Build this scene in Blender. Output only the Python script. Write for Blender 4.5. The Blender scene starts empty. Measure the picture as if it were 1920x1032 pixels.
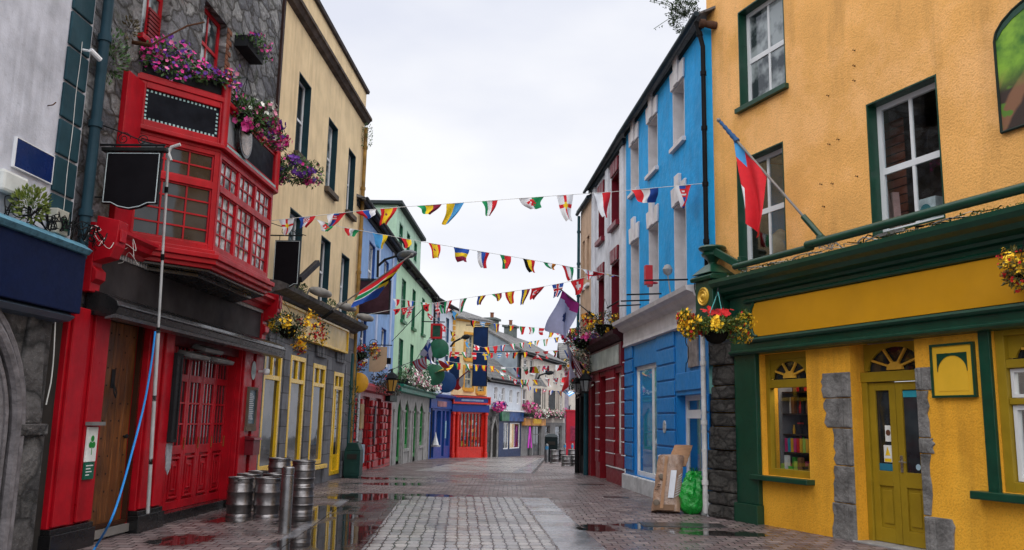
import bpy, bmesh, math, random
from mathutils import Vector as V, Matrix
random.seed(7)
S = bpy.context.scene
COL = S.collection
# ------------------------------------------------------------ camera
FPX = 1600.0; EYE = 1.55; PITCH = math.atan(274/FPX); ROLL = math.radians(1.2)
cam = bpy.data.cameras.new("Camera"); camo = bpy.data.objects.new("Camera", cam); COL.objects.link(camo)
cam.sensor_width = 36; cam.lens = 36*FPX/1920; cam.clip_start = .05; cam.clip_end = 2000
camo.matrix_world = Matrix.Translation((0, 0, EYE)) @ Matrix.Rotation(math.pi/2+PITCH, 4, 'X') @ Matrix.Rotation(ROLL, 4, 'Z')
S.camera = camo
# ------------------------------------------------------------ overcast sky
w = bpy.data.worlds.new("World"); S.world = w; w.use_nodes = True
nt = w.node_tree; nt.nodes.clear()
out = nt.nodes.new('ShaderNodeOutputWorld'); bg = nt.nodes.new('ShaderNodeBackground')
sky = nt.nodes.new('ShaderNodeTexSky'); sky.sky_type = 'NISHITA'; sky.sun_disc = False
SUN_EL = math.radians(68); SUN_ROT = math.radians(180)
sky.sun_elevation = SUN_EL; sky.sun_rotation = SUN_ROT
sc = nt.nodes.new('ShaderNodeVectorMath'); sc.operation = 'SCALE'; sc.inputs['Scale'].default_value = .08
nt.links.new(sky.outputs[0], sc.inputs[0])
tc = nt.nodes.new('ShaderNodeTexCoord'); mp = nt.nodes.new('ShaderNodeMapping'); mp.inputs['Scale'].default_value = (1.2, 1.2, 3.0)
nz = nt.nodes.new('ShaderNodeTexNoise'); nz.inputs['Scale'].default_value = 1.6; nz.inputs['Detail'].default_value = 5; nz.inputs['Roughness'].default_value = .5
nt.links.new(tc.outputs['Generated'], mp.inputs[0]); nt.links.new(mp.outputs[0], nz.inputs['Vector'])
cr = nt.nodes.new('ShaderNodeValToRGB')
cr.color_ramp.elements[0].position = .36; cr.color_ramp.elements[0].color = (.70, .725, .82, 1)
cr.color_ramp.elements[1].position = .60; cr.color_ramp.elements[1].color = (.88, .885, .91, 1)
nt.links.new(nz.outputs['Fac'], cr.inputs[0])
mx = nt.nodes.new('ShaderNodeMix'); mx.data_type = 'RGBA'; mx.inputs[0].default_value = .93
nt.links.new(sc.outputs[0], mx.inputs[6]); nt.links.new(cr.outputs[0], mx.inputs[7])
nt.links.new(mx.outputs[2], bg.inputs[0]); bg.inputs[1].default_value = .66; nt.links.new(bg.outputs[0], out.inputs[0])
# soft daylight through the cloud, from high behind the camera
sl = bpy.data.lights.new("Sun", 'SUN'); sl.energy = 2.0; sl.angle = math.radians(110); sl.color = (1, .975, .94)
so = bpy.data.objects.new("Sun", sl); COL.objects.link(so)
so.rotation_euler = (math.radians(90-68), 0, 0)       # light travels to +Y and down
S.view_settings.view_transform = 'Standard'; S.view_settings.look = 'None'; S.view_settings.gamma = 1
S.view_settings.exposure = .85
# ------------------------------------------------------------ mapping helpers
def ray(x, y):
    u = (x-960)/FPX; v = -(y-516)/FPX
    c, s = math.cos(ROLL), math.sin(ROLL)
    cu, cv = u*c-v*s, u*s+v*c
    return V((cu, math.cos(PITCH)-cv*math.sin(PITCH), math.sin(PITCH)+cv*math.cos(PITCH)))
def at(x, y, Y):
    r = ray(x, y); k = Y/r.y
    return V((r.x*k, Y, EYE+r.z*k))
def gz(Y): return -.02*max(0, Y-25)
def gnd(x, y):
    r = ray(x, y); Y = 10
    for i in range(50): Y = -(EYE-gz(Y))/r.z*r.y
    return V((r.x/r.y*Y, Y, gz(Y)))
class Fac:
    """vertical facade frame: s along it (away from the camera), h height, o out towards the street"""
    def __init__(f, A, B, side=None):
        f.A = V((A[0], A[1], 0)); B = V((B[0], B[1], 0)); f.L = (B-f.A).length
        f.d = (B-f.A).normalized(); f.n = V((f.d.y, -f.d.x, 0))
        if side is None: side = 1 if f.n.dot(-f.A) > 0 else -1
        f.n *= side
    def w(f, s, h, o=0): return f.A + f.d*s + f.n*o + V((0, 0, h))
    def p(f, x, y, o=0):
        r = ray(x, y); C = V((0, 0, EYE)); P0 = f.A + f.n*o
        t = (P0-C).dot(f.n)/r.dot(f.n); q = C+r*t
        return (q-f.A).dot(f.d), q.z
    def rect(f, x0, y0, x1, y1, o=0):
        a = f.p(x0, y0, o); b = f.p(x1, y1, o)
        return min(a[0], b[0]), max(a[0], b[0]), min(a[1], b[1]), max(a[1], b[1])
# ------------------------------------------------------------ mesh builder
OFF = {}
class MB:
    def __init__(m, fc=None): m.v = []; m.f = []; m.mi = []; m.fc = fc; m.c = 0; m.uvo = None
    def face(m, pts, mi=None):
        i = len(m.v); m.v.extend([V(p) for p in pts]); m.f.append(list(range(i, i+len(pts)))); m.mi.append(m.c if mi is None else mi)
    def hexa(m, P):   # 8 corners: bottom ring, top ring
        i = len(m.v); m.v.extend(P)
        for q in ((0,3,2,1),(4,5,6,7),(0,1,5,4),(1,2,6,5),(2,3,7,6),(3,0,4,7)): m.f.append([i+k for k in q]); m.mi.append(m.c)
        return m
    def box(m, s0, s1, h0, h1, o0, o1):
        W = m.fc.w
        return m.hexa([W(s0,h0,o0), W(s1,h0,o0), W(s1,h0,o1), W(s0,h0,o1), W(s0,h1,o0), W(s1,h1,o0), W(s1,h1,o1), W(s0,h1,o1)])
    def bx(m, c, sx, sy, sz, rot=0):   # centre bottom, world-axis box turned by rot
        c = V(c); R = Matrix.Rotation(rot, 3, 'Z'); P = []
        for z in (0, sz):
            for a, b in ((-1,-1),(1,-1),(1,1),(-1,1)): P.append(c + R@V((a*sx/2, b*sy/2, z)))
        return m.hexa(P)
    def beam(m, a, b, wd, ht=None):
        ht = ht or wd; a = V(a); b = V(b); d = (b-a).normalized()
        u = d.cross(V((0,0,1)));  u = V((1,0,0)) if u.length < 1e-4 else u.normalized()
        t = u.cross(d).normalized(); P = []
        for e in (a, b):
            for i, j in ((-1,-1),(1,-1),(1,1),(-1,1)): P.append(e+u*(i*wd/2)+t*(j*ht/2))
        return m.hexa(P)
    def tube(m, pts, r, n=8, cap=True):
        pts = [V(p) for p in pts]; rs = r if isinstance(r, (list, tuple)) else [r]*len(pts); base = len(m.v); u = None
        for k, p in enumerate(pts):
            d = (pts[min(k+1, len(pts)-1)]-pts[max(k-1, 0)]).normalized()
            if u is None:
                u = d.cross(V((0,0,1))); u = V((1,0,0)) if u.length < 1e-3 else u.normalized()
            else:
                u = (u-d*u.dot(d)); u = u.normalized() if u.length > 1e-5 else V((1,0,0))
            t = d.cross(u)
            for q in range(n):
                a = 2*math.pi*q/n; m.v.append(p+(u*math.cos(a)+t*math.sin(a))*rs[k])
        for k in range(len(pts)-1):
            for q in range(n):
                a = base+k*n+q; b = base+k*n+(q+1)%n; m.f.append([a, b, b+n, a+n]); m.mi.append(m.c)
        if cap:
            m.f.append([base+q for q in range(n)]); m.mi.append(m.c)
            m.f.append([base+(len(pts)-1)*n+q for q in range(n)]); m.mi.append(m.c)
        return m
    def lathe(m, c, prof, n=20, axis=None):
        """prof = [(r, t)] along axis (default up)"""
        ax = V(axis).normalized() if axis is not None else V((0,0,1)); c = V(c)
        u = ax.cross(V((0,0,1))); u = V((1,0,0)) if u.length < 1e-4 else u.normalized(); t2 = ax.cross(u); base = len(m.v)
        for r, t in prof:
            for q in range(n):
                a = 2*math.pi*q/n; m.v.append(c+ax*t+(u*math.cos(a)+t2*math.sin(a))*r)
        for k in range(len(prof)-1):
            for q in range(n):
                a = base+k*n+q; b = base+k*n+(q+1)%n; m.f.append([a, b, b+n, a+n]); m.mi.append(m.c)
        m.f.append([base+q for q in range(n)]); m.mi.append(m.c)
        m.f.append([base+(len(prof)-1)*n+q for q in range(n)]); m.mi.append(m.c)
        return m
    def prism(m, poly, o0, o1):   # poly [(s,h)]
        W = m.fc.w; n = len(poly); i = len(m.v)
        m.v.extend([W(s, h, o0) for s, h in poly]); m.v.extend([W(s, h, o1) for s, h in poly])
        m.f.append([i+k for k in range(n)][::-1]); m.mi.append(m.c); m.f.append([i+n+k for k in range(n)]); m.mi.append(m.c)
        for k in range(n): m.f.append([i+k, i+(k+1)%n, i+n+(k+1)%n, i+n+k]); m.mi.append(m.c)
        return m
    def sweep(m, prof, s0, s1):   # moulding profile [(o,h)] run from s0 to s1
        W = m.fc.w; n = len(prof); i = len(m.v)
        m.v.extend([W(s0, h, o) for o, h in prof]); m.v.extend([W(s1, h, o) for o, h in prof])
        m.f.append([i+k for k in range(n)]); m.mi.append(m.c); m.f.append([i+n+k for k in range(n)][::-1]); m.mi.append(m.c)
        for k in range(n): m.f.append([i+k, i+(k+1)%n, i+n+(k+1)%n, i+n+k]); m.mi.append(m.c)
        return m
    def wall(m, s0, s1, h0, h1, holes, o=0, dep=.25):
        """front sheet with rectangular holes and their reveals"""
        W = m.fc.w
        ss = sorted({s0, s1, *[min(max(x, s0), s1) for r in holes for x in r[:2]]}); hs = sorted({h0, h1, *[min(max(x, h0), h1) for r in holes for x in r[2:4]]})
        for i in range(len(ss)-1):
            j = 0
            while j < len(hs)-1:
                cs = (ss[i]+ss[i+1])/2
                def hole(j): return any(r[0] < cs < r[1] and r[2] < (hs[j]+hs[j+1])/2 < r[3] for r in holes)
                if hole(j) or hs[j+1]-hs[j] < 1e-6 or ss[i+1]-ss[i] < 1e-6: j += 1; continue
                m.face([W(ss[i],hs[j],o), W(ss[i+1],hs[j],o), W(ss[i+1],hs[j+1],o), W(ss[i],hs[j+1],o)]); j += 1
        for r in holes:
            a, b, c, d = r[:4]; e = o-dep
            m.face([W(a,c,o),W(a,d,o),W(a,d,e),W(a,c,e)]); m.face([W(b,c,o),W(b,d,o),W(b,d,e),W(b,c,e)])
            m.face([W(a,d,o),W(b,d,o),W(b,d,e),W(a,d,e)]); m.face([W(a,c,o),W(b,c,o),W(b,c,e),W(a,c,e)])
        return m
    def ring(m, s0, s1, h0, h1, t, o0, o1, tb=None):
        tb = t if tb is None else tb
        m.box(s0, s0+t, h0, h1, o0, o1); m.box(s1-t, s1, h0, h1, o0, o1)
        m.box(s0+t, s1-t, h1-t, h1, o0, o1); m.box(s0+t, s1-t, h0, h0+tb, o0, o1); return m
    def pieces(m, name, mats, parent, **kw):
        # one object for each connected piece
        par = list(range(len(m.v)))
        def find(a):
            while par[a] != a: par[a] = par[par[a]]; a = par[a]
            return a
        for f in m.f:
            for i in f[1:]: par[find(i)] = find(f[0])
        gr = {}
        for f, k in zip(m.f, m.mi): gr.setdefault(find(f[0]), []).append((f, k))
        for fs in gr.values():
            q = MB(m.fc); mp = {}
            for f, k in fs:
                nf = []
                for i in f:
                    if i not in mp: mp[i] = len(q.v); q.v.append(m.v[i])
                    nf.append(mp[i])
                q.f.append(nf); q.mi.append(k)
            q.build(name, mats, parent, **kw)
    def build(m, name, mats, parent=None, label=None, smooth=False, bev=0, cat=None, group=None, kind=None, loc=None):
        if not isinstance(mats, (list, tuple)): mats = [mats]
        if parent is not None: off = OFF[parent.name]
        elif loc is not None: off = V(loc)
        else:
            xs = [v.x for v in m.v]; ys = [v.y for v in m.v]; off = V(((min(xs)+max(xs))/2, (min(ys)+max(ys))/2, min(v.z for v in m.v)))
        me = bpy.data.meshes.new(name); me.from_pydata([v-off for v in m.v], [], m.f)
        for a in mats: me.materials.append(a)
        me.polygons.foreach_set('material_index', [min(k, len(mats)-1) for k in m.mi])
        uvl = me.uv_layers.new(name='UVMap'); fc = m.fc
        for li, lp in enumerate(me.loops):
            p = m.v[lp.vertex_index]
            if fc: q = p-fc.A; uvl.data[li].uv = (q.dot(fc.d)+q.dot(fc.n), p.z)
            else: uvl.data[li].uv = (p.x, p.y)
        bm = bmesh.new(); bm.from_mesh(me); bmesh.ops.recalc_face_normals(bm, faces=bm.faces); bm.to_mesh(me); bm.free()
        o = bpy.data.objects.new(name, me); COL.objects.link(o)
        if smooth:
            me.polygons.foreach_set('use_smooth', [True]*len(me.polygons)); me.set_sharp_from_angle(angle=math.radians(38))
        if bev:
            b = o.modifiers.new('bevel', 'BEVEL'); b.width = bev; b.segments = 2; b.limit_method = 'ANGLE'; b.angle_limit = math.radians(50)
        if parent is not None: o.parent = parent; OFF[o.name] = off
        else: o.location = off; OFF[o.name] = off
        tag(o, label, cat, group, kind); return o
def smooth_path(P, n=8):
    out = []
    for i in range(len(P)-1):
        p0, p1, p2, p3 = P[max(0,i-1)], P[i], P[i+1], P[min(len(P)-1,i+2)]
        for k in range(n):
            t = k/n; out.append(.5*((2*p1)+(p2-p0)*t+(2*p0-5*p1+4*p2-p3)*t*t+(3*p1-p0-3*p2+p3)*t**3))
    return out+[P[-1]]
def shoplight(fc, s, h, o, sx, sy, power, name='added_shop_light'):
    l = bpy.data.lights.new(name, 'AREA'); l.shape = 'RECTANGLE'; l.size = sx; l.size_y = sy; l.energy = power; l.color = (1,.86,.68); ob = bpy.data.objects.new(name, l); COL.objects.link(ob); ob.location = fc.w(s, h, o); ob.rotation_euler = (0, 0, math.atan2(fc.d.y, fc.d.x))
def tag(o, label=None, cat=None, group=None, kind=None):
    if label: o['label'] = label
    if cat: o['category'] = cat
    if group: o['group'] = group
    if kind: o['kind'] = kind
def empty(name, loc, label, cat, group=None):
    o = bpy.data.objects.new(name, None); o.empty_display_size = .2; o.location = loc; COL.objects.link(o); OFF[o.name] = V(loc)
    tag(o, label, cat, group); return o
def dup(root, loc, rz, label):
    def cp(o, par):
        c = o.copy(); COL.objects.link(c)
        if par is not None: c.parent = par
        for ch in list(o.children): cp(ch, c)
        return c
    r = cp(root, None); r.location = loc; r.rotation_euler = (0, 0, rz); r['label'] = label
    return r
# ------------------------------------------------------------ materials
def newmat(name):
    m = bpy.data.materials.new(name); m.use_nodes = True; t = m.node_tree; b = t.nodes['Principled BSDF']; return m, t, b
def N(t, ty, **kw):
    n = t.nodes.new(ty)
    for k, v in kw.items():
        if k.startswith('i_'):
            key = k[2:].replace('_', ' ')
            n.inputs[key].default_value = v
        else: setattr(n, k, v)
    return n
def ramp(t, src, els):
    r = t.nodes.new('ShaderNodeValToRGB'); e = r.color_ramp.elements
    while len(e) < len(els): e.new(.5)
    for i, (p, c) in enumerate(els):
        e[i].position = p; e[i].color = (c, c, c, 1) if isinstance(c, (int, float)) else (*c[:3], 1)
    t.links.new(src, r.inputs[0]); return r.outputs[0]
def mixc(t, fac, a, b, mode='MIX'):
    m = t.nodes.new('ShaderNodeMix'); m.data_type = 'RGBA'; m.blend_type = mode
    for idx, v in ((0, fac), (6, a), (7, b)):
        if hasattr(v, 'is_linked') or isinstance(v, bpy.types.NodeSocket): t.links.new(v, m.inputs[idx])
        elif idx == 0: m.inputs[0].default_value = v
        else: m.inputs[idx].default_value = (*v[:3], 1)
    return m.outputs[2]
def noise(t, vec, scale, detail=4, rough=.55, dist=0):
    n = N(t, 'ShaderNodeTexNoise'); n.inputs['Scale'].default_value = scale; n.inputs['Detail'].default_value = detail
    n.inputs['Roughness'].default_value = rough; n.inputs['Distortion'].default_value = dist
    if vec is not None: t.links.new(vec, n.inputs['Vector'])
    return n.outputs['Fac']
def coords(t, uv=False, scale=None):
    c = t.nodes.new('ShaderNodeTexCoord'); o = c.outputs['UV' if uv else 'Object']
    if scale:
        mp = t.nodes.new('ShaderNodeMapping'); mp.inputs['Scale'].default_value = scale; t.links.new(o, mp.inputs[0]); o = mp.outputs[0]
    return o
def bump(t, b, h, strength=.5, dist=.01, prev=None):
    n = t.nodes.new('ShaderNodeBump'); n.inputs['Strength'].default_value = strength; n.inputs['Distance'].default_value = dist
    t.links.new(h, n.inputs['Height'])
    if prev is not None: t.links.new(prev, n.inputs['Normal'])
    t.links.new(n.outputs[0], b.inputs['Normal']); return n.outputs[0]
MATS = {}
def mul(c, k): return tuple(min(1, x*k) for x in c)
def M(name, col, rough=.6, var=.25, scale=3., bmp=.3, bsc=80., bd=.003, metal=0., streak=0., streakcol=None, coat=0., dirt=0.):
    if name in MATS: return MATS[name]
    m, t, b = newmat(name); MATS[name] = m; co = coords(t)
    n1 = noise(t, co, scale, 6, .6)
    base = mixc(t, ramp(t, n1, [(.3, 0), (.7, 1)]), mul(col, 1-var), mul(col, 1+var*.6))
    if streak:
        cs = coords(t, False, (1, 1, .06)); n2 = noise(t, cs, 5.5, 5, .65)
        n3 = noise(t, co, .7, 3, .5)
        f = mixc(t, 1, ramp(t, n2, [(.46, 0), (.72, 1)]), ramp(t, n3, [(.35, .1), (.65, 1)]), 'MULTIPLY')
        fs = t.nodes.new('ShaderNodeMath'); fs.operation = 'MULTIPLY'; fs.inputs[1].default_value = streak; t.links.new(f, fs.inputs[0])
        base = mixc(t, fs.outputs[0], base, streakcol or mul(col, .35))
    if dirt:
        n4 = noise(t, co, 14, 8, .75); fs = t.nodes.new('ShaderNodeMath'); fs.operation = 'MULTIPLY'; fs.inputs[1].default_value = dirt
        t.links.new(ramp(t, n4, [(.55, 0), (.7, 1)]), fs.inputs[0]); base = mixc(t, fs.outputs[0], base, mul(col, .3))
    t.links.new(base, b.inputs['Base Color'])
    n5 = noise(t, co, scale*3, 3); t.links.new(ramp(t, n5, [(.2, max(0, rough-.12)), (.8, min(1, rough+.15))]), b.inputs['Roughness'])
    b.inputs['Metallic'].default_value = metal
    b.inputs['Specular IOR Level'].default_value = .5 if (coat or metal) else (.04 if max(col) < .03 else .1 if max(col) < .1 else .28)
    if coat: b.inputs['Coat Weight'].default_value = coat*.5; b.inputs['Coat Roughness'].default_value = .15
    if bmp: bump(t, b, noise(t, co, bsc, 4, .6), bmp, bd)
    return m
def blocks(name, c1, c2, mortar, bw, bh, msz=.012, rough=.8, bd=.02, var=.5, off=.5, uv=True, wet=0, nb=30, streak=0):
    if name in MATS: return MATS[name]
    m, t, b = newmat(name); MATS[name] = m; co = coords(t, uv)
    br = N(t, 'ShaderNodeTexBrick', offset=off); 
    # slight wander of the joints
    nn = N(t, 'ShaderNodeTexNoise'); nn.inputs['Scale'].default_value = 2.5/max(bw, .1)*.5; t.links.new(co, nn.inputs['Vector'])
    ad = N(t, 'ShaderNodeVectorMath', operation='MULTIPLY_ADD'); t.links.new(nn.outputs['Color'], ad.inputs[0]); ad.inputs[1].default_value = (bh*.12,)*3; t.links.new(co, ad.inputs[2])
    t.links.new(ad.outputs[0], br.inputs['Vector'])
    for k, v in (('Scale', 1), ('Mortar Size', msz), ('Mortar Smooth', .3), ('Bias', 0), ('Brick Width', bw), ('Row Height', bh)): br.inputs[k].default_value = v
    br.inputs['Color1'].default_value = (*c1, 1); br.inputs['Color2'].default_value = (*c2, 1); br.inputs['Mortar'].default_value = (*mortar, 1)
    n1 = noise(t, co, 3/bw*.6, 6, .65); n2 = noise(t, co, .8, 4)
    base = mixc(t, 1, br.outputs['Color'], ramp(t, n1, [(.25, 1-var*.6), (.75, 1+var*.3)]), 'MULTIPLY')
    base = mixc(t, .6, base, mixc(t, 1, base, ramp(t, n2, [(.3, .6), (.7, 1.15)]), 'MULTIPLY'))
    t.links.new(base, b.inputs['Base Color']); b.inputs['Roughness'].default_value = rough
    if wet:
        t.links.new(ramp(t, noise(t, coords(t), .55, 5, .6), [(.36, wet), (.66, rough)]), b.inputs['Roughness'])
    inv = N(t, 'ShaderNodeMath', operation='SUBTRACT'); inv.inputs[0].default_value = 1; t.links.new(br.outputs['Fac'], inv.inputs[1])
    p = bump(t, b, inv.outputs[0], .9, bd); bump(t, b, noise(t, co, nb, 5, .65), .5, bd*.5, p)
    return m
def rubble(name, cols, scale=2.2, bd=.06, mortar=(.12,.11,.10), stretch=(1,1,1.7), rough=.8, moss=None, brick=None):
    if name in MATS: return MATS[name]
    m, t, b = newmat(name); MATS[name] = m; co = coords(t, False, stretch)
    nn = N(t, 'ShaderNodeTexNoise'); nn.inputs['Scale'].default_value = 3; nn.inputs['Detail'].default_value = 4; t.links.new(co, nn.inputs['Vector'])
    ad = N(t, 'ShaderNodeVectorMath', operation='MULTIPLY_ADD'); t.links.new(nn.outputs['Color'], ad.inputs[0]); ad.inputs[1].default_value = (.35,)*3; t.links.new(co, ad.inputs[2])
    v1 = N(t, 'ShaderNodeTexVoronoi', feature='DISTANCE_TO_EDGE'); v1.inputs['Scale'].default_value = scale; t.links.new(ad.outputs[0], v1.inputs['Vector'])
    v2 = N(t, 'ShaderNodeTexVoronoi', feature='F1'); v2.inputs['Scale'].default_value = scale; t.links.new(ad.outputs[0], v2.inputs['Vector'])
    sp = N(t, 'ShaderNodeSeparateColor'); t.links.new(v2.outputs['Color'], sp.inputs[0])
    n = len(cols); c = ramp(t, sp.outputs[0], [(i/(n-1), cols[i]) for i in range(n)])
    n1 = noise(t, co, 9, 8, .7); c = mixc(t, 1, c, ramp(t, n1, [(.3, .45), (.72, 1.35)]), 'MULTIPLY')
    n6 = noise(t, co, 30, 4, .7); c = mixc(t, ramp(t, n6, [(.6, 0), (.72, .55)]), c, (.42,.41,.42))
    if moss: c = mixc(t, ramp(t, noise(t, co, 1.3, 5, .7), [(.58, 0), (.68, .7)]), c, moss)
    if brick: c = mixc(t, ramp(t, noise(t, co, .9, 4, .7), [(.62, 0), (.7, .6)]), c, brick)
    e = ramp(t, v1.outputs['Distance'], [(.0, 0), (.09, 1)])
    c = mixc(t, e, mortar, c); t.links.new(c, b.inputs['Base Color']); b.inputs['Roughness'].default_value = rough
    e2 = ramp(t, v1.outputs['Distance'], [(.0, 0), (.28, 1)]); p = bump(t, b, e2, 1, bd); p = bump(t, b, noise(t, co, 7, 9, .75), 1, bd*.9, p); return m
def glassdark(name, c0=(.010,.013,.016), c1=(.035,.042,.048), sc=1.5, rough=.04):
    if name in MATS: return MATS[name]
    m, t, b = newmat(name); MATS[name] = m; co = coords(t)
    t.links.new(mixc(t, ramp(t, noise(t, co, sc, 3), [(.42, 0), (.6, 1)]), c0, c1), b.inputs['Base Color'])
    b.inputs['Roughness'].default_value = rough; b.inputs['IOR'].default_value = 1.6
    bump(t, b, noise(t, co, 1.2, 2), .25, .02); return m
def glassclear(name='clear_glass', tint=(.93,.96,.97), k=.10):
    if name in MATS: return MATS[name]
    m, t, b = newmat(name); MATS[name] = m; t.nodes.remove(b); o = t.nodes['Material Output']
    tr = N(t, 'ShaderNodeBsdfTransparent'); tr.inputs[0].default_value = (*tint, 1); gl = N(t, 'ShaderNodeBsdfGlossy'); gl.inputs['Roughness'].default_value = .02
    lw = N(t, 'ShaderNodeLayerWeight'); lw.inputs[0].default_value = .5; pw = N(t, 'ShaderNodeMath', operation='POWER'); t.links.new(lw.outputs['Facing'], pw.inputs[0]); pw.inputs[1].default_value = 3
    fr = N(t, 'ShaderNodeMath', operation='MULTIPLY_ADD'); t.links.new(pw.outputs[0], fr.inputs[0]); fr.inputs[1].default_value = .6; fr.inputs[2].default_value = .05; mxs = N(t, 'ShaderNodeMixShader')
    t.links.new(fr.outputs[0], mxs.inputs[0]); t.links.new(tr.outputs[0], mxs.inputs[1]); t.links.new(gl.outputs[0], mxs.inputs[2]); t.links.new(mxs.outputs[0], o.inputs[0]); return m
def leafmat(name, cols, rough=.5):
    if name in MATS: return MATS[name]
    m, t, b = newmat(name); MATS[name] = m; gi = N(t, 'ShaderNodeNewGeometry')
    c = ramp(t, gi.outputs['Random Per Island'], [(i/(len(cols)-1), cols[i]) for i in range(len(cols))])
    t.links.new(c, b.inputs['Base Color']); b.inputs['Roughness'].default_value = rough; return m
def flat(name, col, rough=.7):
    return M(name, col, rough, var=.1, scale=6, bmp=.15, bsc=40)
GLASS = glassdark('window_glass'); GLASSL = glassdark('window_glass_curtained', (.02,.03,.035), (.30,.34,.35), 2.5)
CLEAR = glassclear()
WHITE = M('white_paint', (.74,.75,.77), .45, var=.12, bmp=.15); BLACK = M('black_metal', (.012,.012,.013), .35, var=.3, bmp=.1)
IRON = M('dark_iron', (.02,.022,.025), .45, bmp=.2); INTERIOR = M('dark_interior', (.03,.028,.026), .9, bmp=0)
LEAF = leafmat('leaf_green', [(.012,.035,.010),(.03,.09,.018),(.07,.17,.03),(.02,.06,.02)])
LEAFD = leafmat('leaf_dark', [(.008,.02,.010),(.02,.045,.016),(.04,.08,.02)])
def fl(name, *c): return leafmat('petal_'+name, list(c), .8)
P_YEL = fl('yellow', (.85,.42,.01),(.95,.62,.03),(.8,.5,.02)); P_RED = fl('red', (.42,.004,.008),(.62,.010,.012),(.34,.005,.012))
P_MAG = fl('magenta', (.45,.01,.16),(.8,.05,.35),(.6,.02,.25),(.9,.25,.5)); P_PUR = fl('purple', (.05,.012,.13),(.10,.02,.25),(.16,.03,.3))
P_WHI = fl('white', (.8,.8,.75),(.7,.72,.65)); P_PINK = fl('pink', (.55,.10,.22),(.65,.26,.36),(.5,.06,.2))
# ------------------------------------------------------------ general builders
def rnd(a, b): return random.uniform(a, b)
def rdir():
    while True:
        p = V((rnd(-1,1), rnd(-1,1), rnd(-1,1)))
        if .05 < p.length < 1: return p.normalized()
def leaf(mb, p, sz, d=None):
    d = d or rdir(); u = d.cross(rdir()).normalized(); l = sz*rnd(.7,1.4); wd = l*.45
    mb.face([p, p+d*l*.5+u*wd*.5, p+d*l, p+d*l*.5-u*wd*.5])
def bloom(mb, p, sz, nrm, n=5):
    u = nrm.cross(rdir()); u = u.normalized() if u.length > .01 else V((1,0,0)); t = nrm.cross(u)
    pts = []
    for k in range(n*2):
        a = math.pi*k/n; r = sz*(.5 if k % 2 == 0 else .38); pts.append(p+(u*math.cos(a)+t*math.sin(a))*r+nrm*(r*.25))
    i = len(mb.v); mb.v.append(p); mb.v.extend(pts)
    for k in range(n*2): mb.f.append([i, i+1+k, i+1+(k+1) % (n*2)]); mb.mi.append(mb.c)
def blob(c, rad):
    d = rdir(); k = rnd(.25, 1)**.4; return V(c)+V((d.x*rad[0]*k, d.y*rad[1]*k, d.z*rad[2]*k)), d
def basket(name, c, r, label, flowers, cat='hanging basket', nl=700, nf=200, fs=.035, trail=None, pot=True, squash=.75, group=None, chain_to=None, leafm=None):
    """c = centre of the planting; the pot hangs in its lower half"""
    c = V(c); root = empty(name, (c.x, c.y, c.z-r*.9), label, cat, group)
    if pot:
        pr = r*.55; pm = MB(); pm.lathe(c-V((0,0,r*.75)), [(pr*.35,0),(pr*.7,r*.12),(pr*.95,r*.35),(pr*1.05,r*.6),(pr*1.12,r*.62),(pr*1.12,r*.68),(pr*.9,r*.68)], 18)
        pm.build('pot', M('basket_liner', (.012,.011,.010), .9, bmp=.8, bsc=50, bd=.01), root, smooth=True)
    fm = MB(); bl = MB()
    cl = [(c, (r, r, r*squash))]
    if trail:
        for dx, dy, dz, k in trail: cl.append((c+V((dx*r, dy*r, dz*r)), (r*k, r*k, r*k*1.1)))
    for i in range(nl):
        q = random.choice(cl) if i % 2 else cl[0]; p, d = blob(*q); leaf(fm, p, .06*r/.35 if r < .35 else .06, (d+rdir()*.8).normalized())
    nf = int(nf*1.5)
    for i in range(max(6, nl//40)):
        a = rnd(0, 6.28); p0 = c+V((math.cos(a)*r*.5, math.sin(a)*r*.5, 0)); p1 = c+V((math.cos(a)*r*1.2, math.sin(a)*r*1.2, rnd(-.6,.5)*r)); fm.tube([p0, (p0+p1)/2+V((0,0,.1*r)), p1], .003, 3)
        for k in range(5): leaf(fm, p0.lerp(p1, rnd(.4,1)), .04)
    nm = len(flowers); 
    cent = [blob(*random.choice(cl)) for _ in range(14)]
    for i in range(nf):
        if i % 3 == 0: q = random.choice(cl); p, d = blob(q[0], [a*1.08 for a in q[1]]); k = random.randrange(nm)
        else:
            j = random.randrange(len(cent)); cp, d0 = cent[j]; p = cp+rdir()*rnd(.02,.3)*r; d = (p-c).normalized(); k = j % nm
            p = c+(p-c)*1.05
        bl.c = k; bloom(bl, p, fs*rnd(.7,1.3), (d+rdir()*.5).normalized())
    fm.build('foliage', leafm or LEAF, root); bl.build('flowers', flowers, root)
    if chain_to is not None:
        cm = MB()
        for k in range(3):
            a = k*2.09; cm.tube([c+V((math.cos(a)*r*.6, math.sin(a)*r*.6, -.05*r)), V(chain_to)], .005, 5)
        cm.build('chain', IRON, root)
    return root
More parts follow.
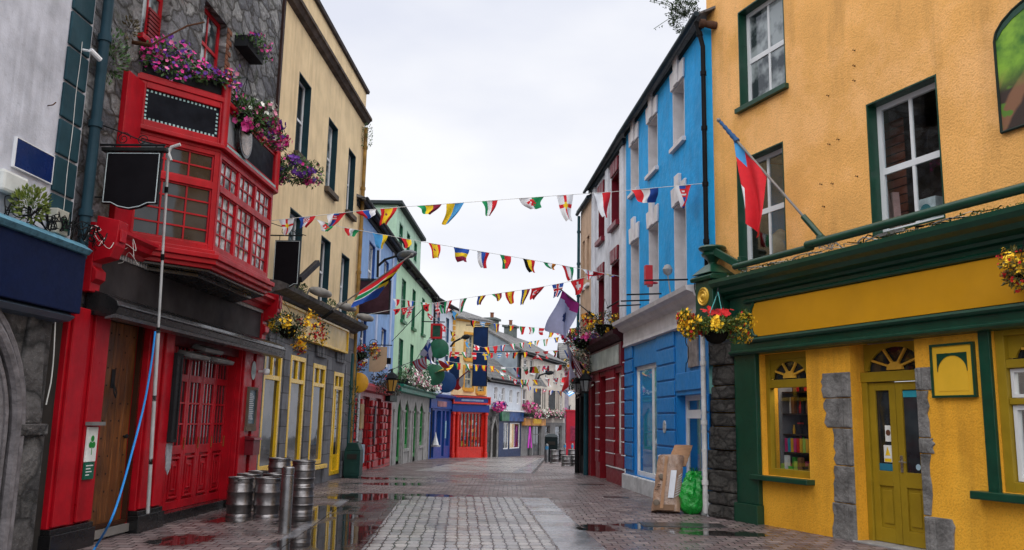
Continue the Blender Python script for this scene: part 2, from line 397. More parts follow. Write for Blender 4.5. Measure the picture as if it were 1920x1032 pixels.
def windowbox(fc, s0, s1, h, o, label, flowers, nf=150, nl=600, ht=.35, group=None, boxm=None, dp=.3, fs=.06):
    c = fc.w((s0+s1)/2, h, o); root = empty('flower_box', c, label, 'flower box', group)
    b = MB(fc); b.box(s0, s1, h, h+.2, o, o+dp*.8); b.build('trough', boxm or IRON, root)
    fm = MB(); bl = MB()
    for i in range(nl):
        s = rnd(s0-.05, s1+.05); hh = h+.15+ht*rnd(-.35,1)*(.6+.4*math.sin(s*5+h)); fmp = fc.w(s, hh, o+dp*rnd(-.1,1.3)); leaf(fm, fmp, .07)
    for i in range(int(nf*1.6)):
        s = rnd(s0-.05, s1+.05); hh = h+.2+ht*rnd(-.5,1)*(.6+.4*math.sin(s*5+h)); bl.c = int(s*2.5+rnd(0,1.4)) % len(flowers)
        bloom(bl, fc.w(s, hh, o+dp*rnd(.3,1.45)), fs*rnd(.7,1.3), (fc.n+rdir()*.7+V((0,0,.3))).normalized())
    fm.build('foliage', LEAF, root); bl.build('flowers', flowers, root); return root
def window(fc, root, r, rec=.12, fw=.06, cols=(.5,), rows=(.5,), fm=None, gm=None, reveal=None, rt=.025, sill=None, sillm=None, bar=.03, inner=True, name='window', dep=.28, out=.0, glass2=None):
    """r = (s0,s1,h0,h1) opening. frame set back by rec"""
    s0, s1, h0, h1 = r; fm = fm or WHITE; gm = gm or GLASS
    if reveal:
        a = MB(fc); a.ring(s0, s1, h0, h1, rt, -dep, .004+out, tb=rt); a.build('reveal', reveal, root)
        s0 += rt; s1 -= rt; h0 += rt; h1 -= rt
    f = MB(fc); f.ring(s0, s1, h0, h1, fw, -rec-.05, -rec)
    si0, si1, hi0, hi1 = s0+fw, s1-fw, h0+fw, h1-fw
    hs = [hi0]+[hi0+(hi1-hi0)*k for k in rows]+[hi1]
    for k in rows: y = hi0+(hi1-hi0)*k; f.box(si0, si1, y-bar*.9, y+bar*.9, -rec-.04, -rec-.004)
    for k in cols:
        x = si0+(si1-si0)*k
        for j in range(len(hs)-1): f.box(x-bar/2, x+bar/2, hs[j]+(bar*.9 if j else 0), hs[j+1]-(bar*.9 if j < len(hs)-2 else 0), -rec-.036, -rec-.008)
    fo = f.build(name, fm, root)
    g = MB(fc); g.box(si0-.005, si1+.005, hi0-.005, hi1+.005, -rec-.03, -rec-.024); g.build('glass', gm, fo)
    if sill:
        k = MB(fc); k.box(r[0]-.06, r[1]+.06, r[2]-sill, r[2]-.002, -.1, sill*.7+.02); k.build('sill', sillm or fm, fo, bev=.006)
    return fo
def shell(fc, root, s0, s1, h0, h1, holes, mat, dep=6, name='wall', o=0, wdep=.28, back=True):
    m = MB(fc); m.wall(s0, s1, h0, h1, holes, o, wdep); W = fc.w; e = o-dep
    m.face([W(s0,h0,o),W(s0,h1,o),W(s0,h1,e),W(s0,h0,e)]); m.face([W(s1,h0,o),W(s1,h1,o),W(s1,h1,e),W(s1,h0,e)])
    m.face([W(s0,h0,e),W(s0,h1,e),W(s1,h1,e),W(s1,h0,e)]); m.face([W(s0,h1,o),W(s0,h1,e),W(s1,h1,e),W(s1,h1,o)])
    return m.build(name, mat, root)
def flower_disc(*a): pass
def pipe(fc, name, pts, r, mat, label=None, parent=None, cat='drainpipe'):
    m = MB(fc); P = [fc.w(*p) for p in pts]; m.tube(P, r, 10)
    for k in range(len(P)-1):
        L = (P[k+1]-P[k]).length; n = int(L/1.3)
        for j in range(n+1):
            q = P[k].lerp(P[k+1], (j+.5)/(n+1)); d = (P[k+1]-P[k]).normalized(); m.tube([q-d*.04, q+d*.04], r*1.3, 10)
    return m.build(name, mat, parent, label, smooth=True, cat=cat)
# ============================================================ facade lines (x, y on the ground)
L1 = Fac((-5.215, 7), (-4.44, 23.4)); L2 = Fac((-4.44, 23.4), (-4.32, 31.5)); L3 = Fac((-4.32, 31.5), (-3.95, 42)); L4 = Fac((-3.95, 42), (-3.18, 46.5))
L5 = Fac((-3.18, 46.5), (-1.27, 48.5)); L6 = Fac((-1.27, 48.5), (.84, 55)); L7 = Fac((.84, 55), (4.2, 66))
R1 = Fac((6.55, 8), (3.66, 15.35)); R2 = Fac((3.55, 15.28), (2.94, 21.64)); R3 = Fac((2.94, 21.64), (2.52, 26.8)); R4 = Fac((2.52, 26.8), (2.3, 29.5))
# ============================================================ ground
def sheet(name, poly_fn, ys, z, mat, uvrot=0):
    m = MB()
    for i in range(len(ys)-1):
        a0, a1 = poly_fn(ys[i]); b0, b1 = poly_fn(ys[i+1])
        m.face([V((a0, ys[i], gz(ys[i])+z)), V((a1, ys[i], gz(ys[i])+z)), V((b1, ys[i+1], gz(ys[i+1])+z)), V((b0, ys[i+1], gz(ys[i+1])+z))])
    return m.build(name, mat, kind='structure', loc=(0, 0, 0))
def paver_mat(name, bw, bh, cols, joint, rough=(.2,.5), rot=0., off=0, jw=.006, dot=None, jcol=(.03,.027,.025), bd=.006, wetsc=.5, wet=(.42,.62), tintn=.5):
    m, t, b = newmat(name); MATS[name] = m
    c = coords(t); mp = t.nodes.new('ShaderNodeMapping'); mp.inputs['Rotation'].default_value = (0, 0, rot); t.links.new(c, mp.inputs[0])
    sx = N(t, 'ShaderNodeSeparateXYZ'); t.links.new(mp.outputs[0], sx.inputs[0])
    def mth(op, a, b2=None):
        n = t.nodes.new('ShaderNodeMath'); n.operation = op
        for i, v in enumerate((a, b2)):
            if v is None: continue
            if isinstance(v, (int, float)): n.inputs[i].default_value = v
            else: t.links.new(v, n.inputs[i])
        return n.outputs[0]
    wob = noise(t, c, 2.2, 2); wob = mth('MULTIPLY', mth('SUBTRACT', wob, .5), bh*.35)
    wob2 = noise(t, c, 2.9, 2); wob2 = mth('MULTIPLY', mth('SUBTRACT', wob2, .5), bh*.35)
    fy = mth('DIVIDE', mth('ADD', sx.outputs[1], wob), bh); iy = mth('FLOOR', fy)
    fx = mth('DIVIDE', mth('ADD', sx.outputs[0], wob2), bw)
    if off: fx = mth('ADD', fx, mth('MULTIPLY', mth('FLOORED_MODULO', iy, 2.), off))
    ix = mth('FLOOR', fx); gx = mth('MULTIPLY', mth('PINGPONG', fx, .5), bw); gy = mth('MULTIPLY', mth('PINGPONG', fy, .5), bh)
    cb = N(t, 'ShaderNodeCombineXYZ'); t.links.new(ix, cb.inputs[0]); t.links.new(iy, cb.inputs[1])
    wn = N(t, 'ShaderNodeTexWhiteNoise'); wn.noise_dimensions = '2D'; t.links.new(cb.outputs[0], wn.inputs['Vector'])
    n = len(cols); col = ramp(t, wn.outputs['Value'], [(i/(n-1), cols[i]) for i in range(n)])
    col = mixc(t, 1, col, ramp(t, noise(t, c, 22, 6, .7), [(.25, .6), (.75, 1.3)]), 'MULTIPLY')
    col = mixc(t, tintn, col, mixc(t, 1, col, ramp(t, noise(t, c, .6, 5, .6), [(.3, .45), (.7, 1.3)]), 'MULTIPLY'))
    mn = mth('MINIMUM', gx, gy)
    sm = N(t, 'ShaderNodeMapRange'); t.links.new(mn, sm.inputs[0]); sm.inputs[1].default_value = jw*.4; sm.inputs[2].default_value = jw*1.3; h = sm.outputs[0]
    if dot:
        mxx = mth('MAXIMUM', gx, gy); s2 = N(t, 'ShaderNodeMapRange'); t.links.new(mxx, s2.inputs[0]); s2.inputs[1].default_value = dot*.85; s2.inputs[2].default_value = dot*1.1
        h = mth('MULTIPLY', h, s2.outputs[0])
    col = mixc(t, h, jcol, col); t.links.new(col, b.inputs['Base Color'])
    wt = ramp(t, noise(t, c, wetsc, 6, .62), [(wet[0], rough[0]), (wet[1], rough[1])])
    # standing water: soft-edged, first filling the joints
    sw = N(t, 'ShaderNodeSeparateXYZ'); t.links.new(c, sw.inputs[0]); wm = None
    for (px, py, rx, ry) in PUDS:
        ex = mth('DIVIDE', mth('SUBTRACT', sw.outputs[0], px), rx); ey = mth('DIVIDE', mth('SUBTRACT', sw.outputs[1], py), ry)
        v_ = mth('SUBTRACT', 1., mth('ADD', mth('MULTIPLY', ex, ex), mth('MULTIPLY', ey, ey))); wm = v_ if wm is None else mth('MAXIMUM', wm, v_)
    wm = mth('MAXIMUM', wm, -.6); wm = mth('ADD', wm, mth('MULTIPLY', mth('SUBTRACT', noise(t, c, 1.6, 6, .6), .5), 3.2)); wm = mth('ADD', wm, mth('MULTIPLY', mth('SUBTRACT', 1., h), .35)); wm = mth('SUBTRACT', wm, mth('MULTIPLY', wn.outputs['Value'], .25))
    wr = N(t, 'ShaderNodeMapRange'); t.links.new(wm, wr.inputs[0]); wr.inputs[1].default_value = .0; wr.inputs[2].default_value = .45; wr.interpolation_type = 'SMOOTHSTEP'; wet_ = wr.outputs[0]
    dr2 = N(t, 'ShaderNodeMapRange'); t.links.new(wm, dr2.inputs[0]); dr2.inputs[1].default_value = -.7; dr2.inputs[2].default_value = .2
    col = mixc(t, dr2.outputs[0], col, mixc(t, 1, col, (.5,.48,.47), 'MULTIPLY')); col = mixc(t, wet_, col, (.02,.018,.018)); t.links.new(col, b.inputs['Base Color'])
    jr = mixc(t, h, (.16,)*3, wt); jr = mixc(t, wet_, jr, (.02,)*3); t.links.new(jr, b.inputs['Roughness'])
    p = bump(t, b, h, .8, bd); tilt = noise(t, cb.outputs[0], .73, 1); 
    p = bump(t, b, noise(t, c, 28, 5, .6), .35, bd*.6, p)
    # every stone sits at its own height and tilt
    wn2 = N(t, 'ShaderNodeVectorMath', operation='SUBTRACT'); t.links.new(wn.outputs['Color'], wn2.inputs[0]); wn2.inputs[1].default_value = (.5,.5,.5)
    sc2 = N(t, 'ShaderNodeVectorMath', operation='SCALE'); t.links.new(wn2.outputs[0], sc2.inputs[0]); sc2.inputs['Scale'].default_value = .035
    ad = N(t, 'ShaderNodeVectorMath', operation='ADD'); t.links.new(p, ad.inputs[0]); t.links.new(sc2.outputs[0], ad.inputs[1])
    nn = N(t, 'ShaderNodeVectorMath', operation='NORMALIZE'); t.links.new(ad.outputs[0], nn.inputs[0])
    wb = t.nodes.new('ShaderNodeBump'); wb.inputs['Strength'].default_value = .08; wb.inputs['Distance'].default_value = .01; t.links.new(noise(t, c, 4, 2), wb.inputs['Height'])
    nmx = t.nodes.new('ShaderNodeMix'); nmx.data_type = 'VECTOR'; t.links.new(wet_, nmx.inputs[0]); t.links.new(nn.outputs[0], nmx.inputs[4]); t.links.new(wb.outputs[0], nmx.inputs[5]); t.links.new(nmx.outputs[1], b.inputs['Normal'])
    b.inputs['IOR'].default_value = 1.5
    jspec = mixc(t, h, (.75,)*3, ramp(t, noise(t, c, wetsc, 6, .62), [(wet[0], .5), (wet[1], .16)])); jspec = mixc(t, wet_, jspec, (.62,)*3); t.links.new(jspec, b.inputs['Specular IOR Level'])
    return m
# where rain water stands: centre (x, y) and half sizes
PUDS = []
def pud(x, y, rx, ry): c = gnd(x, y); PUDS.append((c.x, c.y, rx, ry))
pud(585, 965, .42, 1.9); pud(690, 932, 1.0, .9); pud(622, 990, .34, 2.0); pud(645, 1010, .42, 1.5); pud(800, 929, 1.3, .35); pud(1225, 988, .9, .45); pud(1120, 990, .4, .5); pud(740, 908, .9, .5); pud(1350, 1000, .9, .35); pud(345, 1012, .4, .6); pud(430, 975, .35, .5); pud(700, 897, 1.4, .5); pud(555, 1020, .3, .8)
YS = [-3, 2, 6, 10, 14, 18, 22, 25, 28, 32, 38, 44, 50, 58, 66, 80]
PAVE = paver_mat('brown_brick_paving', .21, .20, [(.12,.085,.088),(.20,.15,.15),(.15,.125,.13),(.27,.215,.21),(.13,.095,.10)], .005, rough=(.20,.62), off=.5, jw=.012, jcol=(.03,.026,.027), bd=.012, wetsc=.35, wet=(.38,.58))
SETT = paver_mat('pale_sett_paving', .155, .28, [(.22,.22,.235),(.31,.295,.29),(.26,.25,.27),(.37,.35,.345),(.21,.205,.22)], .005, rough=(.22,.5), rot=-math.radians(3.2), jw=.009, dot=.030, jcol=(.035,.035,.037), wetsc=.9, bd=.012)
SETTD = paver_mat('wet_dark_sett_paving', .155, .28, [(.06,.05,.055),(.09,.07,.07),(.07,.055,.06),(.10,.08,.08)], .005, rough=(.06,.3), rot=-math.radians(3.2), jw=.006, dot=.02, wetsc=.7, bd=.005, wet=(.42,.55))
SLAB = paver_mat('granite_slab', .62, .55, [(.19,.20,.23),(.25,.26,.29),(.22,.225,.25)], .005, rough=(.12,.34), rot=-math.radians(3.2), jw=.006, jcol=(.04,.04,.045), wetsc=1.2, bd=.004)
SLAB2 = paver_mat('granite_slab_far', .7, .6, [(.20,.21,.235),(.25,.26,.28)], .005, rough=(.18,.4), rot=math.radians(3.0), jw=.01, wetsc=1.2)
SETT2 = paver_mat('pale_sett_far', .2, .2, [(.27,.25,.245),(.36,.335,.325),(.31,.29,.285)], .005, rough=(.25,.5), rot=math.radians(4), jw=.008)
sheet('ground', lambda y: (-60, 60), [-60]+YS+[120, 400], -.03, M('wet_asphalt', (.05,.05,.05), .4))
sheet('street_paving', lambda y: (-9, 9), YS, 0, PAVE)
def lane(xa, Ya, xb, Yb):
    return lambda y: xa+(xb-xa)*(y-Ya)/(Yb-Ya)
p_ = {k: gnd(*v) for k, v in dict(a=(755,932), b=(678,1032), c=(973,932), d=(1047,1032), e=(1025,932), f=(1138,1032)).items()}
def ln(a, b): return lambda y: a.x+(b.x-a.x)*(y-a.y)/(b.y-a.y)
la, lb, lc = ln(p_['a'], p_['b']), ln(p_['c'], p_['d']), ln(p_['e'], p_['f'])
y1 = gnd(900, 932).y
sheet('sett_lane', lambda y: (la(y), lb(y)), [3, 8, 12, y1], .004, SETT)
sheet('granite_strip', lambda y: (lb(y)+.012, lc(y)), [3, 8, 12, y1], .0045, SLAB)
dk = gnd(600, 1032); sheet('wet_gutter_setts', lambda y: (la(y)-.95, la(y)-.012), [3, 8, 12, y1+.3], .004, SETTD)
sheet('granite_edging', lambda y: (la(y)-1.12, la(y)-.96), [3, 8, 12, y1+.3], .006, SLAB)
q = {k: gnd(*v) for k, v in dict(a=(940,900), b=(1005,864), c=(987,900), d=(1020,861)).items()}
ma, mb2 = ln(q['a'], q['b']), ln(q['c'], q['d']); y2 = gnd(960, 900).y
sheet('granite_strip_far', lambda y: (ma(y), mb2(y)), [y2, 28, 34, 42, 50], .0045, SLAB2)
sheet('sett_lane_far', lambda y: (ma(y)-3.1, ma(y)-.012), [y2, 28, 34, 42, 50], .004, SETT2)
sheet('kerb_line', lambda y: (mb2(y)+.01, mb2(y)+.10), [y2, 28, 34, 42, 50], .005, M('dark_kerb', (.035,.035,.04), .3))
# white-ish drainage line across the brown band
m = MB(); a = gnd(850, 911); b = gnd(1120, 911); m.face([a+V((0,-.05,.004)), b+V((0,-.05,.004)), b+V((0,.05,.004)), a+V((0,.05,.004))]); m.build('drain_channel', SLAB, kind='structure', loc=(0,0,0))
for i, (x, y, sx, sy, lb_) in enumerate([(1155, 933, .55, .35, 'dark iron access cover in the brown paving before the white-plinthed blue shop'), (1068, 889, .6, .4, 'far iron cover in the paving near the dark red shop front'), (1280, 985, 1.3, .5, 'large wet iron cover in the paving below the green sack'), (1108, 909, .7, .3, 'narrow access cover beside the pale drain line')]):
    c = gnd(x, y); m = MB(); m.bx(c+V((0,0,-.01)), sx, sy, .018); o = m.build('access_cover', blocks('cover_iron', (.04,.04,.045), (.05,.05,.055), (.015,.015,.015), .05, .05, .008, .25, .006, off=0, uv=False), label=lb_, cat='manhole cover', bev=.003)

# ============================================================ grey rendered house at the far left
RENDERG = M('grey_render', (.56,.58,.65), .75, var=.3, scale=2.0, bmp=.6, bsc=45, bd=.006, streak=.4, streakcol=(.12,.12,.13), dirt=.3)
TEAL = M('teal_quoin_paint', (.020,.055,.072), .5, var=.25, bmp=.4, bsc=30, bd=.004)
STONED = rubble('dark_carved_stone', [(.05,.048,.05),(.11,.105,.105),(.16,.155,.15)], 1.4, .05, (.02,.02,.02), (1,1,1.4))
NAVY = M('navy_sign_paint', (.004,.010,.045), .4, var=.25, scale=8, bmp=.3, bsc=50, dirt=.15)
g = empty('grey_house', L1.w(1, 0), 'grey rendered house at far left with teal corner blocks above a navy fascia', 'house')
shell(L1, g, -6, 2.62, 0, 10, [], RENDERG, name='wall')
m = MB(L1)
hh = 3.1
while hh < 10: m.box(2.14, 2.56, hh, hh+.40, 0, .035); hh += .43
m.build('quoins', TEAL, g, bev=.012)
pipe(L1, 'drainpipe', [(2.72, 3.3, .10), (2.72, 9.8, .10)], .062, M('teal_pipe_paint', (.02,.05,.07), .4), parent=g, cat=None)
m = MB(L1); m.box(-6, 2.3, 0, 2.62, -.02, .10)
cs_, ch_ = .35, 1.05
m.build('stone_front', STONED, g)
m = MB(L1)
for k, (R, rr, o) in enumerate([(1.10, .055, .17), (1.24, .04, .15), (1.36, .06, .19), (1.52, .05, .14)]):
    pts = [L1.w(cs_+R*math.cos(a), 1.35+R*math.sin(a)*.95, o) for a in [math.radians(q) for q in range(0, 181, 9)]]
    m.tube([L1.w(cs_+R, 0, o)]+pts+[L1.w(cs_-R, 0, o)], rr, 8)
m.build('arch_moulding', M('carved_grey_stone', (.17,.16,.17), .8, var=.5, scale=5, bmp=1, bsc=14, bd=.02), g, smooth=True)
m = MB(L1); m.box(1.7, 2.28, 1.3, 1.42, .10, .2); m.prism([(1.72, 1.42), (2.2, 1.42), (2.12, 2.4), (1.85, 2.55)], .10, .15); m.box(1.75, 2.3, .0, 1.3, .10, .16); m.build('impost', STONED, g, bev=.015)
m = MB(L1); m.box(2.3, 2.62, 0, 2.7, 0, .03); m.build('corner_gap_shade', INTERIOR, g)  # flat dark strip, the shade of the gap put in as colour
# fascia box
r = L1.rect(-40, 480, 150, 612, .32)
m = MB(L1); m.box(-6, 2.44, 2.62, 3.28, 0, .32); m.build('fascia', NAVY, g, bev=.01)
m = MB(L1); m.sweep([(0, 3.282), (.36, 3.282), (.40, 3.33), (.30, 3.40), (0, 3.43)], -6, 2.42); m.build('fascia_capping', M('peeling_pale_blue_paint', (.10,.26,.36), .6, var=.6, scale=14, dirt=.8), g)
m = MB(L1); m.sweep([(0, 2.617), (.24, 2.617), (.3, 2.58), (.24, 2.53), (0, 2.50)], -6, 2.38); m.build('fascia_skirt', M('grey_blue_trim', (.07,.10,.14), .4), g)
a = L1.rect(22, 270, 104, 342, .03); m = MB(L1); m.box(1.44, 2.1, 4.02, 4.32, 0, .03); o = m.build('street_sign', M('enamel_blue', (.006,.018,.10), .25, dirt=.2), label='blank dark blue street name plate on the grey wall', cat='street sign', bev=.003)
m = MB(L1); m.ring(1.43, 2.11, 4.01, 4.33, .010, 0, .034); m.build('rim', WHITE, o)
m = MB(L1); c = L1.w(1.72, 3.75, 0); m.box(1.2, 1.62, 3.70, 3.93, 0, .10); o = m.build('alarm_box', M('alarm_plastic', (.62,.64,.62), .4, dirt=.2), label='white alarm box on the grey wall below the blue plate', cat='alarm box', bev=.035)
# small security camera on the quoins
m = MB(L1); m.tube([L1.w(2.4, 5.72, .035), L1.w(2.4, 5.7, .14)], .015, 6); m.tube([L1.w(2.36, 5.7, .15), L1.w(2.5, 5.64, .2)], .03, 8); m.build('security_camera', WHITE, label='small white camera on the teal corner blocks', cat='camera', smooth=True)
m = MB(L1)
for s, h in ((1.92, 4.85), (.9, 6.2)): m.tube([L1.w(s, h, 0), L1.w(s, h+.01, .06), L1.w(s+.03, h+.05, .07)], .007, 5)
m.build('wall_hook', M('rusty_iron', (.07,.03,.015), .8), label='small rusty hook in the grey wall', cat='hook')
# meter box and the tangle of cables
m = MB(L1); m.box(2.1, 2.34, 3.47, 3.75, .036, .14); ob = m.build('junction_box', M('old_cream_plastic', (.42,.42,.36), .5, dirt=.6), label='dirty cream junction box above the end of the navy fascia', cat='junction box', bev=.012)
m = MB(L1); m.box(2.2, 2.31, 3.53, 3.66, .14, .15); m.build('cover', M('green_plastic', (.03,.10,.05), .5), ob)
CABW = M('white_cable', (.6,.6,.58), .5); rc = random.Random(5)
for mat_, n, nm, lb_ in ((BLACK, 22, 'black_cables', 'tangle of black cables on the ledge by the teal drainpipe'), (CABW, 7, 'white_cables', 'loose white cables looping over the red corbel')):
    m = MB(L1)
    for i in range(n):
        s = rc.uniform(1.2, 2.6) if mat_ is BLACK else rc.uniform(2.5, 3.2); h = 3.47+rc.uniform(-.02, .06); pts = []; s_ = s; hh = h; oo = rc.uniform(.1, .34)
        for k in range(9):
            pts.append(L1.w(s_, hh, oo)); s_ += rc.uniform(-.02, .14); hh = h+rc.uniform(-.05, .16)*(1 if mat_ is BLACK else 1.4); oo = min(.38, max(.05, oo+rc.uniform(-.08, .08)))
        m.tube(smooth_path(pts, 4), rc.choice([.004, .006, .009]) if mat_ is BLACK else .004, 5)
    m.build(nm, mat_, label=lb_, cat='cables', smooth=True)
m = MB(L1); m.tube([L1.w(2.36, h, .042+.004*math.sin(h*7)) for h in [3.5+.1*k for k in range(24)]], .004, 5); m.build('white_cable', CABW, label='thin white cable running up the teal corner blocks', cat='cable')
m = MB(L1); m.tube([L1.w(2.2+.03*math.sin(h*4), h, .20) for h in [2.5, 2.4, 2.3, 2.15, 2.0, 1.85]]+[L1.w(2.2, 1.62, .19)], .007, 5); m.build('hanging_wire', CABW, label='grey wire hanging below the end of the navy fascia', cat='cable')
def tuft(fc, s, h, o, r, n, label, mat=LEAF, nm='wall_plant', dn=1.0):
    m = MB(fc); c = fc.w(s, h, o)
    for i in range(n):
        p, d = blob(c, (r, r, r*dn)); leaf(m, p, .05, (d+V((0,0,.6))).normalized())
    for i in range(n//12): p, d = blob(c, (r*.6, r*.6, r*.6)); m.tube([c, p+V((0,0,r*.3))], .003, 3)
    m.build(nm, mat, label=label, cat='plant')
LEAFY = leafmat('leaf_yellow_green', [(.06,.10,.01),(.16,.20,.02),(.10,.14,.02)])
tuft(L1, 1.45, 3.62, .25, .17, 420, 'yellow-green weed growing on the navy fascia ledge', LEAFY)
tuft(L1, 2.95, 5.9, .04, .22, 420, 'long clump of moss and fern on the stone wall beside the drainpipe', LEAF, dn=1.6)
tuft(L1, 3.35, 6.45, .04, .13, 120, 'small dry clump on the upper stone wall', leafmat('dry_leaf', [(.05,.04,.02),(.12,.09,.03)]))
tuft(L1, 3.1, 7.2, .04, .12, 120, 'small green clump high beside the drainpipe', LEAF)

# ============================================================ red pub with the bay window
RED = M('red_gloss_paint', (.40,.004,.012), .36, var=.3, scale=3, bmp=.35, bsc=22, bd=.003, streak=.35, streakcol=(.13,.004,.008), dirt=.12)
REDD = RED
BLK = M('black_gloss_paint', (.010,.010,.011), .22, var=.3, bmp=.2, coat=.2)
RUB = rubble('grey_rubble_stone', [(.10,.105,.125),(.34,.345,.37),(.16,.165,.19),(.52,.52,.52),(.25,.245,.25)], 2.2, .14, (.045,.038,.03), (1,1,1.55), moss=(.05,.065,.02), brick=(.22,.085,.045))
pb = empty('red_pub', L1.w(6, 0), 'rubble stone pub with a glossy red shop front and projecting red bay window', 'pub')
w1 = L1.rect(265, -75, 322, 100); w1 = (3.72, 4.5, 6.55, 8.1); w2 = (5.62, 6.55, 6.75, 8.05)
shell(L1, pb, 2.622, 9.25, 0, 10.6, [w1, w2, (3.56, 4.58, .12, 2.72), (5.36, 8.12, .1, 2.8), (2.9+4.2, 8.0, 9.2, 10.4)], RUB)
RUBSILL = M('worn_brick', (.20,.08,.045), .85, var=.6, scale=12, bmp=1, bsc=30)
for r, nm in ((w1, 1), (w2, 2)):
    window(L1, pb, r, rec=.12, fw=.07, cols=(.5,), rows=(.55,), fm=RED, gm=GLASSL, sill=.08)
m = MB(L1)
for k in range(9): m.box(4.12, 4.44, 6.62+k*.06, 6.66+k*.06, -.125, -.10)
m.build('louvre', M('dark_red_slat', (.20,.008,.01), .5), pb)
m = MB(L1)
for k in range(14): m.box(6.56, 6.56+.1+(.09 if k % 2 else 0), 6.7+k*.095, 6.785+k*.095, -.01, .02)
m.build('brick_jamb', RUBSILL, pb, bev=.006)
# black fascia, dentil cornice
m = MB(L1); m.box(3.05, 9.18, 2.98, 3.50, 0, .10); m.build('fascia', M('worn_black_fascia', (.045,.040,.042), .6, var=.6, scale=1.2, bmp=.3), pb)
m = MB(L1); m.sweep([(0,3.51),(.16,3.51),(.20,3.56),(.28,3.60),(.30,3.66),(.36,3.70),(.36,3.74),(0,3.80)], 2.98, 9.3); m.build('cornice', RED, pb)
m = MB(L1); s = 3.1
while s < 9.2: m.box(s, s+.035, 3.455, 3.508, .10, .135); s += .07
m.build('dentils', M('dull_white_dentil', (.42,.42,.42), .5), pb)
for s in (2.9, 8.95):
    m = MB(L1); m.prism([(s, 2.95), (s+.22, 2.95), (s+.22, 3.78), (s, 3.78)], .0, .14); m.sweep([(.14,3.3),(.34,3.36),(.40,3.5),(.42,3.80),(.14,3.86)], s, s+.22); m.sweep([(.14,3.05),(.2,3.1),(.2,3.2),(.14,3.26)], s, s+.22)
    m.box(s+.04, s+.18, 3.55, 3.7, .41, .43); m.build('corbel', RED, pb, bev=.008)
# awning cassette
m = MB(L1); pr = [(.04,2.70),(.30,2.66),(.42,2.70),(.46,2.78),(.42,2.86),(.30,2.93),(.10,2.99),(.04,2.99)]; m.sweep(pr, 3.02, 9.45); o = m.build('awning', BLK, pb, bev=.008)
m = MB(L1); m.sweep([(.30,2.64),(.43,2.655),(.45,2.69),(.42,2.70),(.30,2.662)], 3.0, 9.47); m.sweep([(.44,2.795),(.475,2.795),(.475,2.81),(.44,2.81)], 3.0, 9.47); m.build('front_rail', M('grey_rail', (.16,.16,.17), .3, metal=.6), o)
# pilasters
for a_, b_ in ((2.62, 3.5), (4.62, 5.34), (8.14, 9.2)):
    m = MB(L1); wd = b_-a_
    m.box(a_, b_, .28, 2.75, 0, .10); m.box(a_+.04, a_+wd*.42, .30, 2.74, .10, .14); m.box(a_+wd*.58, b_-.04, .30, 2.74, .10, .14); m.build('pilaster', RED, pb, bev=.01)
    m = MB(L1); m.box(a_-.02, b_+.02, 0, .22, 0, .17); m.box(a_, b_, .22, .279, 0, .145); m.build('plinth', BLK, pb, bev=.008)
# wooden door
WOOD = None
def woodmat(name, c1, c2, sc=1.0):
    m, t, b = newmat(name); MATS[name] = m; co = coords(t, False, (9*sc, 9*sc, .7)); n1 = noise(t, co, 2.2, 6, .65, .6)
    c = mixc(t, ramp(t, n1, [(.3, 0), (.7, 1)]), c1, c2); n2 = noise(t, coords(t), 1.3, 4); c = mixc(t, 1, c, ramp(t, n2, [(.35,.35),(.65,1.2)]), 'MULTIPLY')
    t.links.new(c, b.inputs['Base Color']); b.inputs['Roughness'].default_value = .45; bump(t, b, n1, .5, .006); return m
WOOD = woodmat('oak_door_wood', (.055,.018,.006), (.30,.11,.025))
m = MB(L1)
for k in range(5): m.box(3.58+k*.196, 3.58+k*.196+.188, .16, 2.70, -.10, -.055)
dr = m.build('door', WOOD, pb, bev=.006)
m = MB(L1); rc = random.Random(3)
for k in range(5):
    for j in range(11):
        if rc.random() < .75: m.lathe(L1.w(3.66+k*.2, .35+j*.22, -.056), [(.013,0),(.011,.006),(.004,.011)], 8, L1.n)
m.build('studs', IRON, dr, smooth=True)
m = MB(L1); c = L1.w(4.02, 1.95, -.05)
m.box(3.96, 4.05, 1.86, 2.1, -.054, -.045); m.tube([L1.w(4.0, 1.92, -.03), L1.w(3.97, 1.8, .0), L1.w(4.0, 1.74, .01), L1.w(4.03, 1.8, .0), L1.w(4.0, 1.92, -.03)], .009, 6); m.build('knocker', IRON, dr)
m = MB(L1); m.lathe(L1.w(4.42, 1.25, -.056), [(.012,0),(.012,.03),(.028,.04),(.028,.06),(.01,.065)], 12, L1.n); m.build('handle', IRON, dr, smooth=True)
m = MB(L1); m.box(3.5, 4.62, .03, .13, -.2, .05); m.build('doorstep', M('worn_step', (.2,.19,.18), .5), pb)
m = MB(L1); m.ring(3.52, 4.6, .14, 2.76, .045, -.05, .02); m.build('door_frame', M('dark_wood_frame', (.045,.018,.01), .5), pb)
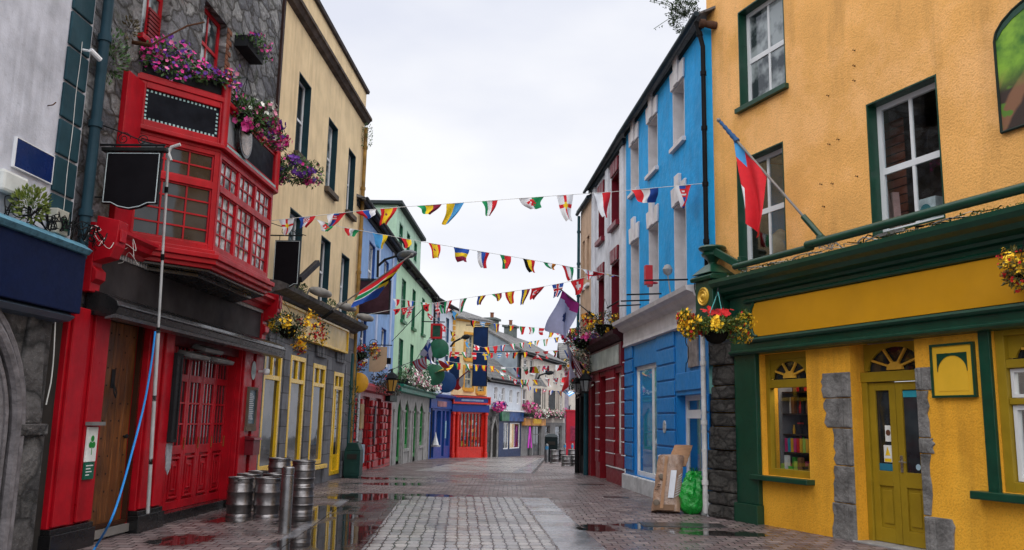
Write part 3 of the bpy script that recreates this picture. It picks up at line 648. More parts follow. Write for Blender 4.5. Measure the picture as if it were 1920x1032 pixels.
# folding doors
D0, D1 = 5.38, 8.10; n = 5; wd = (D1-D0)/n
for k in range(n):
    a = D0+k*wd+.006; b = D0+(k+1)*wd-.006; m = MB(L1); o0, o1 = -.16, -.11
    m.box(a, a+.07, .14, 2.72, o0, o1); m.box(b-.07, b, .14, 2.72, o0, o1)
    for h0, h1 in ((.14,.26),(.95,1.08),(2.05,2.16),(2.62,2.72)): m.box(a+.07, b-.07, h0, h1, o0, o1)
    for h in (1.40, 1.72): m.box(a+.07, b-.07, h-.014, h+.014, o0+.01, o1-.006)
    pw = (b-a-.14)
    for j in (1, 2):
        x = a+.07+pw*j/3
        for h0, h1 in ((1.08,1.386),(1.414,1.706),(1.734,2.05),(2.16,2.62)): m.box(x-.011, x+.011, h0, h1, o0+.01, o1-.01)
    m.box(a+.07, b-.07, .26, .95, o0, o0+.015)
    dd = m.build('folding_door', RED, pb, bev=.004)
    m = MB(L1); x0, x1 = a+.10, b-.10
    m.ring(x0, x1, .30, .91, .03, o0+.015, o1+.012); m.box(x0+.05, x1-.05, .36, .85, o0+.015, o1-.012); m.ring(x0+.09, x1-.09, .42, .79, .022, o1-.012, o1+.006); m.build('raised_panel', RED, dd, bev=.006)
    m = MB(L1); m.box(a+.06, b-.06, 1.06, 2.64, o0+.015, o0+.022); m.build('glass', GLASS, dd)
    m = MB(L1); m.tube([L1.w(b-.02, 1.02, o1+.01), L1.w(b-.02, 1.2, o1+.01)], .009, 6); m.build('handle', M('brass', (.45,.3,.1), .3, metal=.9), dd)
m = MB(L1); m.box(5.34, 8.14, 0, .138, -.2, .06); m.build('door_plinth', BLK, pb, bev=.006)
m = MB(L1); m.box(8.08, 8.125, .1, 2.8, -.28, .02); m.box(5.355, 5.375, .1, 2.8, -.28, .02); m.box(4.56, 4.585, .12, 2.72, -.28, .02); m.pieces('door_lining', RED, pb)
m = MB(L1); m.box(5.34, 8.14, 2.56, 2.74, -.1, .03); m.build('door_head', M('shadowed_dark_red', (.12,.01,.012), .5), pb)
for s, h in ((5.9, 2.42), (6.9, 2.42), (6.4, 2.55)):
    c = L1.w(s, h, .12); m = MB(L1); m.sweep([(.05,h),(.28,h-.05),(.30,h),(.10,h+.07)], s-.35, s+.35); o = m.build('patio_heater', M('heater_casing', (.13,.13,.13), .5), label='slatted heater under the awning, '+{5.9:'left',6.9:'right',6.4:'upper middle'}[s]+' of the three', cat='heater', group='heaters under the awning', bev=.006)
    m = MB(L1)
    for k in range(11): m.box(s-.32+k*.064, s-.30+k*.064, h-.055, h-.045, .07, .27)
    m.build('grille', M('galvanised', (.35,.35,.35), .4, metal=.8), o)
# things on the pub front
m = MB(L1); m.box(3.14, 3.36, .98, 1.38, .145, .17); o = m.build('tourism_plate', M('white_enamel', (.75,.78,.76), .3), label='white and green shamrock plate on the red pilaster left of the wooden door', cat='plaque', bev=.003)
m = MB(L1); m.box(3.145, 3.355, .78, .975, .145, .168); m.build('lower_plate', M('green_enamel', (.008,.10,.06), .3), o)
m = MB(L1)
for a in (90, 215, 325):
    a = math.radians(a); m.lathe(L1.w(3.25+.042*math.cos(a), 1.2+.045*math.sin(a), .171), [(.038, 0), (.036, .002)], 14, L1.n)
m.box(3.243, 3.257, 1.06, 1.2, .17, .1725); m.build('shamrock', M('shamrock_green', (.01,.22,.03), .4), o)
m = MB(L1); m.box(3.1, 3.4, 1.4, 1.44, .145, .23); m.build('ledge', M('grey_ledge', (.2,.2,.2), .5), o)
m = MB(L1)
for k, L in enumerate((.15,.10,.13,.08)): m.box(3.17, 3.17+L, .93-k*.035, .942-k*.035, .168, .170)
m.build('lettering', WHITE, o)
def text(txt, fc, s, h, o, size, mat, name='lettering', parent=None, ext=.002, align='CENTER'):
    cu = bpy.data.curves.new(name, 'FONT'); cu.body = txt; cu.size = size; cu.extrude = ext; cu.align_x = align; cu.align_y = 'CENTER'
    t = bpy.data.objects.new(name, cu); COL.objects.link(t); bpy.context.view_layer.update()
    dg = bpy.context.evaluated_depsgraph_get(); me = bpy.data.meshes.new_from_object(t.evaluated_get(dg)); bpy.data.objects.remove(t); bpy.data.curves.remove(cu)
    me.materials.clear(); me.materials.append(mat); ob = bpy.data.objects.new(name, me); COL.objects.link(ob)
    right = V((0,0,1)).cross(fc.n).normalized(); off = OFF[parent.name] if parent is not None else V((0,0,0)); p = fc.w(s, h, o)-off
    Mx = Matrix((( right.x, 0, fc.n.x, p.x), (right.y, 0, fc.n.y, p.y), (right.z, 1, fc.n.z, p.z), (0,0,0,1)))
    if parent is None: ob.matrix_world = Mx
    else: me.transform(Mx); ob.parent = parent; OFF[ob.name] = off
    return ob
# oval plaque, menu board, ash bin on the right pilaster
m = MB(L1); c = L1.w(8.62, 2.42, .142); 
pts = [(8.62+.11*math.cos(2*math.pi*k/24), 2.36+.17*math.sin(2*math.pi*k/24)) for k in range(24)]; m.prism(pts, .142, .155); m.build('oval_plaque', M('plaque_grey', (.33,.42,.42), .35), label='pale oval plaque on the right red pilaster', cat='plaque', bev=.003)
m = MB(L1); m.ring(8.38, 8.86, 1.36, 2.06, .05, .14, .18); m.box(8.36, 8.88, 1.28, 1.357, .14, .185); o = m.build('menu_board', M('weathered_frame', (.13,.10,.075), .8, var=.4, bsc=20), label='framed menu board on the right red pilaster', cat='menu board')
m = MB(L1); m.box(8.43, 8.81, 1.41, 2.01, .142, .155); m.build('menu', M('menu_blue_grey', (.055,.10,.13), .3), o)
m = MB(L1)
for k in range(14): m.box(8.5, 8.5+.24*(.6+.4*abs(math.sin(k*2.3))), 1.93-k*.034, 1.94-k*.034, .155, .157)
m.build('lettering', WHITE, o)
m = MB(L1); m.prism([(8.45,.86),(8.8,.86),(8.8,1.12),(8.45,1.12)], .14, .30); m.sweep([(.14,1.121),(.33,1.121),(.31,1.16),(.14,1.19)], 8.43, 8.82); o = m.build('ash_bin', M('maroon_bin', (.14,.012,.02), .35), label='maroon wall ash bin with a steel end on the right pilaster', cat='ash bin', bev=.006)
m = MB(L1); m.box(8.802, 8.81, .9, 1.1, .16, .29); m.build('lock_plate', M('steel', (.5,.5,.5), .3, metal=.9), o)
m = MB(L1); m.tube([L1.w(8.9, 2.36, .13), L1.w(8.92, 2.36, .26)], .02, 6); m.lathe(L1.w(8.93, 2.30, .28), [(.03,0),(.06,.03),(.065,.08),(.05,.11),(.02,.12)], 14); m.build('dome_camera', WHITE, label='white dome camera under the awning at the right pilaster', cat='camera', smooth=True)
m = MB(L1); m.box(5.30, 5.5, 1.15, 2.42, .10, .2); m.box(5.42, 5.46, 1.2, 2.35, .2, .215); o = m.build('display_case', M('case_black', (.02,.02,.022), .3), label='tall narrow dark display case beside the folding doors', cat='display case', bev=.01)
m = MB(L1); m.prism([(5.33,.98),(5.37,.86),(5.45,.86),(5.49,.98),(5.49,1.14),(5.33,1.14)], .12, .135); m.prism([(5.33,.80),(5.41,.70),(5.49,.80),(5.49,1.14),(5.33,1.14)], .1365, .145); m.build('pennant_plaque', M('pewter', (.34,.36,.40), .5, var=.4, scale=20), label='grey pointed pennant plaque beside the blue hose pole', cat='plaque')
m = MB(L1); m.prism([(9.0+.13*math.cos(2*math.pi*k/20), 3.25+.13*math.sin(2*math.pi*k/20)) for k in range(20)], .15, .2); 
# end of pub
m = MB(L1); m.box(9.2, 9.3, 0, 10.6, 0, .05); m.build('end_pilaster', M('dark_brown_pipe', (.035,.018,.016), .5), pb)

# ---- bay window (part of the pub)
BO = .80; S0, S1, S2, S3 = 3.86, 4.72, 7.05, 7.9
A_ = L1.w(S0, 0, 0); B_ = L1.w(S1, 0, BO); C_ = L1.w(S2, 0, BO); D_ = L1.w(S3, 0, 0)
F1 = Fac((A_.x, A_.y), (B_.x, B_.y), None); F2 = Fac((B_.x, B_.y), (C_.x, C_.y)); F3 = Fac((C_.x, C_.y), (D_.x, D_.y))
F3.n = F3.n if F3.n.dot(L1.n) > 0 else -F3.n; F1.n = F1.n if F1.n.dot(L1.n) > 0 else -F1.n
HB, HM, HT, HP = 3.80, 4.72, 5.22, 6.02
def bayface(F, ncol, cpw, name):
    L = F.L; m = MB(F); m.box(0, .07, HB, HT, -.06, .02); m.box(L-.07, L, HB, HT, -.06, .02); m.box(.07, L-.07, HB, HB+.08, -.06, .02); m.box(.07, L-.07, HT-.06, HT, -.06, .02)
    m.box(.07, L-.07, HM-.05, HM+.05, -.05, .025)
    cw = (L-.14)/ncol
    for k in range(1, ncol): m.box(.07+k*cw-.04, .07+k*cw+.04, HB+.08, HM-.05, -.05, .012); m.box(.07+k*cw-.04, .07+k*cw+.04, HM+.05, HT-.06, -.05, .012)
    wf = m.build(name, RED, pb, bev=.005)
    b = MB(F)
    for k in range(ncol):
        x0 = .07+k*cw+(.04 if k else 0); x1 = .07+(k+1)*cw-(.04 if k < ncol-1 else 0)
        for h0, h1, nr in ((HB+.08, HM-.05, 4), (HM+.05, HT-.06, 2)):
            b.ring(x0, x1, h0, h1, .022, -.045, -.005)
            for j in range(1, nr): y = h0+(h1-h0)*j/nr; b.box(x0+.022, x1-.022, y-.011, y+.011, -.04, -.012)
            for j in range(1, cpw):
                x = x0+(x1-x0)*j/cpw
                for i in range(nr): b.box(x-.011, x+.011, h0+(h1-h0)*i/nr+.011, h0+(h1-h0)*(i+1)/nr-.011, -.04, -.012)
    b.build('glazing_bars', RED, wf)
    g_ = MB(F)
    for k in range(ncol):
        x0 = .07+k*cw+.01; x1 = .07+(k+1)*cw-.01
        g_.box(x0, x1, HB+.07, HM, -.036, -.03); g_.box(x0, x1, HM, HT-.05, -.036, -.03)
    g_.build('glass', GLASS if name == 'side_light' else glassdark('bay_glass_painted_reflection', (.10,.11,.12), (.62,.66,.70), 6.0), wf)  # pale mottling paints reflected sky into the bay's front and far panes
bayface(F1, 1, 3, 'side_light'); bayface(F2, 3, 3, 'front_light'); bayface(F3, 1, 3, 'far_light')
def bayring(d, h0, h1, mat, name, extra=0, bev=.01):
    """solid with the bay's plan grown by d"""
    k = d*.42; P = [L1.w(S0-d*1.4, 0, 0), L1.w(S1-k, 0, BO+d), L1.w(S2+k, 0, BO+d), L1.w(S3+d*1.4, 0, 0)]
    i = MB(); i.v = [p+V((0,0,h0)) for p in P]+[p+V((0,0,h1)) for p in P]; i.f = [[3,2,1,0],[4,5,6,7],[0,1,5,4],[1,2,6,5],[2,3,7,6],[3,0,4,7]]; i.mi = [0]*6
    return i
def stack(parts, name, mat, bev=.008, smooth=False):
    m = MB()
    for d, h0, h1 in parts:
        q = bayring(d, h0, h1, None, ''); n = len(m.v); m.v += q.v; m.f += [[a+n for a in f] for f in q.f]; m.mi += q.mi
    return m.build(name, mat, pb, bev=bev)
stack([(.06,HB-.06,HB-.001),(.13,HB-.13,HB-.061),(.09,HB-.20,HB-.131),(.03,HB-.26,HB-.201)], 'bay_sill', RED)
stack([(-.02,HB-.30,HB-.261),(-.2,HB-.36,HB-.301)], 'bay_soffit', BLK)
stack([(-.075, HB, HT)], 'bay_interior', INTERIOR, 0)
stack([(.02,HT+.001,HT+.05),(.09,HT+.051,HT+.11)], 'bay_cornice', RED)
stack([(-.01,HT+.111,HP-.07)], 'bay_upper_box', M('pale_grey_board', (.40,.43,.47), .4, var=.3, scale=2), .004)
stack([(.07,HP-.069,HP),(.03,HP+.001,HP+.04)], 'bay_top', RED)
m = MB(F1); L = F1.L; m.ring(-.02, L+.03, HT+.112, HP-.07, .09, 0, .05); pf = m.build('bay_panel', RED, pb, bev=.008)
m = MB(F1); m.box(.07, L-.06, HT+.2, HP-.16, .0, .012); m.build('board', M('black_board', (.012,.014,.02), .5, var=.5), pf)
m = MB(F1); a0, a1, b0, b1 = .075, L-.065, HT+.205, HP-.165; k = 0; TEALW = M('pale_teal_tile', (.35,.55,.55), .4); st = .056
x = a0+.01
while x < a1-.03: m.box(x, x+.028, b0+.006, b0+.034, .012, .016); m.box(x, x+.028, b1-.034, b1-.006, .012, .016); x += st
y = b0+.05
while y < b1-.06: m.box(a0+.006, a0+.034, y, y+.028, .012, .016); m.box(a1-.034, a1-.006, y, y+.028, .012, .016); y += st
m.build('chequer_border', TEALW, pf)
# dentils over the front and its oval mirror
m = MB(F2); x = .02
while x < F2.L: m.box(x, x+.028, HT+.112, HT+.16, .0, .07); x += .056
m.build('bay_dentils', TEALW, pb)
m = MB(F2); m.ring(.0, F2.L, HT+.165, HP-.07, .05, 0, .03); m.build('bay_board_frame', RED, pb)
m = MB(F2); m.box(.9, F2.L-.12, HT+.22, HP-.14, .0, .02); m.build('dark_board', M('black_board', (.012,.014,.02), .5), pb)
c = F2.w(.72, HT+.47, .03); pf = [(0, 0)]
m = MB(F2); pts = [(.72+.27*math.cos(2*math.pi*k/28), HT+.45+.30*math.sin(2*math.pi*k/28)) for k in range(28)]; m.prism(pts, .03, .10); ov = m.build('oval_frame', BLK, pb, bev=.01)
m = MB(F2); pts = [(.72+.22*math.cos(2*math.pi*k/28), HT+.45+.25*math.sin(2*math.pi*k/28)) for k in range(28)]; m.prism(pts, .101, .106); m.build('mirror', M('cloudy_mirror', (.45,.38,.33), .25, var=.8, scale=4, metal=.3), ov)
for s_, o_ in ((S1, BO), (S2, BO)):
    m = MB(); c = L1.w(s_, HT+.10, o_+.03); m.lathe(c, [(.07,0),(.07,.95),(.085,.96),(.085,1.0),(.05,1.02),(.08,1.08),(.05,1.14),(.015,1.18)], 10); m.build('bay_post', RED, pb, smooth=True)
m = MB(L1); m.box(3.4, 3.84, 3.82, 5.9, 0, .08); m.build('bay_jamb', RED, pb, bev=.01)
windowbox(F1, -.05, L+.05, HP+.06, -.30, 'long box of magenta and purple petunias on the near face of the red bay', [P_MAG, P_PUR, P_MAG, P_PUR, P_PINK], nf=260, nl=1500, ht=.42, dp=.36, group='petunia boxes on the bay')
windowbox(F2, .05, F2.L-.1, HP+.06, -.34, 'row of petunias on the street side of the red bay', [P_MAG, P_PUR], nf=110, nl=700, ht=.3, dp=.3, group='petunia boxes on the bay')
windowbox(L1, 6.9, 7.7, 7.85, .0, 'high box of purple petunias under the top pub window', [P_PUR, P_MAG], nf=60, nl=500, ht=.3, dp=.3)
p = at(458, 218, 12.3); basket('hanging_basket', p, .36, 'big basket of magenta petunias hanging at the corner of the red bay', [P_MAG, P_MAG, P_PUR, P_WHI, P_PINK], nl=1700, nf=330, fs=.085, trail=[(.9,.5,-.5,.5), (-.5,0,.1,.5),(.8,.3,.2,.45),(1.25,1.0,-.75,.35)], chain_to=p+V((0,.0,.62)), group='petunia baskets on the bay')
m = MB(); a = L1.w(S1, HT+1.1, BO+.03); m.tube([a, p+V((0,0,.62))], .012, 6); m.build('basket_bracket', IRON, label='thin iron arm holding the big petunia basket', cat='bracket')
p = at(548, 318, 14.6); basket('hanging_basket', p, .34, 'petunia basket at the far corner of the bay, magenta left and violet right', [P_MAG, P_PUR, P_PUR, P_MAG], nl=1300, nf=260, fs=.075, trail=[(.9,.5,-.1,.6), (-.7,-.1,-.2,.55)], chain_to=p+V((-.35,0,.5)), pot=False, group='petunia baskets on the bay')
# hanging pub sign (black) on a scrolled bracket
SG = 3.38
def hangsign(fc, s, o0, o1, h0, h1, label, mat, frame, name='hanging_sign', curved=True, bracket=True, t=.05, cat='sign', rim=None):
    a = fc.w(s, 0, o0); b = fc.w(s, 0, o1); F = Fac((a.x, a.y), (b.x, b.y)); F.n = -fc.d
    W_ = F.L; m = MB(F)
    poly = [(0, h0+.02), (W_*.15, h0+.02), (W_*.3, h0-.03), (W_*.5, h0-.055), (W_*.7, h0-.03), (W_*.85, h0+.02), (W_, h0+.02), (W_, h1), (0, h1)] if curved else [(0,h0),(W_,h0),(W_,h1),(0,h1)]
    m.prism(poly, -t/2, t/2); o = m.build(name, mat, label=label, cat=cat, bev=.006)
    if rim:
        m = MB(F)
        for i in range(len(poly)): 
            p0, p1 = poly[i], poly[(i+1) % len(poly)]; cx, cy = W_/2, (h0+h1)/2; sh = lambda p: F.w(cx+(p[0]-cx)*.95, cy+(p[1]-cy)*.96, t/2+.003); m.tube([sh(p0), sh(p1)], .006, 5)
        m.build('rim', rim, o)
    if bracket:
        m = MB(F); y = h1+.10; m.tube([fc.w(s, y, 0), F.w(W_+.03, y, 0)], .014, 6); m.tube([F.w(.08, y, 0), F.w(.08, h1, 0)], .008, 5); m.tube([F.w(W_-.08, y, 0), F.w(W_-.08, h1, 0)], .008, 5)
        m.tube([fc.w(s, h0+.1, 0), F.w(.0, h0+.1, 0)], .01, 5)
        for q, r_ in ((.18, .09), (.42, .07), (.75, .05)):
            if q < W_: m.tube([F.w(q+r_*(1-k/22)*math.cos(k*.55), y+r_*.9+r_*(1-k/22)*math.sin(k*.55), 0) for k in range(20)], .006, 5)
        m.tube([fc.w(s, y+.25, 0), F.w(.1, y+.18, 0), F.w(.4, y+.06, 0), F.w(.6, y, 0)], .008, 5)
        m.build('bracket', IRON, o)
    return o
p0 = L1.p(297, 330, .62)
hangsign(L1, 3.05, .10, .78, 4.02, 4.68, 'black hanging pub sign with a thin silver line, left of the red bay', M('sign_black', (.010,.009,.011), .4), None, rim=M('silver_line', (.5,.58,.6), .3))
m = MB(L1); m.beam(L1.w(3.05, 4.715, .04), L1.w(3.05, 4.715, .84), .10, .05); m.build('sign_lamp', M('lamp_black', (.02,.022,.022), .25), label='dark strip lamp along the top of the black pub sign', cat='lamp', bev=.01)
# rusty rod on the wall
m = MB(L1); m.tube([L1.w(3.55, 6.35, 0), L1.w(3.58, 6.32, .25)], .028, 7); m.tube([L1.w(3.58, 6.33, .24), L1.w(3.9, 6.75, .55), L1.w(4.3, 7.0, .6)], .013, 6); m.build('iron_rod', M('rusty_iron', (.07,.03,.015), .8), label='bent rusty rod on the stone wall below the red window', cat='rod', smooth=True)
# telescopic pole with blue hose
m = MB(); a = L1.w(*L1.p(277, 962, .24), .24); b = L1.w(*L1.p(316, 285, .72), .72); mid = a.lerp(b, .5)
m.tube([a, a.lerp(b, .52)], .024, 10); m.tube([a.lerp(b, .50), b], .017, 10); pl = m.build('cleaning_pole', M('grey_tube', (.62,.64,.65), .35, metal=.2), label='tall pale telescopic pole leaning up to the red bay', cat='pole', smooth=True, loc=a)
m = MB()
for k in (.15, .33, .52, .72, .9): m.tube([a.lerp(b, k-.008), a.lerp(b, k+.008)], .024, 10)
m.build('clamps', BLACK, pl)
m = MB(); e = b; m.tube([e, e+V((.03,0,.06)), e+V((.14,0,.10))], .022, 8); m.tube([e+V((0,-.02,.0)), e+V((.05,-.02,-.12))], .02, 8); m.build('brush_head', M('brush_grey', (.5,.5,.5), .5), pl)
m = MB(); P = [L1.w(*L1.p(291, 622, .50), .50), L1.w(*L1.p(284, 680, .53), .53), L1.w(*L1.p(270, 760, .56), .56), L1.w(*L1.p(247, 850, .64), .64), L1.w(*L1.p(226, 925, .72), .72), L1.w(*L1.p(206, 980, .80), .80), gnd(176, 1034)+V((0,0,.02)), gnd(150, 1075)+V((0,0,.012))]
m.tube(smooth_path(P), .013, 8); m.build('blue_hose', M('blue_hose_plastic', (.01,.22,.62), .4, bmp=0), label='bright blue hose hanging from the pale pole to the ground', cat='hose', smooth=True)
# ============================================================ shared setting materials
SLATE = blocks('slate_roof', (.10,.10,.105), (.17,.165,.16), (.03,.03,.03), .30, .22, .012, .6, .015, var=.7)
CREAM = M('ochre_render', (.76,.58,.34), .8, var=.16, scale=1.6, bmp=.5, bsc=60, bd=.004, streak=.5, streakcol=(.30,.20,.11), dirt=.12)
DTEAL = M('dark_teal_paint', (.015,.04,.05), .45, bmp=.1)
ASH = blocks('grey_ashlar', (.11,.115,.13), (.20,.205,.225), (.05,.05,.05), .55, .34, .010, .7, .010, var=.7, nb=14)
YELG = M('yellow_gloss_paint', (.80,.50,.015), .3, var=.12, bmp=.15, coat=.2, dirt=.08)
LEAD = M('grey_stone_cornice', (.10,.098,.095), .7, var=.6, scale=6, bmp=.9, bsc=25, bd=.012)
def gable_roof(fc, root, s0, s1, eave, ridge, dep, over=.25, mat=None, name='roof', walls=None, side=.1, t=.12):
    m = MB(fc); W = fc.w; r = -dep/2; sl = (ridge-eave)/(dep/2)
    def slab(oa, ha, ob, hb):
        m.hexa([W(s0-side,ha,oa), W(s1+side,ha,oa), W(s1+side,hb,ob), W(s0-side,hb,ob), W(s0-side,ha+t,oa), W(s1+side,ha+t,oa), W(s1+side,hb+t,ob), W(s0-side,hb+t,ob)])
    slab(over, eave-over*sl, r, ridge); slab(-dep-over, eave-over*sl, r-.001, ridge)
    o = m.build(name, mat or SLATE, root)
    if walls:
        g = MB(fc)
        for s in (s0, s1): g.prism([(s-.1,0)], 0, 0) if False else g.face([W(s,eave-.01,0), W(s,eave-.01,-dep), W(s,ridge,r)])
        g.build('gable', walls, root)
    return o
def gutter(fc, root, s0, s1, h, o=.16, mat=None, r=.065, name='gutter'):
    m = MB(fc); m.tube([fc.w(s0, h, o), fc.w(s1, h, o)], r, 8); m.box(s0, s1, h-.2, h-.02, 0, .05); return m.build(name, mat or IRON, root, smooth=True)
# ============================================================ ochre house with the stone shop front
oc = empty('ochre_house', L1.w(12.8, 0), 'tall ochre rendered house with a grey stone shop front and yellow shop windows', 'house')
tops = [(10.59, 11.53, 7.16, 8.96), (13.13, 14.04, 7.09, 8.86), (15.27, 16.10, 7.04, 8.78)]
lows = [(10.57, 11.52, 4.30, 5.92), (13.08, 13.96, 4.27, 5.87), (15.12, 16.00, 4.22, 5.84)]
shell(L1, oc, 9.302, 17.0, 3.7, 11.0, tops+lows, CREAM, dep=9)
for i, r in enumerate(tops+lows):
    window(L1, oc, r, rec=.14, fw=.045, cols=(.5,) if i > 2 else (), rows=(.5,), gm=GLASSL if i % 2 else GLASS, reveal=DTEAL, sill=.13, sillm=M('weathered_sill', (.10,.075,.055), .8, var=.6, bmp=.8), bar=.03)
m = MB(L1); m.sweep([(0,10.02),(.10,10.06),(.16,10.15),(.20,10.16),(.20,10.24),(0,10.30)], 9.3, 17.05); m.build('string_course', M('dark_string_course', (.09,.07,.06), .8, var=.6, bmp=.8), oc)
m = MB(L1); m.sweep([(-.3,11.0),(.07,11.0),(.09,11.08),(-.3,11.13)], 9.3, 17.05); m.build('coping', M('dark_coping', (.07,.06,.06), .8, var=.6, bmp=.8), oc)
pipe(L1, 'drainpipe', [(16.85, .1, .08), (16.85, 9.9, .08)], .055, M('ochre_pipe', (.30,.17,.04), .6, var=.6), parent=oc, cat=None)
shw = [(9.42, 10.50, .50, 2.90), (11.10, 12.20, .50, 2.84), (12.85, 13.95, .46, 2.78), (14.80, 15.80, .12, 2.70)]
sf = MB(L1); sf.wall(9.302, 17.0, 0, 3.7, shw, .06, .3); sf.build('stone_front', ASH, oc)
m = MB(L1)
for s in (9.33, 10.62, 12.32, 14.08, 15.95):
    wd = .42 if s > 9.4 else .08
    m.box(s, s+wd, .42, 2.95, .062, .078); m.box(s-.02, s+wd+.02, .0, .42, .062, .12)
for s in (9.96, 11.65, 13.4, 15.3):
    for k in (-2, -1, 0, 1, 2):
        m.prism([(s+k*.17-.075, 2.95), (s+k*.17+.075, 2.95), (s+k*.21+.095, 3.32+.05*(2-abs(k))), (s+k*.21-.095, 3.32+.05*(2-abs(k)))], .062, .11+.02*(k == 0))
m.pieces('stone_block', ASH, oc, bev=.012)
m = MB(L1); prof = [(.06,3.84),(.16,3.87),(.20,3.92),(.34,3.95),(.44,3.99),(.46,4.07),(.30,4.13),(.06,4.16)]; m.sweep(prof, 9.25, 16.7)
m.build('cornice', LEAD, oc)
m = MB(L1); m.box(9.5, 15.55, 3.26, 3.79, .062, .16); fsn = m.build('sign_board', M('pale_gold_board', (.72,.52,.20), .4, var=.3, scale=1.5), oc)
m = MB(L1); m.ring(9.45, 15.6, 3.21, 3.83, .055, .07, .20); m.build('sign_frame', YELG, fsn, bev=.006)
SGL = glassdark('shop_front_glass', (.008,.010,.012), (.10,.10,.11), 1.1, .05); SGL.node_tree.nodes['Principled BSDF'].inputs['Specular IOR Level'].default_value = .22
for i, r in enumerate(shw):
    s0, s1, h0, h1 = r; m = MB(L1); m.ring(s0, s1, h0, h1, .10, -.06, .072); tr = 2.30; m.box(s0+.10, s1-.10, tr-.045, tr+.045, -.05, .068); m.box((s0+s1)/2-.035, (s0+s1)/2+.035, tr+.045, h1-.10, -.05, .06)
    if i == 3: m.box(s0+.3, s0+.36, h0+.07, tr-.035, -.05, .05); m.box(s0+.07, s1-.07, h0+.07, h0+.5, -.05, .03)
    f = m.build('shop_window' if i < 3 else 'shop_door', YELG, oc, bev=.005)
    m = MB(L1); m.box(s0+.06, s1-.06, h0+.06, h1-.06, .01, .018); m.build('glass', SGL, f)
m = MB(L1); m.box(9.36, 14.0, .36, .455, .14, .22); m.build('sill', YELG, oc, bev=.01)
for k, s in enumerate((10.9, 13.3, 15.4)):
    m = MB(L1); m.lathe(L1.w(s-.1, 4.2, .45), [(.02,0),(.07,.08),(.095,.25),(.10,.5),(.07,.72),(.03,.78)], 10, (L1.d*.95+L1.n*.35+V((0,0,-.02)))); m.tube([L1.w(s-.1, 4.08, .4), L1.w(s-.1, 4.2, .45)], .02, 6)
    m.build('sign_lamp', M('weathered_lamp_grey', (.25,.235,.21), .7, var=.5, bmp=.6), label=('near','middle','far')[k]+'most weathered grey lamp on the cornice of the ochre house' if k != 1 else 'middle weathered grey lamp on the cornice of the ochre house', cat='lamp', smooth=True, group='lamps on the ochre house cornice')
    tuft(L1, s-.35, 4.15, .35, .12, 120, ('leftmost','middle','rightmost')[k]+' small weed rooted beside a lamp on the stone cornice')
m = MB(L1); m.beam(L1.w(9.9, 4.25, .5), L1.w(10.7, 4.75, .62), .10, .12); m.tube([L1.w(10.0, 4.08, .42), L1.w(10.0, 4.3, .5)], .02, 6); m.build('floodlight', M('floodlight_black', (.025,.025,.03), .4), label='long black floodlight tilted up above the yellow shop sign', cat='floodlight', bev=.01)
hangsign(L1, 9.42, .12, .62, 4.05, 4.95, 'narrow black hanging sign between the red bay and the ochre house', M('sign_black', (.010,.009,.011), .4), None, rim=M('silver_line', (.5,.58,.6), .3))
p = at(540, 610, 15.4); basket('hanging_basket', p, .30, 'basket of yellow trailing daisies and red flowers in front of the yellow sign', [P_YEL, P_YEL, P_RED], nl=1000, nf=300, fs=.055, trail=[(1.3,.2,0,.8), (1.9,.3,-.4,.6),(.9,0,-1,.5),(-.4,0,.2,.5)], chain_to=p+V((-.2,0,.6)), leafm=LEAFD)
tuft(L1, 16.3, 1.9, .16, .22, 420, 'ivy hanging down the corner of the ochre house', LEAFD, dn=3.2)
tuft(L1, 16.75, 9.6, .12, .18, 260, 'weed growing out of the top gutter of the ochre house', LEAF, dn=2.2)
# louvre patches of moss on the stone pier right of the door
c = L1.w(16.15, 0, .36)
def litterbin(c, sx, sy, h, rot, label, mat):
    e = empty('litter_bin', c, label, 'litter bin'); m = MB(); m.bx(c+V((0,0,.05)), sx, sy, h-.25, rot); m.bx(c, sx*.9, sy*.9, .05, rot)
    R = Matrix.Rotation(rot, 3, 'Z'); z0 = h-.2; P = [c+R@V((a*sx/2, b*sy/2, z0+.001)) for a, b in ((-1,-1),(1,-1),(1,1),(-1,1))]; Q = [c+R@V((a*sx*.30, b*sy*.5, h)) for a, b in ((-1,-1),(1,-1),(1,1),(-1,1))]
    m.hexa(P+Q); m.build('body', mat, e, bev=.012); m = MB(); f = c+R@V((0, -sy/2-.006, h-.42)); m.bx(f, sx*.6, .012, .13, rot); m.build('slot', INTERIOR, e)
    m = MB(); f = c+R@V((0, -sy/2-.006, .12)); m.bx(f, sx*.8, .01, h-.62, rot); m.build('door', mat, e, bev=.004); return e
litterbin(c, .42, .5, .90, 0, 'dark green litter bin with a sloped top beside the yellow shop door', M('bin_green', (.015,.05,.045), .4, var=.3, bmp=.2))

# ============================================================ flags
FM = {k: M('cloth_'+k, v, .8, var=.10, scale=9, bmp=.3, bsc=300, bd=.001) for k, v in dict(red=(.62,.02,.03), white=(.74,.75,.78), blue=(.02,.08,.38), yellow=(.80,.55,.02), green=(.01,.25,.09), black=(.012,.012,.014), lblue=(.06,.30,.62), orange=(.75,.24,.02), maroon=(.28,.02,.06), navy=(.012,.03,.14), mag=(.42,.03,.22), lilac=(.50,.50,.70)).items()}
FK = list(FM); FML = [FM[k] for k in FK]
def vst(*c): return lambda u, v: c[min(len(c)-1, int(u*len(c)))]
def hst(*c): return lambda u, v: c[min(len(c)-1, int(v*len(c)))]
def cross(bg, cx, inner=None, w=.1, pu=.5, pv=.5):
    def f(u, v):
        if inner and (abs(u-pu) < w*.5 or abs(v-pv) < w*.5): return inner
        return cx if (abs(u-pu) < w or abs(v-pv) < w) else bg
    return f
def disc(base, col, cu=.5, cv=.45, r=.2):
    def f(u, v):
        k = base(u, v); return col if ((u-cu)**2+((v-cv)*1.1)**2) < r*r else k
    return f
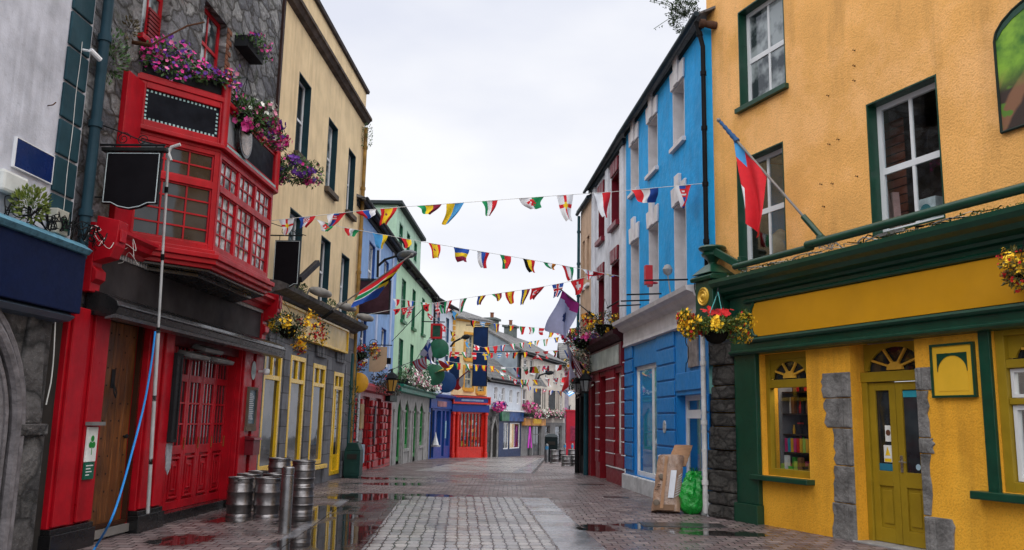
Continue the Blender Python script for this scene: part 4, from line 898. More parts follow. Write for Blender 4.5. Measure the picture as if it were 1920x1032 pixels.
def ring_(base, col, cu, cv, r, r2):
    return lambda u, v: col if r2*r2 < (u-cu)**2+(v-cv)**2 < r*r else base(u, v)
def swiss(u, v): return 'white' if (abs(u-.5) < .09 and abs(v-.45) < .28) or (abs(v-.45) < .09 and abs(u-.5) < .28) else 'red'
def croatia(u, v):
    if abs(u-.45) < .2 and abs(v-.35) < .2: return 'red' if (int(u*12)+int(v*12)) % 2 else 'white'
    return vst('blue','white','red')(u, v)
def slovak(u, v):
    if abs(u-.5) < .17 and abs(v-.33) < .2: return 'white' if abs(u-.5) < .04 or (abs(v-.28) < .04 and abs(u-.5) < .11) or (abs(v-.38) < .03 and abs(u-.5) < .13) else 'red'
    return vst('white','blue','red')(u, v)
def uk(u, v):
    a, b = abs(u-.5), abs(v-.5)
    if a < .07 or b < .07: return 'red'
    if a < .13 or b < .13: return 'white'
    if abs(a-b) < .05: return 'red'
    if abs(a-b) < .12: return 'white'
    return 'navy'
def iceland(u, v): return cross('blue','white','red',.15,.5,.4)(u, v)
def ni(u, v):
    if (u-.5)**2+(v-.45)**2 < .02: return 'yellow'
    return cross('white','red',None,.08,.5,.45)(u, v)
def wales(u, v):
    if (u-.5)**2/.05+(v-.45)**2/.09 < 1 and math.sin(u*23)*math.sin(v*19) > -.35: return 'red'
    return 'white' if u < .5 else 'green'
def spain(u, v): return 'maroon' if (u-.45)**2+(v-.38)**2 < .015 and int(u*30+v*20) % 2 else vst('red','yellow','yellow','red')(u, v)
def turkey(u, v):
    a = (u-.45)**2+(v-.42)**2; b = (u-.52)**2+(v-.42)**2
    return 'white' if (a < .045 and b > .03) or ((u-.7)**2+(v-.42)**2 < .006) else 'red'
def sweden(u, v): return 'yellow' if abs(u-.5) < .1 or abs(v-.35) < .1 else 'blue'
def portugal(u, v): return 'yellow' if (u-.4)**2+(v-.4)**2 < .02 else ('green' if u < .4 else 'red')
def wales2(u, v): return wales(v, u)
PATS = dict(ni=ni, croatia=croatia, slovak=slovak, slovenia=vst('red','blue','white'), spain=spain, spain2=disc(vst('green','maroon','yellow','maroon'),'maroon',.4,.4,.12), ukr=vst('yellow','yellow','lblue','lblue'), ital=vst('green','white','red'), walesf=wales, eng=ni, poland=vst('white','red'), czech=vst('red','white','blue'), rus=vst('red','white','blue'),
  itr=vst('red','white','green'), ukr2=vst('lblue','lblue','yellow'), ger=vst('black','red','yellow'), rom=hst('blue','yellow','maroon'), slv=vst('white','blue','red'), port=portugal, belg=vst('black','yellow','red'), ire=vst('green','white','orange'), engc=cross('white','red'), swe=sweden, swiss=swiss, turkey=turkey, ice=iceland, rom2=vst('blue','yellow','maroon'), alb=disc(vst('red'),'black',.5,.45,.2), uk=uk, hun=vst('red','white','green'), ger2=vst('green','yellow','maroon'), boa=vst('navy','yellow','navy'), fin=cross('white','blue'), aust=hst('red','white','red'), den=cross('red','white'), fra=vst('blue','white','red'), bul=hst('white','green','red'), green=hst('green','white','red'), gre=hst('lblue','white','lblue','white','lblue'))
def flag_mesh(a, b, drop, pat, parent, nu=12, nv=14, taper=.35, tip=None, sway=.05, name='flag', seed=0):
    """cloth hung from a to b (top edge), drop = vector from top middle to the lower tip"""
    r = random.Random(seed); a = V(a); b = V(b); drop = V(drop); m = MB(); W_ = (b-a).length; nrm = (b-a).cross(V((0,0,1))).normalized(); ph = r.uniform(0, 6); tw = r.uniform(-.5, .5)
    def P(u, v):
        base = a.lerp(b, .5); du = (u-.5); k = 1-(1-taper)*v
        p = base+(b-a)*du*k+drop*v
        p += nrm*(math.sin(u*7+ph+v*3)*sway*(.3+v)+tw*du*v*W_*.8)*1.0
        p += V((0,0,1))*(-abs(du)*.25*W_*v*r_sk)+ (b-a)*(.10*math.sin(v*4+ph)*v)
        return p
    r_sk = r.uniform(-1.2, 1.0)
    grid = {}
    for i in range(nu+1):
        for j in range(nv+1): grid[i, j] = len(m.v); m.v.append(P(i/nu, j/nv))
    for i in range(nu):
        for j in range(nv): m.f.append([grid[i,j], grid[i+1,j], grid[i+1,j+1], grid[i,j+1]]); m.mi.append(FK.index(pat((i+.5)/nu, (j+.5)/nv)))
    o = m.build(name, FML, parent, smooth=False); o.data.polygons.foreach_set('use_smooth', [True]*len(o.data.polygons)); return o
def bunting(cord, flags, label, group='strings of flag bunting across the street', det=1):
    """cord [(x,y,Y)], flags [(x0,x1,ybottom,pattern[,tipx])] in order"""
    P = [at(*c) for c in cord]; root = empty('flag_bunting', P[0], label, 'bunting', group)
    m = MB(); m.tube(P, .006, 5); m.build('cord', CABW, root)
    def on(x):
        for i in range(len(cord)-1):
            (x0, y0, d0), (x1, y1, d1) = cord[i], cord[i+1]
            if x0 <= x <= x1 or i == len(cord)-2:
                # step along the 3-D segment until it projects to x
                lo, hi = 0., 1.
                for _ in range(30):
                    t = (lo+hi)/2; q = P[i].lerp(P[i+1], t); xx = proj(q)[0]
                    if xx < x: lo = t
                    else: hi = t
                return P[i].lerp(P[i+1], (lo+hi)/2)
    for k, f in enumerate(flags):
        x0, x1, yb, pat = f[:4]; a = on(x0); b = on(x1); c = (a+b)/2; tx = f[4] if len(f) > 4 else (x0+x1)/2
        tip = at(tx, yb, c.y); 
        flag_mesh(a-V((0,0,.004)), b-V((0,0,.004)), tip-c, PATS[pat], root, seed=k*7+int(x0), sway=.035 if det else .03, nu=12 if det else 6, nv=14 if det else 5, taper=.38)
    return root
CM = camo.matrix_world.inverted()
def proj(p):
    q = CM @ V(p); return 960+FPX*q.x/-q.z, 516-FPX*q.y/-q.z
bunting([(500,415,15.6),(700,393,16.3),(760,388,16.5),(900,378,17),(1045,367,17.4),(1150,360,17.6),(1322,344,15.3)],
  [(523,552,440,'ni'),(560,592,424,'croatia',572),(614,650,424,'slovak',618),(667,706,410,'slovenia',690),(713,745,418,'spain',722),(781,828,402,'ger2',805),(837,870,422,'ukr',838),(903,933,406,'ital',918),(973,1020,392,'walesf',1000),(1043,1075,411,'ni',1066),(1113,1145,405,'poland',1135),(1185,1235,381,'czech',1215),(1263,1296,391,'slovak',1282)],
  'nearest string of large national flags, running to the bright blue house')
bunting([(580,408,18.5),(640,426,18.8),(700,437,19),(805,456,19.5),(945,479,20.5),(1050,497,21),(1170,520,21.6)],
  [(594,625,436,'walesf',612),(646,675,441,'itr',655),(698,727,468,'ukr2',714),(743,771,466,'ger',763),(803,825,484,'spain',820),(850,880,489,'rom',868),(895,918,502,'slv',905),(937,958,505,'port',950),(980,1003,509,'belg',998),(1018,1043,505,'ire',1035),(1053,1075,525,'hun',1072),(1093,1112,525,'engc',1105),(1112,1136,518,'alb',1108),(1128,1150,519,'swe',1145)],
  'second string of flags, sloping down to the white and maroon house')
bunting([(640,600,24),(740,580,24.3),(895,556,25),(1000,541,25.4),(1060,530,25.6),(1130,512,25.8)],
  [(737,751,590,'alb',743),(752,764,589,'turkey',758),(764,776,596,'uk',764),(793,806,585,'alb'),(815,826,596,'uk'),(833,848,588,'ital',836),(863,876,586,'walesf',862),(896,911,571,'rom2',898),(922,941,565,'spain2',935),(947,965,571,'spain',957),(978,994,570,'rom2',980),(996,1021,560,'turkey',999),(1035,1057,556,'ice',1044),(1070,1095,552,'swiss',1084)],
  'third string of flags, carrying the red Swiss flag near the white and maroon house')
rb = random.Random(11); keys = ['swiss','ital','ire','belg','spain','turkey','fra','uk','rom2','alb','aust','den','hun','swe','poland','czech','ger','bul','engc','ukr2','gre','port']
def rflags(x0, x1, w_, gap, y0, y1, h):
    out = []; x = x0
    while x < x1: 
        t = (x-x0)/(x1-x0); y = y0+(y1-y0)*t+rb.uniform(-1, 1); out.append((x, x+w_, y+h*rb.uniform(.85,1.2), rb.choice(keys), x+w_/2+rb.uniform(-3,5))); x += w_+gap*rb.uniform(.4, 1.6)
    return out
for (cx, lb_) in [
  ([(735,560,30),(830,572,31),(880,600,33),(950,610,34),(1045,618,36),(1095,614,27)], 'fourth string of small flags, sagging from the green house in front of the grey gable'),
  ([(800,585,33),(870,640,37),(905,652,40),(1000,640,41),(1075,628,40)], 'thin string of tiny flags in front of the far slate roofs'),
  ([(800,648,38),(850,660,39),(930,662,41),(1000,660,42),(1086,655,28)], 'string of tiny flags crossing above the white house, ending at the flower-hung wall'),
  ([(815,675,37),(870,682,38),(960,690,40),(1085,682,30)], 'string of tiny flags low across the white house windows'),
  ([(905,676,46),(960,712,47),(1020,712,46),(1085,704,38)], 'far string of flags in front of the upper windows of the far cream house'),
  ([(925,690,50),(1000,728,50),(1060,735,48),(1085,726,40)], 'farthest and lowest string of tiny flags above the stone shop fronts')]:
    fl_ = []
    for i in range(len(cx)-1):
        a, b = cx[i], cx[i+1]; wd = 620/((a[2]+b[2])/2)*.62
        fl_ += [f for f in rflags(a[0]+2, b[0]-wd, wd, wd*.75, a[1], b[1], wd*1.15)]
    bunting(cx, fl_, lb_, det=0)
def poleflag(a, b, t0, t1, drop, pat, label, r=.018, nu=16, nv=16, sway=.05, taper=.5, seed=1, polem=None, base=None):
    a = V(a); b = V(b); root = empty('flag_on_pole', a, label, 'flag'); m = MB(); m.tube([a, b], r, 8); m.lathe(b-(b-a).normalized()*.02, [(r*1.6,0),(r*1.9,.03),(r*.5,.07)], 8, (b-a)); m.build('pole', polem or M('pole_grey', (.22,.21,.2), .5), root, smooth=True)
    m = MB(); m.tube([a-(b-a).normalized()*.02, a+(b-a).normalized()*.30], r*2.1, 8); m.build('socket', IRON, root, smooth=True)
    flag_mesh(a.lerp(b, t0), a.lerp(b, t1), drop, pat, root, nu=nu, nv=nv, taper=taper, sway=sway, seed=seed); return root
def southafrica(u, v):
    k = abs(v-.5)
    if u > .72 and k < .3*(u-.3): return 'black' if k < .2*(u-.55) else 'yellow'
    if k < .10: return 'green'
    if k < .17: return 'white'
    return 'red' if v < .5 else 'blue'
a = at(606, 596, 19.6); b = at(772, 478, 19.0); poleflag(a, b, .42, .93, (at(694,566,19.2)-a.lerp(b,.66))+V((-.1,0,-.02)), lambda u, v: southafrica(u, min(1, v)), 'long flag of six colours wrapped down a pole on the ochre house', taper=.42, seed=4, nu=24, nv=18)
def usa(u, v):
    if u > .6 and v < .45: return 'navy'
    return 'red' if int(v*11) % 2 == 0 else 'white'
a = at(730, 695, 29); b = at(800, 668, 26.5); poleflag(a, b, .62, .99, at(793,693,27)-a.lerp(b,.8), lambda u, v: usa(u, v) if False else ('red' if int(u*9) % 2 == 0 else 'white'), 'red and white striped flag on a pole above the flower box', taper=.95, seed=5, r=.012, sway=.04)
a = at(765, 700, 30); b = at(806, 634, 27.5); poleflag(a, b, .55, .99, at(812,680,27.8)-a.lerp(b,.75), cross('white','blue',None,.14,.5,.45), 'white flag with a broad blue cross on a pole by the green house', taper=.8, seed=8, r=.012)
a = at(735, 640, 30); b = at(791, 581, 25.5); m = MB(); m.tube([a, b], .012, 6); m.build('flag_pole', IRON, label='bare dark flag pole slanting up in front of the green house', cat='flag pole')
a = at(822, 742, 44); b = at(879, 695, 40); poleflag(a, b, .45, .85, at(858,733,42)-a.lerp(b,.65), vst('red','red','white'), 'small red and white flag hanging from a maroon pole near the blue sign disc', taper=.6, seed=9, r=.03, polem=M('maroon_pole', (.2,.01,.04), .4))
a = at(800, 705, 38); b = at(846, 688, 35); poleflag(a, b, .1, .98, at(836,697,36)-a.lerp(b,.5), vst('yellow','orange','red'), 'red and orange pennant flag beside the navy banner', taper=.3, seed=2, r=.012)

# ============================================================ lavender-blue house and the red stone shop
LAV = M('blue_lavender_render', (.20,.36,.66), .6, var=.2, scale=1.5, bmp=.3, streak=.4, streakcol=(.12,.2,.36))
LAVW = M('pale_lavender_render', (.46,.54,.72), .6, var=.15, bmp=.3, streak=.4)
REDST = blocks('red_painted_stone', (.42,.008,.015), (.50,.015,.02), (.20,.004,.008), .36, .24, .02, .35, .05, var=.4, nb=9)
DGREEN = M('dark_green_paint', (.008,.06,.05), .4, var=.2, bmp=.2)
lv = empty('lavender_house', L2.w(4, 0), 'narrow lavender blue house over the red painted stone shop', 'house')
w = [(2.3, 3.4, 5.25, 6.95), (5.2, 6.2, 5.25, 6.95), (1.6, 2.5, 3.3, 4.5), (5.3, 6.3, 3.4, 4.6)]
sd = [(2.2, 3.4, .1, 2.2), (4.4, 5.6, .3, 2.2), (6.75, 7.9, .15, 2.1)]
shell(L2, lv, .12, 8.1, 2.6, 7.75, w, LAV, dep=7)
for r in w: window(L2, lv, r, rec=.08, fw=.05, reveal=M('royal_blue_reveal', (.02,.08,.30), .5), sill=.1, gm=GLASSL)
for s in (4.0, 6.9):
    m = MB(L2); m.box(s, s+.25, 2.7, 7.5, 0, .04); m.build('pale_strip', LAVW, lv)
gable_roof(L2, lv, .1, 8.1, 7.72, 9.0, 7, .25, t=.08); gutter(L2, lv, .1, 8.1, 7.68, .28, IRON, .06)
m = MB(L2); m.wall(.12, 8.1, -.1, 2.6, sd, .05, .35); m.build('stone_front', REDST, lv)
m = MB(L2); hh = 0; k = 0
while hh < 2.1:
    for s in (.9, 1.72, 3.5, 4.2, 5.66, 6.35):
        dx = .05 if k % 2 else 0; m.box(s-dx, s+.30+dx, hh+.01, hh+.22, .052, .13+.02*math.sin(k*3+s))
    hh += .235; k += 1
m.build('stone_quoins', REDST, lv, bev=.03)
m = MB(L2); m.sweep([(.05,2.32),(.25,2.36),(.28,2.50),(.16,2.60),(.05,2.62)], .9, 6.7); m.build('shop_cornice', M('red_cornice', (.40,.012,.03), .4), lv)
for i, r in enumerate(sd):
    f = window(L2, lv, r, rec=.06, fw=.07, rows=(.75,), cols=(.5,), fm=DGREEN if i == 2 else M('deep_red_paint', (.22,.005,.01), .4), gm=GLASS, name='shop_door' if i != 1 else 'shop_window')
m = MB(L2); m.box(.15, .85, 0, 3.3, .052, .10); m.build('green_pilaster', M('dark_teal_pilaster', (.01,.07,.075), .5), lv)
m = MB(L2); m.box(6.45, 8.08, 2.15, 2.9, .055, .22); m.build('dark_fascia', M('dark_green_fascia', (.02,.035,.03), .5), lv)
def plate(fc, s0, s1, h0, h1, o, t, mat, name, label, cat='sign', bev=.005, **k):
    m = MB(fc); m.box(s0, s1, h0, h1, o, o+t); return m.build(name, mat, label=label, cat=cat, bev=bev, **k)
def discsign(x, y, Y, rad, label, mat, t=.08, arm=None, ell=1.0, rimm=None):
    c = at(x, y, Y); ax = V((0, 1, 0)); root = empty('round_sign', c, label, 'sign'); m = MB(); u = V((1,0,0)); n = 36
    for k in (-1,): m.lathe(c-ax*t/2, [(rad*.9,0),(rad,.015),(rad,t-.015),(rad*.9,t)], n, ax)
    m.build('disc', mat, root, smooth=True)
    if arm is not None:
        m = MB(); m.tube([arm, c+V((0,0,rad+.08)), c+V((rad*.6,0,rad+.08))], .018, 6); m.tube([c+V((-rad*.4,0,rad+.08)), c+V((-rad*.4,0,rad*.8))], .01, 5); m.build('bracket', IRON, root)
    return root
discsign(672, 718, 24.3, .285, 'plain orange-yellow round hanging sign before the red stone shop', M('orange_sign', (.68,.33,.02), .35), arm=at(645, 696, 24.3))
# square signs, boards
m = MB(); a = at(670, 527, 24.6); b = at(729, 588, 24.6); Fq = Fac((a.x, 24.6), (b.x, 24.6)); Fq.n = V((0,-1,0))
m = MB(Fq); m.box(0, b.x-a.x, b.z, a.z, -.04, .04); o = m.build('hanging_sign', M('dark_plum_board', (.05,.02,.028), .35, var=.7, scale=2), label='dark plum rectangular hanging sign on the lavender house', cat='sign', bev=.01)
m = MB(Fq); m.ring(-.03, b.x-a.x+.03, b.z-.03, a.z+.03, .04, -.05, .05); m.tube([Fq.w(-.5, a.z+.06, 0), Fq.w(b.x-a.x, a.z+.06, 0)], .02, 6); m.build('frame', IRON, o)
m = MB(); a = at(694, 650, 26.5); b = at(724, 698, 26.5); Fq = Fac((a.x, 26.5), (b.x, 26.5)); Fq.n = V((0,-1,0)); w_ = b.x-a.x; H0, H1 = b.z, a.z
m = MB(Fq); m.prism([(0,H0),(w_*.55,H0),(w_*.85,H0+.08),(w_,H0+.24),(w_,H1),(0,H1)], -.02, .02); o = m.build('hanging_sign', M('tan_board', (.50,.34,.20), .6, var=.2, bsc=90, bmp=.5), label='blank tan hanging board with one rounded corner', cat='sign')
m = MB(Fq); m.tube([Fq.w(-.1, H1+.05, 0), Fq.w(w_+.15, H1+.05, 0)], .018, 6); m.tube([Fq.w(.1+.12*math.cos(k*.5), H1+.12+.10*math.sin(k*.5), 0) for k in range(9)], .01, 5); m.build('bracket', IRON, o)
# street lamp arm on the lavender house
def lamparm(P, head, label, r=.035, hl=.5, mat=None):
    root = empty('street_lamp', P[0], label, 'street lamp'); m = MB(); m.tube(P, r, 8); m.build('arm', IRON, root, smooth=True)
    d = (head-P[-1]).normalized(); m = MB(); m.lathe(P[-1]-d*.05, [(.03,0),(.09,.06),(.13,hl*.4),(.12,hl*.75),(.05,hl),(.01,hl+.02)], 12, d); m.build('lamp_head', mat or M('lamp_grey', (.10,.115,.13), .35, metal=.5), root, smooth=True)
    return root
p0 = at(708, 500, 24.5); lamparm([p0, at(722, 487, 24.3), at(748, 479, 24)], at(776, 476, 23.8), 'grey street lamp reaching out from the lavender house', hl=.62)
m = MB(); m.beam(at(709, 470, 24.5), at(708, 520, 24.5), .08, .06); m.build('lamp_plate', IRON, label='vertical dark plate that holds the near street lamp', cat='bracket')
# small clutter on the red shop front: notices, electricity box, lantern, wall plants
plate(L2, .95, 1.15, .9, 2.25, .15, .03, M('pale_poster', (.45,.47,.50), .5, var=.6, scale=20), 'poster_strip', 'tall strip of pale posters on the red stone pier', 'poster')
plate(L2, 1.3, 1.75, 1.25, 1.95, .15, .05, M('tan_board2', (.38,.26,.12), .6, var=.5), 'notice_board', 'brown wooden notice board on the red stone pier', 'notice board')
plate(L2, 1.25, 1.7, .85, 1.2, .15, .04, M('grey_board', (.25,.25,.24), .6, var=.6, scale=12), 'notice', 'grey arched notice under the wooden notice board', 'notice')
o = plate(L2, 1.05, 1.75, .28, .80, .15, .12, M('pale_blue_cabinet', (.25,.38,.48), .45), 'cabinet', 'pale blue metal cabinet low on the red stone pier', 'cabinet', bev=.01)
m = MB(L2); m.prism([(3.85+.16*math.cos(k*.3), 1.35+.62*math.sin(k*.3)) for k in range(21)], .16, .19); m.build('oval_board', M('dark_oval', (.03,.03,.04), .3, var=.8, scale=8), label='tall dark oval board beside the red shop door', cat='sign')
def lantern(c, k, label, lit=False):
    root = empty('lantern', c, label, 'lantern'); m = MB(); m.lathe(c, [(.02,0),(.07*k,.02),(.13*k,.30*k),(.14*k,.31*k)], 6); m.lathe(c+V((0,0,.32*k)), [(.15*k,0),(.08*k,.1*k),(.03*k,.13*k),(.02*k,.2*k)], 6); m.build('frame', IRON, root)
    m = MB()
    for q in range(6):
        a0 = math.pi*2*q/6+.1; a1 = math.pi*2*(q+1)/6-.1; r0, r1 = .072*k, .127*k; z0, z1 = .05*k, .28*k
        e = 1.03; m.face([c+V((math.cos(a0)*r0*e, math.sin(a0)*r0*e, z0)), c+V((math.cos(a1)*r0*e, math.sin(a1)*r0*e, z0)), c+V((math.cos(a1)*r1*e, math.sin(a1)*r1*e, z1)), c+V((math.cos(a0)*r1*e, math.sin(a0)*r1*e, z1))])
    m.build('glass', M('lantern_amber', (.45,.26,.05), .2) if lit else M('lantern_glass', (.25,.28,.29), .15), root); return root
lantern(at(733, 738, 27.6), 1.5, 'big black lantern with amber glass between the red and stone shops', True)
p = at(728, 683, 28); m = MB(); m.bx(p, .16, .14, .2); m.build('wall_light', BLACK, label='small square black wall light beside the tan board', cat='wall light', bev=.01)
p = at(677, 660, 24.8); basket('hanging_basket', p, .30, 'basket with red flowers above trailing grey leaves before the lavender house', [P_RED, P_RED, P_YEL], nl=900, nf=170, fs=.07, trail=[(1.3,0,-.1,.55),(0,0,-1.3,.6),(1.2,0,.4,.4)], chain_to=p+V((0,0,.7)), leafm=LEAFD)
def creeper(fc, s0, s1, h0, h1, o, n, label, cols=(P_PINK,), nf=30, mat=LEAFD, fs=.06, name='wall_plant'):
    root = empty(name, fc.w((s0+s1)/2, h0, o), label, 'plant'); m = MB(); b = MB()
    for i in range(n):
        s = rnd(s0, s1); k = math.sin(s*4)*.3+.7; h = h0+(h1-h0)*rnd(0, 1)*k; leaf(m, fc.w(s, h, o+rnd(0, .35)), .075)
    for i in range(nf): b.c = random.randrange(len(cols)); bloom(b, fc.w(rnd(s0,s1), rnd(h0,h1), o+rnd(.25,.4)), fs*rnd(.7,1.3), (fc.n+rdir()*.6).normalized())
    m.build('foliage', mat, root); b.build('flowers', list(cols), root)
creeper(L2, 3.0, 7.4, 2.35, 3.15, .1, 1500, 'dark creeping plant over the red shop cornice', (P_PINK,P_RED), 25, leafmat('leaf_brown', [(.015,.02,.012),(.06,.045,.03),(.03,.05,.02)]))

# ============================================================ mint green house
MINT = M('mint_render', (.44,.66,.46), .7, var=.14, scale=1.3, bmp=.3, streak=.55, streakcol=(.20,.36,.24), dirt=.1)
GRW = M('bottle_green_paint', (.015,.13,.06), .4, var=.15, bmp=.1); LIME = M('limestone', (.30,.295,.29), .8, var=.35, scale=4, bmp=.7, bsc=30, bd=.006, streak=.4)
gh = empty('mint_house', L3.w(5.5, 0), 'mint green house with tall green windows and a pointed stone arcade below', 'house')
w = [(1.30,2.30,5.35,6.98), (4.1,5.0,5.35,7.0), (7.05,7.95,5.40,7.05), (1.2,2.2,3.0,4.62), (4.1,5.0,3.1,4.65), (7.2,8.1,3.1,4.66)]
shell(L3, gh, .02, 11.1, 2.8, 7.7, w, MINT, dep=6)
for r in w: window(L3, gh, r, rec=.07, fw=.06, fm=GRW, reveal=GRW, sill=.12, sillm=GRW, gm=GLASSL)
gable_roof(L3, gh, .0, 11.1, 7.66, 8.9, 6, .22, t=.08); gutter(L3, gh, 0, 11.1, 7.62, .26, IRON, .06)
m = MB(L3)
for s in (2.0, 4.6, 7.2, 9.8): m = MB(L3); m.box(s, s+.07, 7.42, 7.52, 0, .24); m.build('eaves_bracket', IRON, gh)
pipe(L3, 'drainpipe', [(10.95, .0-.3, .1), (10.95, 7.5, .1)], .07, IRON, parent=gh, cat=None)
dm = empty('green_attic_house', L3.w(2, 7.7, -1.0), 'taller pale green block rising behind the mint house, with three small windows', 'house')
wd_ = [(.15,.95,8.05,8.95), (2.0,2.8,8.1,9.0), (4.0,4.8,8.15,9.05)]
m = MB(L3); m.wall(-.4, 6.0, 7.72, 9.45, wd_, .0, .25); 
e = -7; W = L3.w; m.face([W(-.4,7.72,0),W(-.4,9.45,0),W(-.4,9.45,e),W(-.4,7.72,e)]); m.face([W(6,7.72,0),W(6,9.45,0),W(6,9.45,e),W(6,7.72,e)]); m.build('wall', M('pale_green_render', (.40,.60,.46), .7, var=.15, streak=.4), dm)
for r in wd_:
    m = MB(L3); m.ring(*r, .06, -.12, .01); m.box(r[0]+.06, r[1]-.06, (r[2]+r[3])/2-.025, (r[2]+r[3])/2+.025, -.10, -.02); f = m.build('window', GRW, dm); m = MB(L3); m.box(r[0]+.05, r[1]-.05, r[2]+.05, r[3]-.05, -.08, -.07); m.build('glass', GLASS, f)
m = MB(L3); m.box(-.6, 6.2, 9.46, 9.58, -7.2, .2); m.build('roof', M('dark_roof_edge', (.035,.045,.05), .6, bmp=.5), dm)
# stone arcade
arch = [(1.3,2.2), (3.0,4.2), (5.5,6.5), (7.3,8.6)]
def pointed(c0, c1, hs, ht, n=8):
    w_ = c1-c0; cx = (c0+c1)/2; L = [(c0, hs)]; 
    for k in range(1, n+1):
        a = k/n; L.append((c0+(w_/2)*math.sin(a*math.pi/2)**1.3*1.0, hs+(ht-hs)*math.sin(a*math.pi/2)))
    R_ = [(2*cx-x, y) for x, y in L[::-1]][1:]
    return L+R_
m = MB(L3); prev = .02
for c0, c1 in arch+[(99, 99)]:
    e = min(c0, 10.9); m.box(prev, e, -.35, 2.55, 0, .05)
    if c0 > 50: break
    top = pointed(c0, c1, 1.85, 2.32); poly = [(c0, 2.55)]+top+[(c1, 2.55)]; half = len(top)//2
    m.prism([(c0, 2.55)]+top[:half+1]+[((c0+c1)/2, 2.55)], 0, .05); m.prism([((c0+c1)/2, 2.55)]+top[half:]+[(c1, 2.55)], 0, .05); prev = c1
m.build('stone_arcade', LIME, gh)
m = MB(L3)
for s in (.3, 2.3, 2.75, 4.3, 5.15, 6.6, 7.0, 8.7, 10.4): m.box(s, s+.22, -.35, 1.8, .052, .09); m.box(s-.03, s+.25, 1.8, 1.9, .052, .12)
m.pieces('shaft', LIME, gh, bev=.015)
m = MB(L3); m.box(.02, 10.9, 0-.4, 2.7, -.12, -.10); m.build('back_panel', GRW, gh)
for i, (c0, c1) in enumerate(arch):
    h0 = .38 if i in (1, 3) else -.05; m = MB(L3); m.ring(c0, c1, h0, 2.3, .16, -.08, .0); m.box(c0+.16, c1-.16, 1.15, 1.22, -.08, -.01); f = m.build('arch_window' if i in (1, 3) else 'arch_door', M('leaf_green_paint', (.01,.20,.035), .35, bmp=.1), gh)
    m = MB(L3); m.box(c0+.12, c1-.12, h0+.05, 2.3, -.05, -.04); m.build('glass', glassdark('green_glass', (.01,.08,.02), (.02,.2,.06)) if i in (1, 3) else GLASS, f)
    if i in (1, 3): m = MB(L3); m.box(c0-.05, c1+.05, .26, .379, -.1, .12); m.box(c0, c1, -.35, .259, -.1, .05); m.build('sill', LIME, f, bev=.01)
m = MB(L3); m.box(.3, 10.9, 2.56, 2.80, 0, .32); m.sweep([(.32,2.70),(.42,2.76),(.42,2.82),(.0,2.84)], .2, 11.0); m.build('shop_fascia', M('sea_green_fascia', (.01,.20,.14), .4), gh, bev=.01)
windowbox(L3, .9, 9.6, 2.84, .05, 'long box brimming with white flowers above the stone arcade', [P_WHI, P_WHI, P_PINK], nf=520, nl=3400, ht=.62, dp=.5, fs=.11)
tuft(L3, .6, 3.1, .3, .2, 200, 'leafy plant at the left end of the white flower box')

# ============================================================ white house over the blue shop
WH = M('white_blue_render', (.60,.66,.76), .65, var=.15, scale=1.4, bmp=.3, streak=.4)
ROY = M('royal_blue_paint', (.012,.06,.27), .4, var=.2, bmp=.15)
wh = empty('white_house', L4.w(2.3, 0), 'narrow white house over the royal blue shop front', 'house')
w = [(1.0,1.7,5.9,7.0), (3.0,3.7,5.6,6.9), (1.0,1.7,3.4,4.9), (3.0,3.7,3.4,4.9)]
shell(L4, wh, .05, 4.6, 2.8, 7.6, w, WH, dep=6)
for r in w: window(L4, wh, r, rec=.12, fw=.05, reveal=M('slate_blue_reveal', (.05,.12,.22), .5), gm=GLASS)
gable_roof(L4, wh, 0, 4.65, 7.55, 8.7, 6, .3); gutter(L4, wh, 0, 4.6, 7.5, .32)
sd = [(.5,1.1,-.3,2.0), (1.5,2.4,.2,2.0), (2.7,3.2,-.3,2.0), (3.5,4.2,.2,2.0)]
m = MB(L4); m.wall(.05, 4.6, -.5, 2.8, sd, .06, .3); m.build('shop_front', ROY, wh)
for i, r in enumerate(sd): window(L4, wh, r, rec=.1, fw=.08, cols=(), rows=(), fm=ROY, gm=GLASS, name='shop_window' if i % 2 else 'shop_door')
m = MB(L4); m.sweep([(.06,2.62),(.3,2.68),(.34,2.8),(.06,2.86)], .0, 4.65); m.box(.1, 4.5, 2.1, 2.55, .062, .13); m.build('shop_cornice', ROY, wh, bev=.01)
plate(L4, 1.3, 3.2, 2.2, 2.48, .131, .02, M('faded_pink_sign', (.35,.16,.18), .5, var=.7, scale=2), 'shop_sign', 'faded pink sign panel on the royal blue shop', 'sign')
plate(L4, 3.25, 3.45, .6, 1.5, .07, .03, M('light_blue_notice', (.3,.5,.62), .5), 'notice', 'tall light blue notice on the royal blue shop', 'notice')
m = MB(); a = at(815, 815, 43.0); c = at(816, 838, 43.0); m.bx(c+V((0,0,.0)), .5, .05, .08); m.lathe(c+V((0,0,.08)), [(.18,0),(.12,.2),(.05,.45),(.02,.62)], 6); m.build('paper_sheet', M('paper_white', (.75,.76,.78), .7), label='white pointed scrap stuck on the royal blue shop', cat='notice')
discsign(823, 654, 38, .44, 'dark green round sign high on the white house', M('sign_green', (.012,.10,.06), .35, var=.5, scale=3), arm=at(800, 640, 38))
discsign(814, 703, 37, .46, 'lower green round sign with a reddish patch, half behind the flags', M('sign_green2', (.02,.12,.07), .35, var=.5, scale=2), arm=at(792, 690, 37))
discsign(836, 717, 41, .50, 'navy blue round sign left of the tall navy banner', M('sign_blue', (.008,.045,.16), .35))
